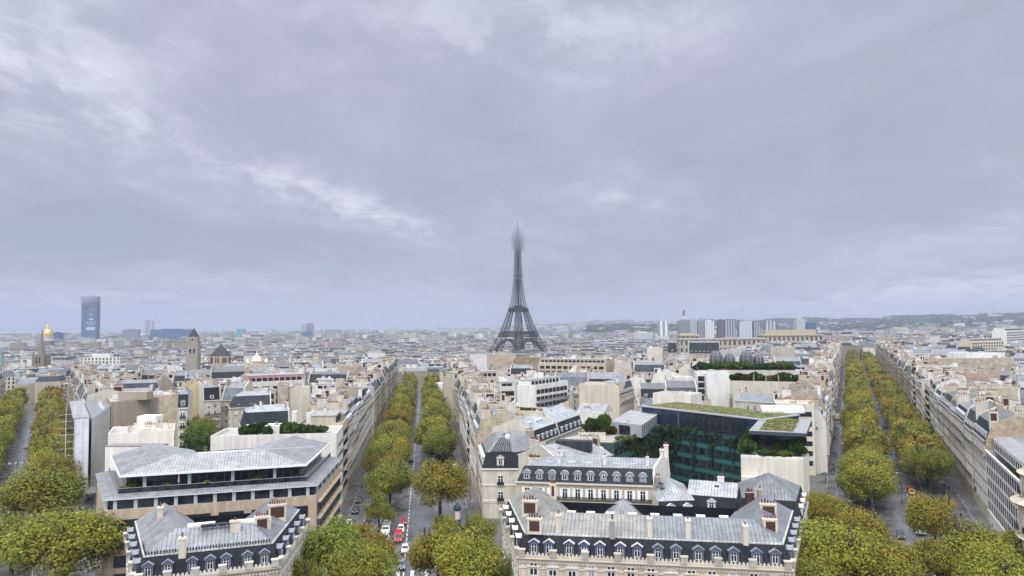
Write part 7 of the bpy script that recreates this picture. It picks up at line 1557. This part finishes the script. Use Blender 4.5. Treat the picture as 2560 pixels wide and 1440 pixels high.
# gothic spire
x, y, z = at(103, 920, 820); o = empty('gothic_spire', (x, y, ground(x, y))); tag(o, 'grey stone gothic church spire with pinnacles on the left', 'church spire'); g = o.location.z; k = 820/1806; SP = (.26, .235, .19)
def zz_(py_): return at(103, py_, 820)[2]-g
mb = MB(); mb.box(-13*k, -13*k, -2, 13*k, 13*k, zz_(888), M_stone, SP); mb.lathe([(17*k, -2), (17*k, zz_(912)), (14*k, zz_(908))], M_stone, SP, n=4, a0=R(45)); mb.build('belfry', o); mb = MB(); mb.lathe([(9.5*k, zz_(890)), (6.0*k, zz_(862)), (1.0*k, zz_(828)), (.25*k, zz_(818))], M_stone, SP, n=8, a0=R(22.5)); mb.build('spire', o)
for sx in (-1, 1):
    for sy in (-1, 1): mb = MB(); mb.lathe([(2.6*k, -2), (2.6*k, zz_(890)), (.1, zz_(872))], M_stone, SP, (sx*12.5*k, sy*12.5*k, 0), n=8); mb.build('pinnacle', o)
for s in (-1, 1): mb = MB(); mb.box(s*4*k-1.6*k, -13.2*k, zz_(908), s*4*k+1.6*k, -13*k, zz_(893), M_glass); mb.build('window', o)
x, y, z = at(3, 870, 900); o = empty('green_spire', (x, y, ground(x, y))); tag(o, 'green copper spire cut by the left picture edge', 'church spire'); mb = MB(); h_ = z-o.location.z; mb.lathe([(4.5, 0), (4.5, h_-22), (3.4, h_-18), (.2, h_)], M_paint, (.16, .27, .25), n=8); mb.build('spire', o)
# square church tower and rotunda
x, y, z = at(483.5, 920, 560); o = empty('church_tower', (x, y, ground(x, y)), .12); tag(o, 'square pale stone church tower with louvred bell openings and a pointed slate cap', 'church tower'); g = o.location.z; k = 560/1806; CT = (.36, .335, .28)
def zz_(py_): return at(483.5, py_, 560)[2]-g
h = 12.6*k; mb = MB(); mb.box(-h*1.08, -h*1.08, -2, h*1.08, h*1.08, zz_(882), M_stone, CT); mb.box(-h, -h, zz_(882), h, h, zz_(866), M_stone, CT); mb.box(-h*.9, -h*.9, zz_(866), h*.9, h*.9, zz_(842), M_stone, CT)
for sx in (-1, 1):
    for sy in (-1, 1): mb.box(sx*h*.86-h*.16, sy*h*.86-h*.16, zz_(866), sx*h*.86+h*.16, sy*h*.86+h*.16, zz_(853), M_stone, CT)
mb.build('shaft', o); mb = MB(); mb.lathe([(h*1.15, zz_(842)), (h*1.0, zz_(839)), (.1, zz_(820))], M_slate, (.06, .062, .062), n=4, a0=R(45)); mb.build('cap', o)
for s in (-.36, .36): mb = MB(); mb.box(s*h-h*.17, -h-.12, zz_(887), s*h+h*.17, -h*.9-.0, zz_(872), M_glass); mb.build('bell_opening', o)
mb = MB(); mb.lathe([(.8, 0), (.01, .02)], M_glass, n=12); q = mb.build('round_window', o); q.location = (0, -h*.93, zz_(849)); q.rotation_euler = (R(90), 0, 0)
x, y, z = at(551.5, 915, 575); o = empty('church_rotunda', (x, y, ground(x, y))); tag(o, 'octagonal stone church rotunda with a dark conical roof right of the square tower', 'church'); g = o.location.z; k = 575/1806
def zz_(py_): return at(551.5, py_, 575)[2]-g
mb = MB(); mb.lathe([(24*k, -2), (24*k, zz_(890)), (23.5*k, zz_(889))], M_stone, (.55, .46, .36), n=8, a0=R(22.5)); mb.build('wall', o); mb = MB(); mb.lathe([(24*k, zz_(889)), (12*k, zz_(873)), (1.2*k, zz_(862)), (.6*k, zz_(857)), (.01, zz_(856))], M_slate, (.075, .075, .085), n=16); mb.build('roof', o)
for j in range(8):
    a = 2*math.pi*j/8
    for s in (-1, 0, 1): mb = MB(); mb.box(s*4*k-.9*k, -.25, zz_(906), s*4*k+.9*k, 0, zz_(894), M_glass, (0, 0, 0), (22.25*k*math.cos(a), 22.25*k*math.sin(a)), a+math.pi/2); mb.build('window', o)
x, y, z = at(642, 895, 700); o = empty('onion_dome', (x, y, z-12)); tag(o, 'small pale gilded onion dome cluster among the roofs left of centre', 'dome'); mb = MB(); mb.lathe([(4, 0), (4, 7), (5.2, 9), (4.2, 12), (1.2, 15), (.1, 19)], M_paint, (.72, .62, .45), n=12); mb.build('dome', o)
for s in (-1, 1): mb = MB(); mb.lathe([(1.8, 0), (1.8, 6), (2.4, 7), (1.6, 9), (.1, 12)], M_paint, (.72, .62, .45), (s*9, 0, 0), n=10); mb.build('side_cupola', o)
o_, W_, H_ = slab('long white building with two rows of dark windows left of the church tower', 200, 300, 894, 1000, 18, (.62, .62, .58), 'long_building', 'building', 5, 4.4)
# ------------------------------------------------------------------ the far city: thousands of roofs nobody could count
rnd = random.Random(99); FC = [(.50, .45, .37), (.58, .56, .52), (.68, .67, .65), (.46, .41, .34), (.36, .31, .25), (.55, .51, .44), (.30, .27, .24)]; FR_ = [(.22, .23, .25), (.28, .29, .31), (.16, .17, .185), (.36, .365, .37), (.07, .075, .09), (.22, .14, .11), (.45, .45, .44)]
FCITY = MB()
def farhouse(foot, g, h, mh, mi, col, rc, win):
    mb = FCITY
    for i in range(4):
        a, b = foot[i], foot[(i+1) % 4]
        if seen(a, b): facade_uv(mb, a, b, g-3, g+h, col, M_far, win if i % 2 == 0 else not win and rnd.random() < .5)
    up = off_poly(foot, [mi]*4) if mh else foot
    if mh:
        for i in range(4):
            if seen(foot[i], foot[(i+1) % 4]): mb.face([(*foot[i], g+h), (*foot[(i+1) % 4], g+h), (*up[(i+1) % 4], g+h+mh), (*up[i], g+h+mh)], M_far, rc[1], [(0, 0)]*4)
    mb.face([(*p, g+h+mh) for p in up], M_far, rc[0], [(0, 0)]*4)
    for _ in range(rnd.choice((0, 1, 2))):
        u, v = rnd.uniform(.1, .9), rnd.uniform(.1, .9); x, y = lerp(lerp(up[0], up[1], u), lerp(up[3], up[2], u), v); s, t = rnd.uniform(.4, 2.2), rnd.uniform(.4, 1.2); q = [(x-s, y-t), (x+s, y-t), (x+s, y+t), (x-s, y+t)]; zt = g+h+mh+rnd.uniform(1, 3); cc = rnd.choice(((.7, .68, .64), (.42, .3, .22), (.55, .5, .42)))
        for i in (0, 1, 3): a, b = q[i], q[(i+1) % 4]; mb.face([(*a, g+h+mh-.3), (*b, g+h+mh-.3), (*b, zt), (*a, zt)], M_far, cc, [(0, 0)]*4)
        mb.face([(*p, zt) for p in q], M_far, cc, [(0, 0)]*4)
for dist, name, row, foot, c in FARLOTS:
    t = rnd.random(); farhouse(foot, ground(*c), rnd.uniform(14, 22), rnd.choice((0, 3, 4, 4.5)), rnd.uniform(1, 2.4), jit(rnd.choice(FC)), (jit(rnd.choice(FR_)), jit(rnd.choice(((.05, .056, .07), (.16, .18, .21), (.3, .32, .35))))), rnd.random() < .6)
def far_ok(x, y): return av_clear(x, y, HW+17) and not any(inside((x, y), U, 14) for U in USEDN((x, y)))
r_ = 1120.0
while r_ < 9000:
    step = 21*(1+(r_-1120)/1500.0); az = -37.5+rnd.uniform(0, .5)
    while az < 37.5:
        aa = R(az); x, y = r_*math.sin(aa)+rnd.uniform(-6, 6), r_*math.cos(aa)+rnd.uniform(-6, 6); k = 1+(r_-1120)/2600.0; wd, dp = rnd.uniform(12, 30)*k, rnd.uniform(10, 18)*k**.6; rot = rnd.choice((.3, -.4, 1.1, -1.0, .1))+rnd.uniform(-.2, .2)
        tx, ty = x-TOWER[0], y-TOWER[1]
        clear = abs(tx) < 75 and -190 < ty < 90 or (abs(math.degrees(math.atan2(x, y))+2) < 1.5 and 1100 < r_ < 1330) or rnd.random() < (.05 if az < 14 else .12)
        if az > 13 and r_ > 6200: clear = clear or rnd.random() < .8
        if not clear and far_ok(x, y):
            ca, sa = math.cos(rot), math.sin(rot); foot = [(x+u*ca-v*sa, y+u*sa+v*ca) for u, v in ((-wd/2, -dp/2), (wd/2, -dp/2), (wd/2, dp/2), (-wd/2, dp/2))]
            h = rnd.uniform(13, 23) if rnd.random() < .93 else rnd.uniform(24, 42)*(1 if r_ > 2200 else .75)
            farhouse(foot, ground(x, y), h, rnd.choice((0, 0, 3, 4)), 2.0, jit(rnd.choice(FC)), (jit(rnd.choice(FR_)), jit(rnd.choice(((.06, .066, .08), (.16, .18, .21))))), rnd.random() < .7)
        az += math.degrees((wd+rnd.uniform(2, 8)*k)/r_)
    r_ += step
tag(FCITY.build('distant_rooftops'), 'endless pale far off city of small houses and roofs spreading to the horizon', 'city', kind='stuff')
# far trees: river bank band, gardens, woods on the ridge
cl_ = CROWN_F; FT = MB()
def fartree(x, y, r, h, n, ls, g0=None):
    g = ground(x, y) if g0 is None else g0
    for _ in range(n):
        d = Vector((rnd.gauss(0, 1), rnd.gauss(0, 1), rnd.gauss(0, 1))).normalized(); p = Vector((x, y, g+h*.62))+Vector((d.x*r, d.y*r, d.z*h*.38))*(rnd.random()**.3); nr = (d+Vector((0, 0, .6))+Vector((rnd.gauss(0, .4), rnd.gauss(0, .4), 0))).normalized(); u = nr.orthogonal().normalized(); v = nr.cross(u); s = ls*rnd.uniform(.6, 1.3)
        j = rnd.uniform(.7, 1.2); FT.face([p-u*s, p-v*s, p+u*s, p+v*s], M_leaf, rnd.choice(((.045*j, .06*j, .02*j), (.06*j, .065*j, .02*j), (.035*j, .05*j, .02*j))))
for k in range(70):
    px_ = -20+k*5.6; x, y, _ = at(px_, 915, 940+rnd.uniform(-18, 18)); fartree(x, y, 6.5, 15, 60, 1.2)
for k in range(150):
    x, y = TOWER[0]+rnd.uniform(-260, 300), TOWER[1]+rnd.uniform(-240, 120)
    if math.hypot(x-TOWER[0], y-TOWER[1]) > 95 or abs(x-TOWER[0]) > 60: fartree(x, y, 7, 14, 30, 1.7)
for k in range(130):
    az = R(rnd.uniform(-36, 36)); rr = rnd.uniform(700, 2600); x, y = rr*math.sin(az), rr*math.cos(az)
    if far_ok(x, y): 
        for j in range(4): fartree(x+rnd.uniform(-25, 25), y+rnd.uniform(-6, 6), 6, 15, 26, 1.7)
for k in range(1500):
    az = rnd.uniform(6, 37); rr = rnd.uniform(5200, 9400) if az > 15 else rnd.uniform(4600, 6600); a_ = R(az); x, y = rr*math.sin(a_), rr*math.cos(a_); fartree(x, y, rnd.uniform(30, 70), rnd.uniform(18, 30), 14, 16)
tag(FT.build('distant_trees'), 'dark far off tree tops along the river and over the wooded ridge', 'woods', kind='stuff')
# ------------------------------------------------------------------ haze and low cloud
def vol(name, mesh_fn, dens, col, label, fn=None):
    m = bpy.data.materials.new(name); m.use_nodes = True; t = NT(m.node_tree)
    o = t.new('ShaderNodeOutputMaterial'); v = t.new('ShaderNodeVolumePrincipled'); t.lk(v.outputs[0], o.inputs['Volume'])
    v.inputs['Color'].default_value = (*col, 1); v.inputs['Density'].default_value = dens; v.inputs['Anisotropy'].default_value = 0.0
    if fn: t.lk(fn(t), v.inputs['Density'])
    mb = MB(); mesh_fn(mb, m); ob = mb.build(name); tag(ob, label, 'mist', kind='stuff'); return ob
def hz_mesh(mb, m): mb.box(-9000, -60, -80, 10200, 11500, 330, m, bottom=True)
vol('haze', hz_mesh, 0.000088, (0.46, 0.54, 0.71), 'thin blue autumn haze lying over the whole city')
def fog(zb, zt, dens):
    def fn(t):
        g = t.new('ShaderNodeNewGeometry'); s = t.new('ShaderNodeSeparateXYZ'); t.lk(g.outputs['Position'], s.inputs[0])
        tc = t.new('ShaderNodeTexCoord').outputs['Object']; ln = t.new('ShaderNodeVectorMath', operation='LENGTH'); t.lk(tc, ln.inputs[0])
        edge = t.ramp(ln.outputs['Value'], 0.05, 1.0, 1.0, 0.0)
        n = t.noise(g.outputs['Position'], 0.02, 3, 0.6)
        return t.m('MULTIPLY', t.m('MULTIPLY', t.m('MULTIPLY', t.ramp(n, .38, .6, .5, 1.0), t.ramp(t.m('ADD', s.outputs[2], t.m('MULTIPLY', n, 30)), zb+15, zt+15)), edge), dens)
    return fn
def ball(mb, m): mb.lathe([(0.001, -1)]+[(math.cos(R(a)), math.sin(R(a))) for a in range(-75, 76, 15)]+[(0.001, 1)], m, n=24)
for lab, loc, scl, zb, zt, dn in (
    ('low cloud wrapped round the tip of the iron lattice tower', (TOWER[0], TOWER[1], 259), (25, 25, 60), 184, 236, 0.2),
    ('low cloud hiding the top of the tall dark office slab', (-2285, 3914, 205), (66, 46, 46), 152, 186, 0.3)):
    o = vol('low_cloud', ball, 0.0, (0.545, 0.57, 0.65), lab, fog(zb, zt, dn)); o.location = loc; o.scale = scl
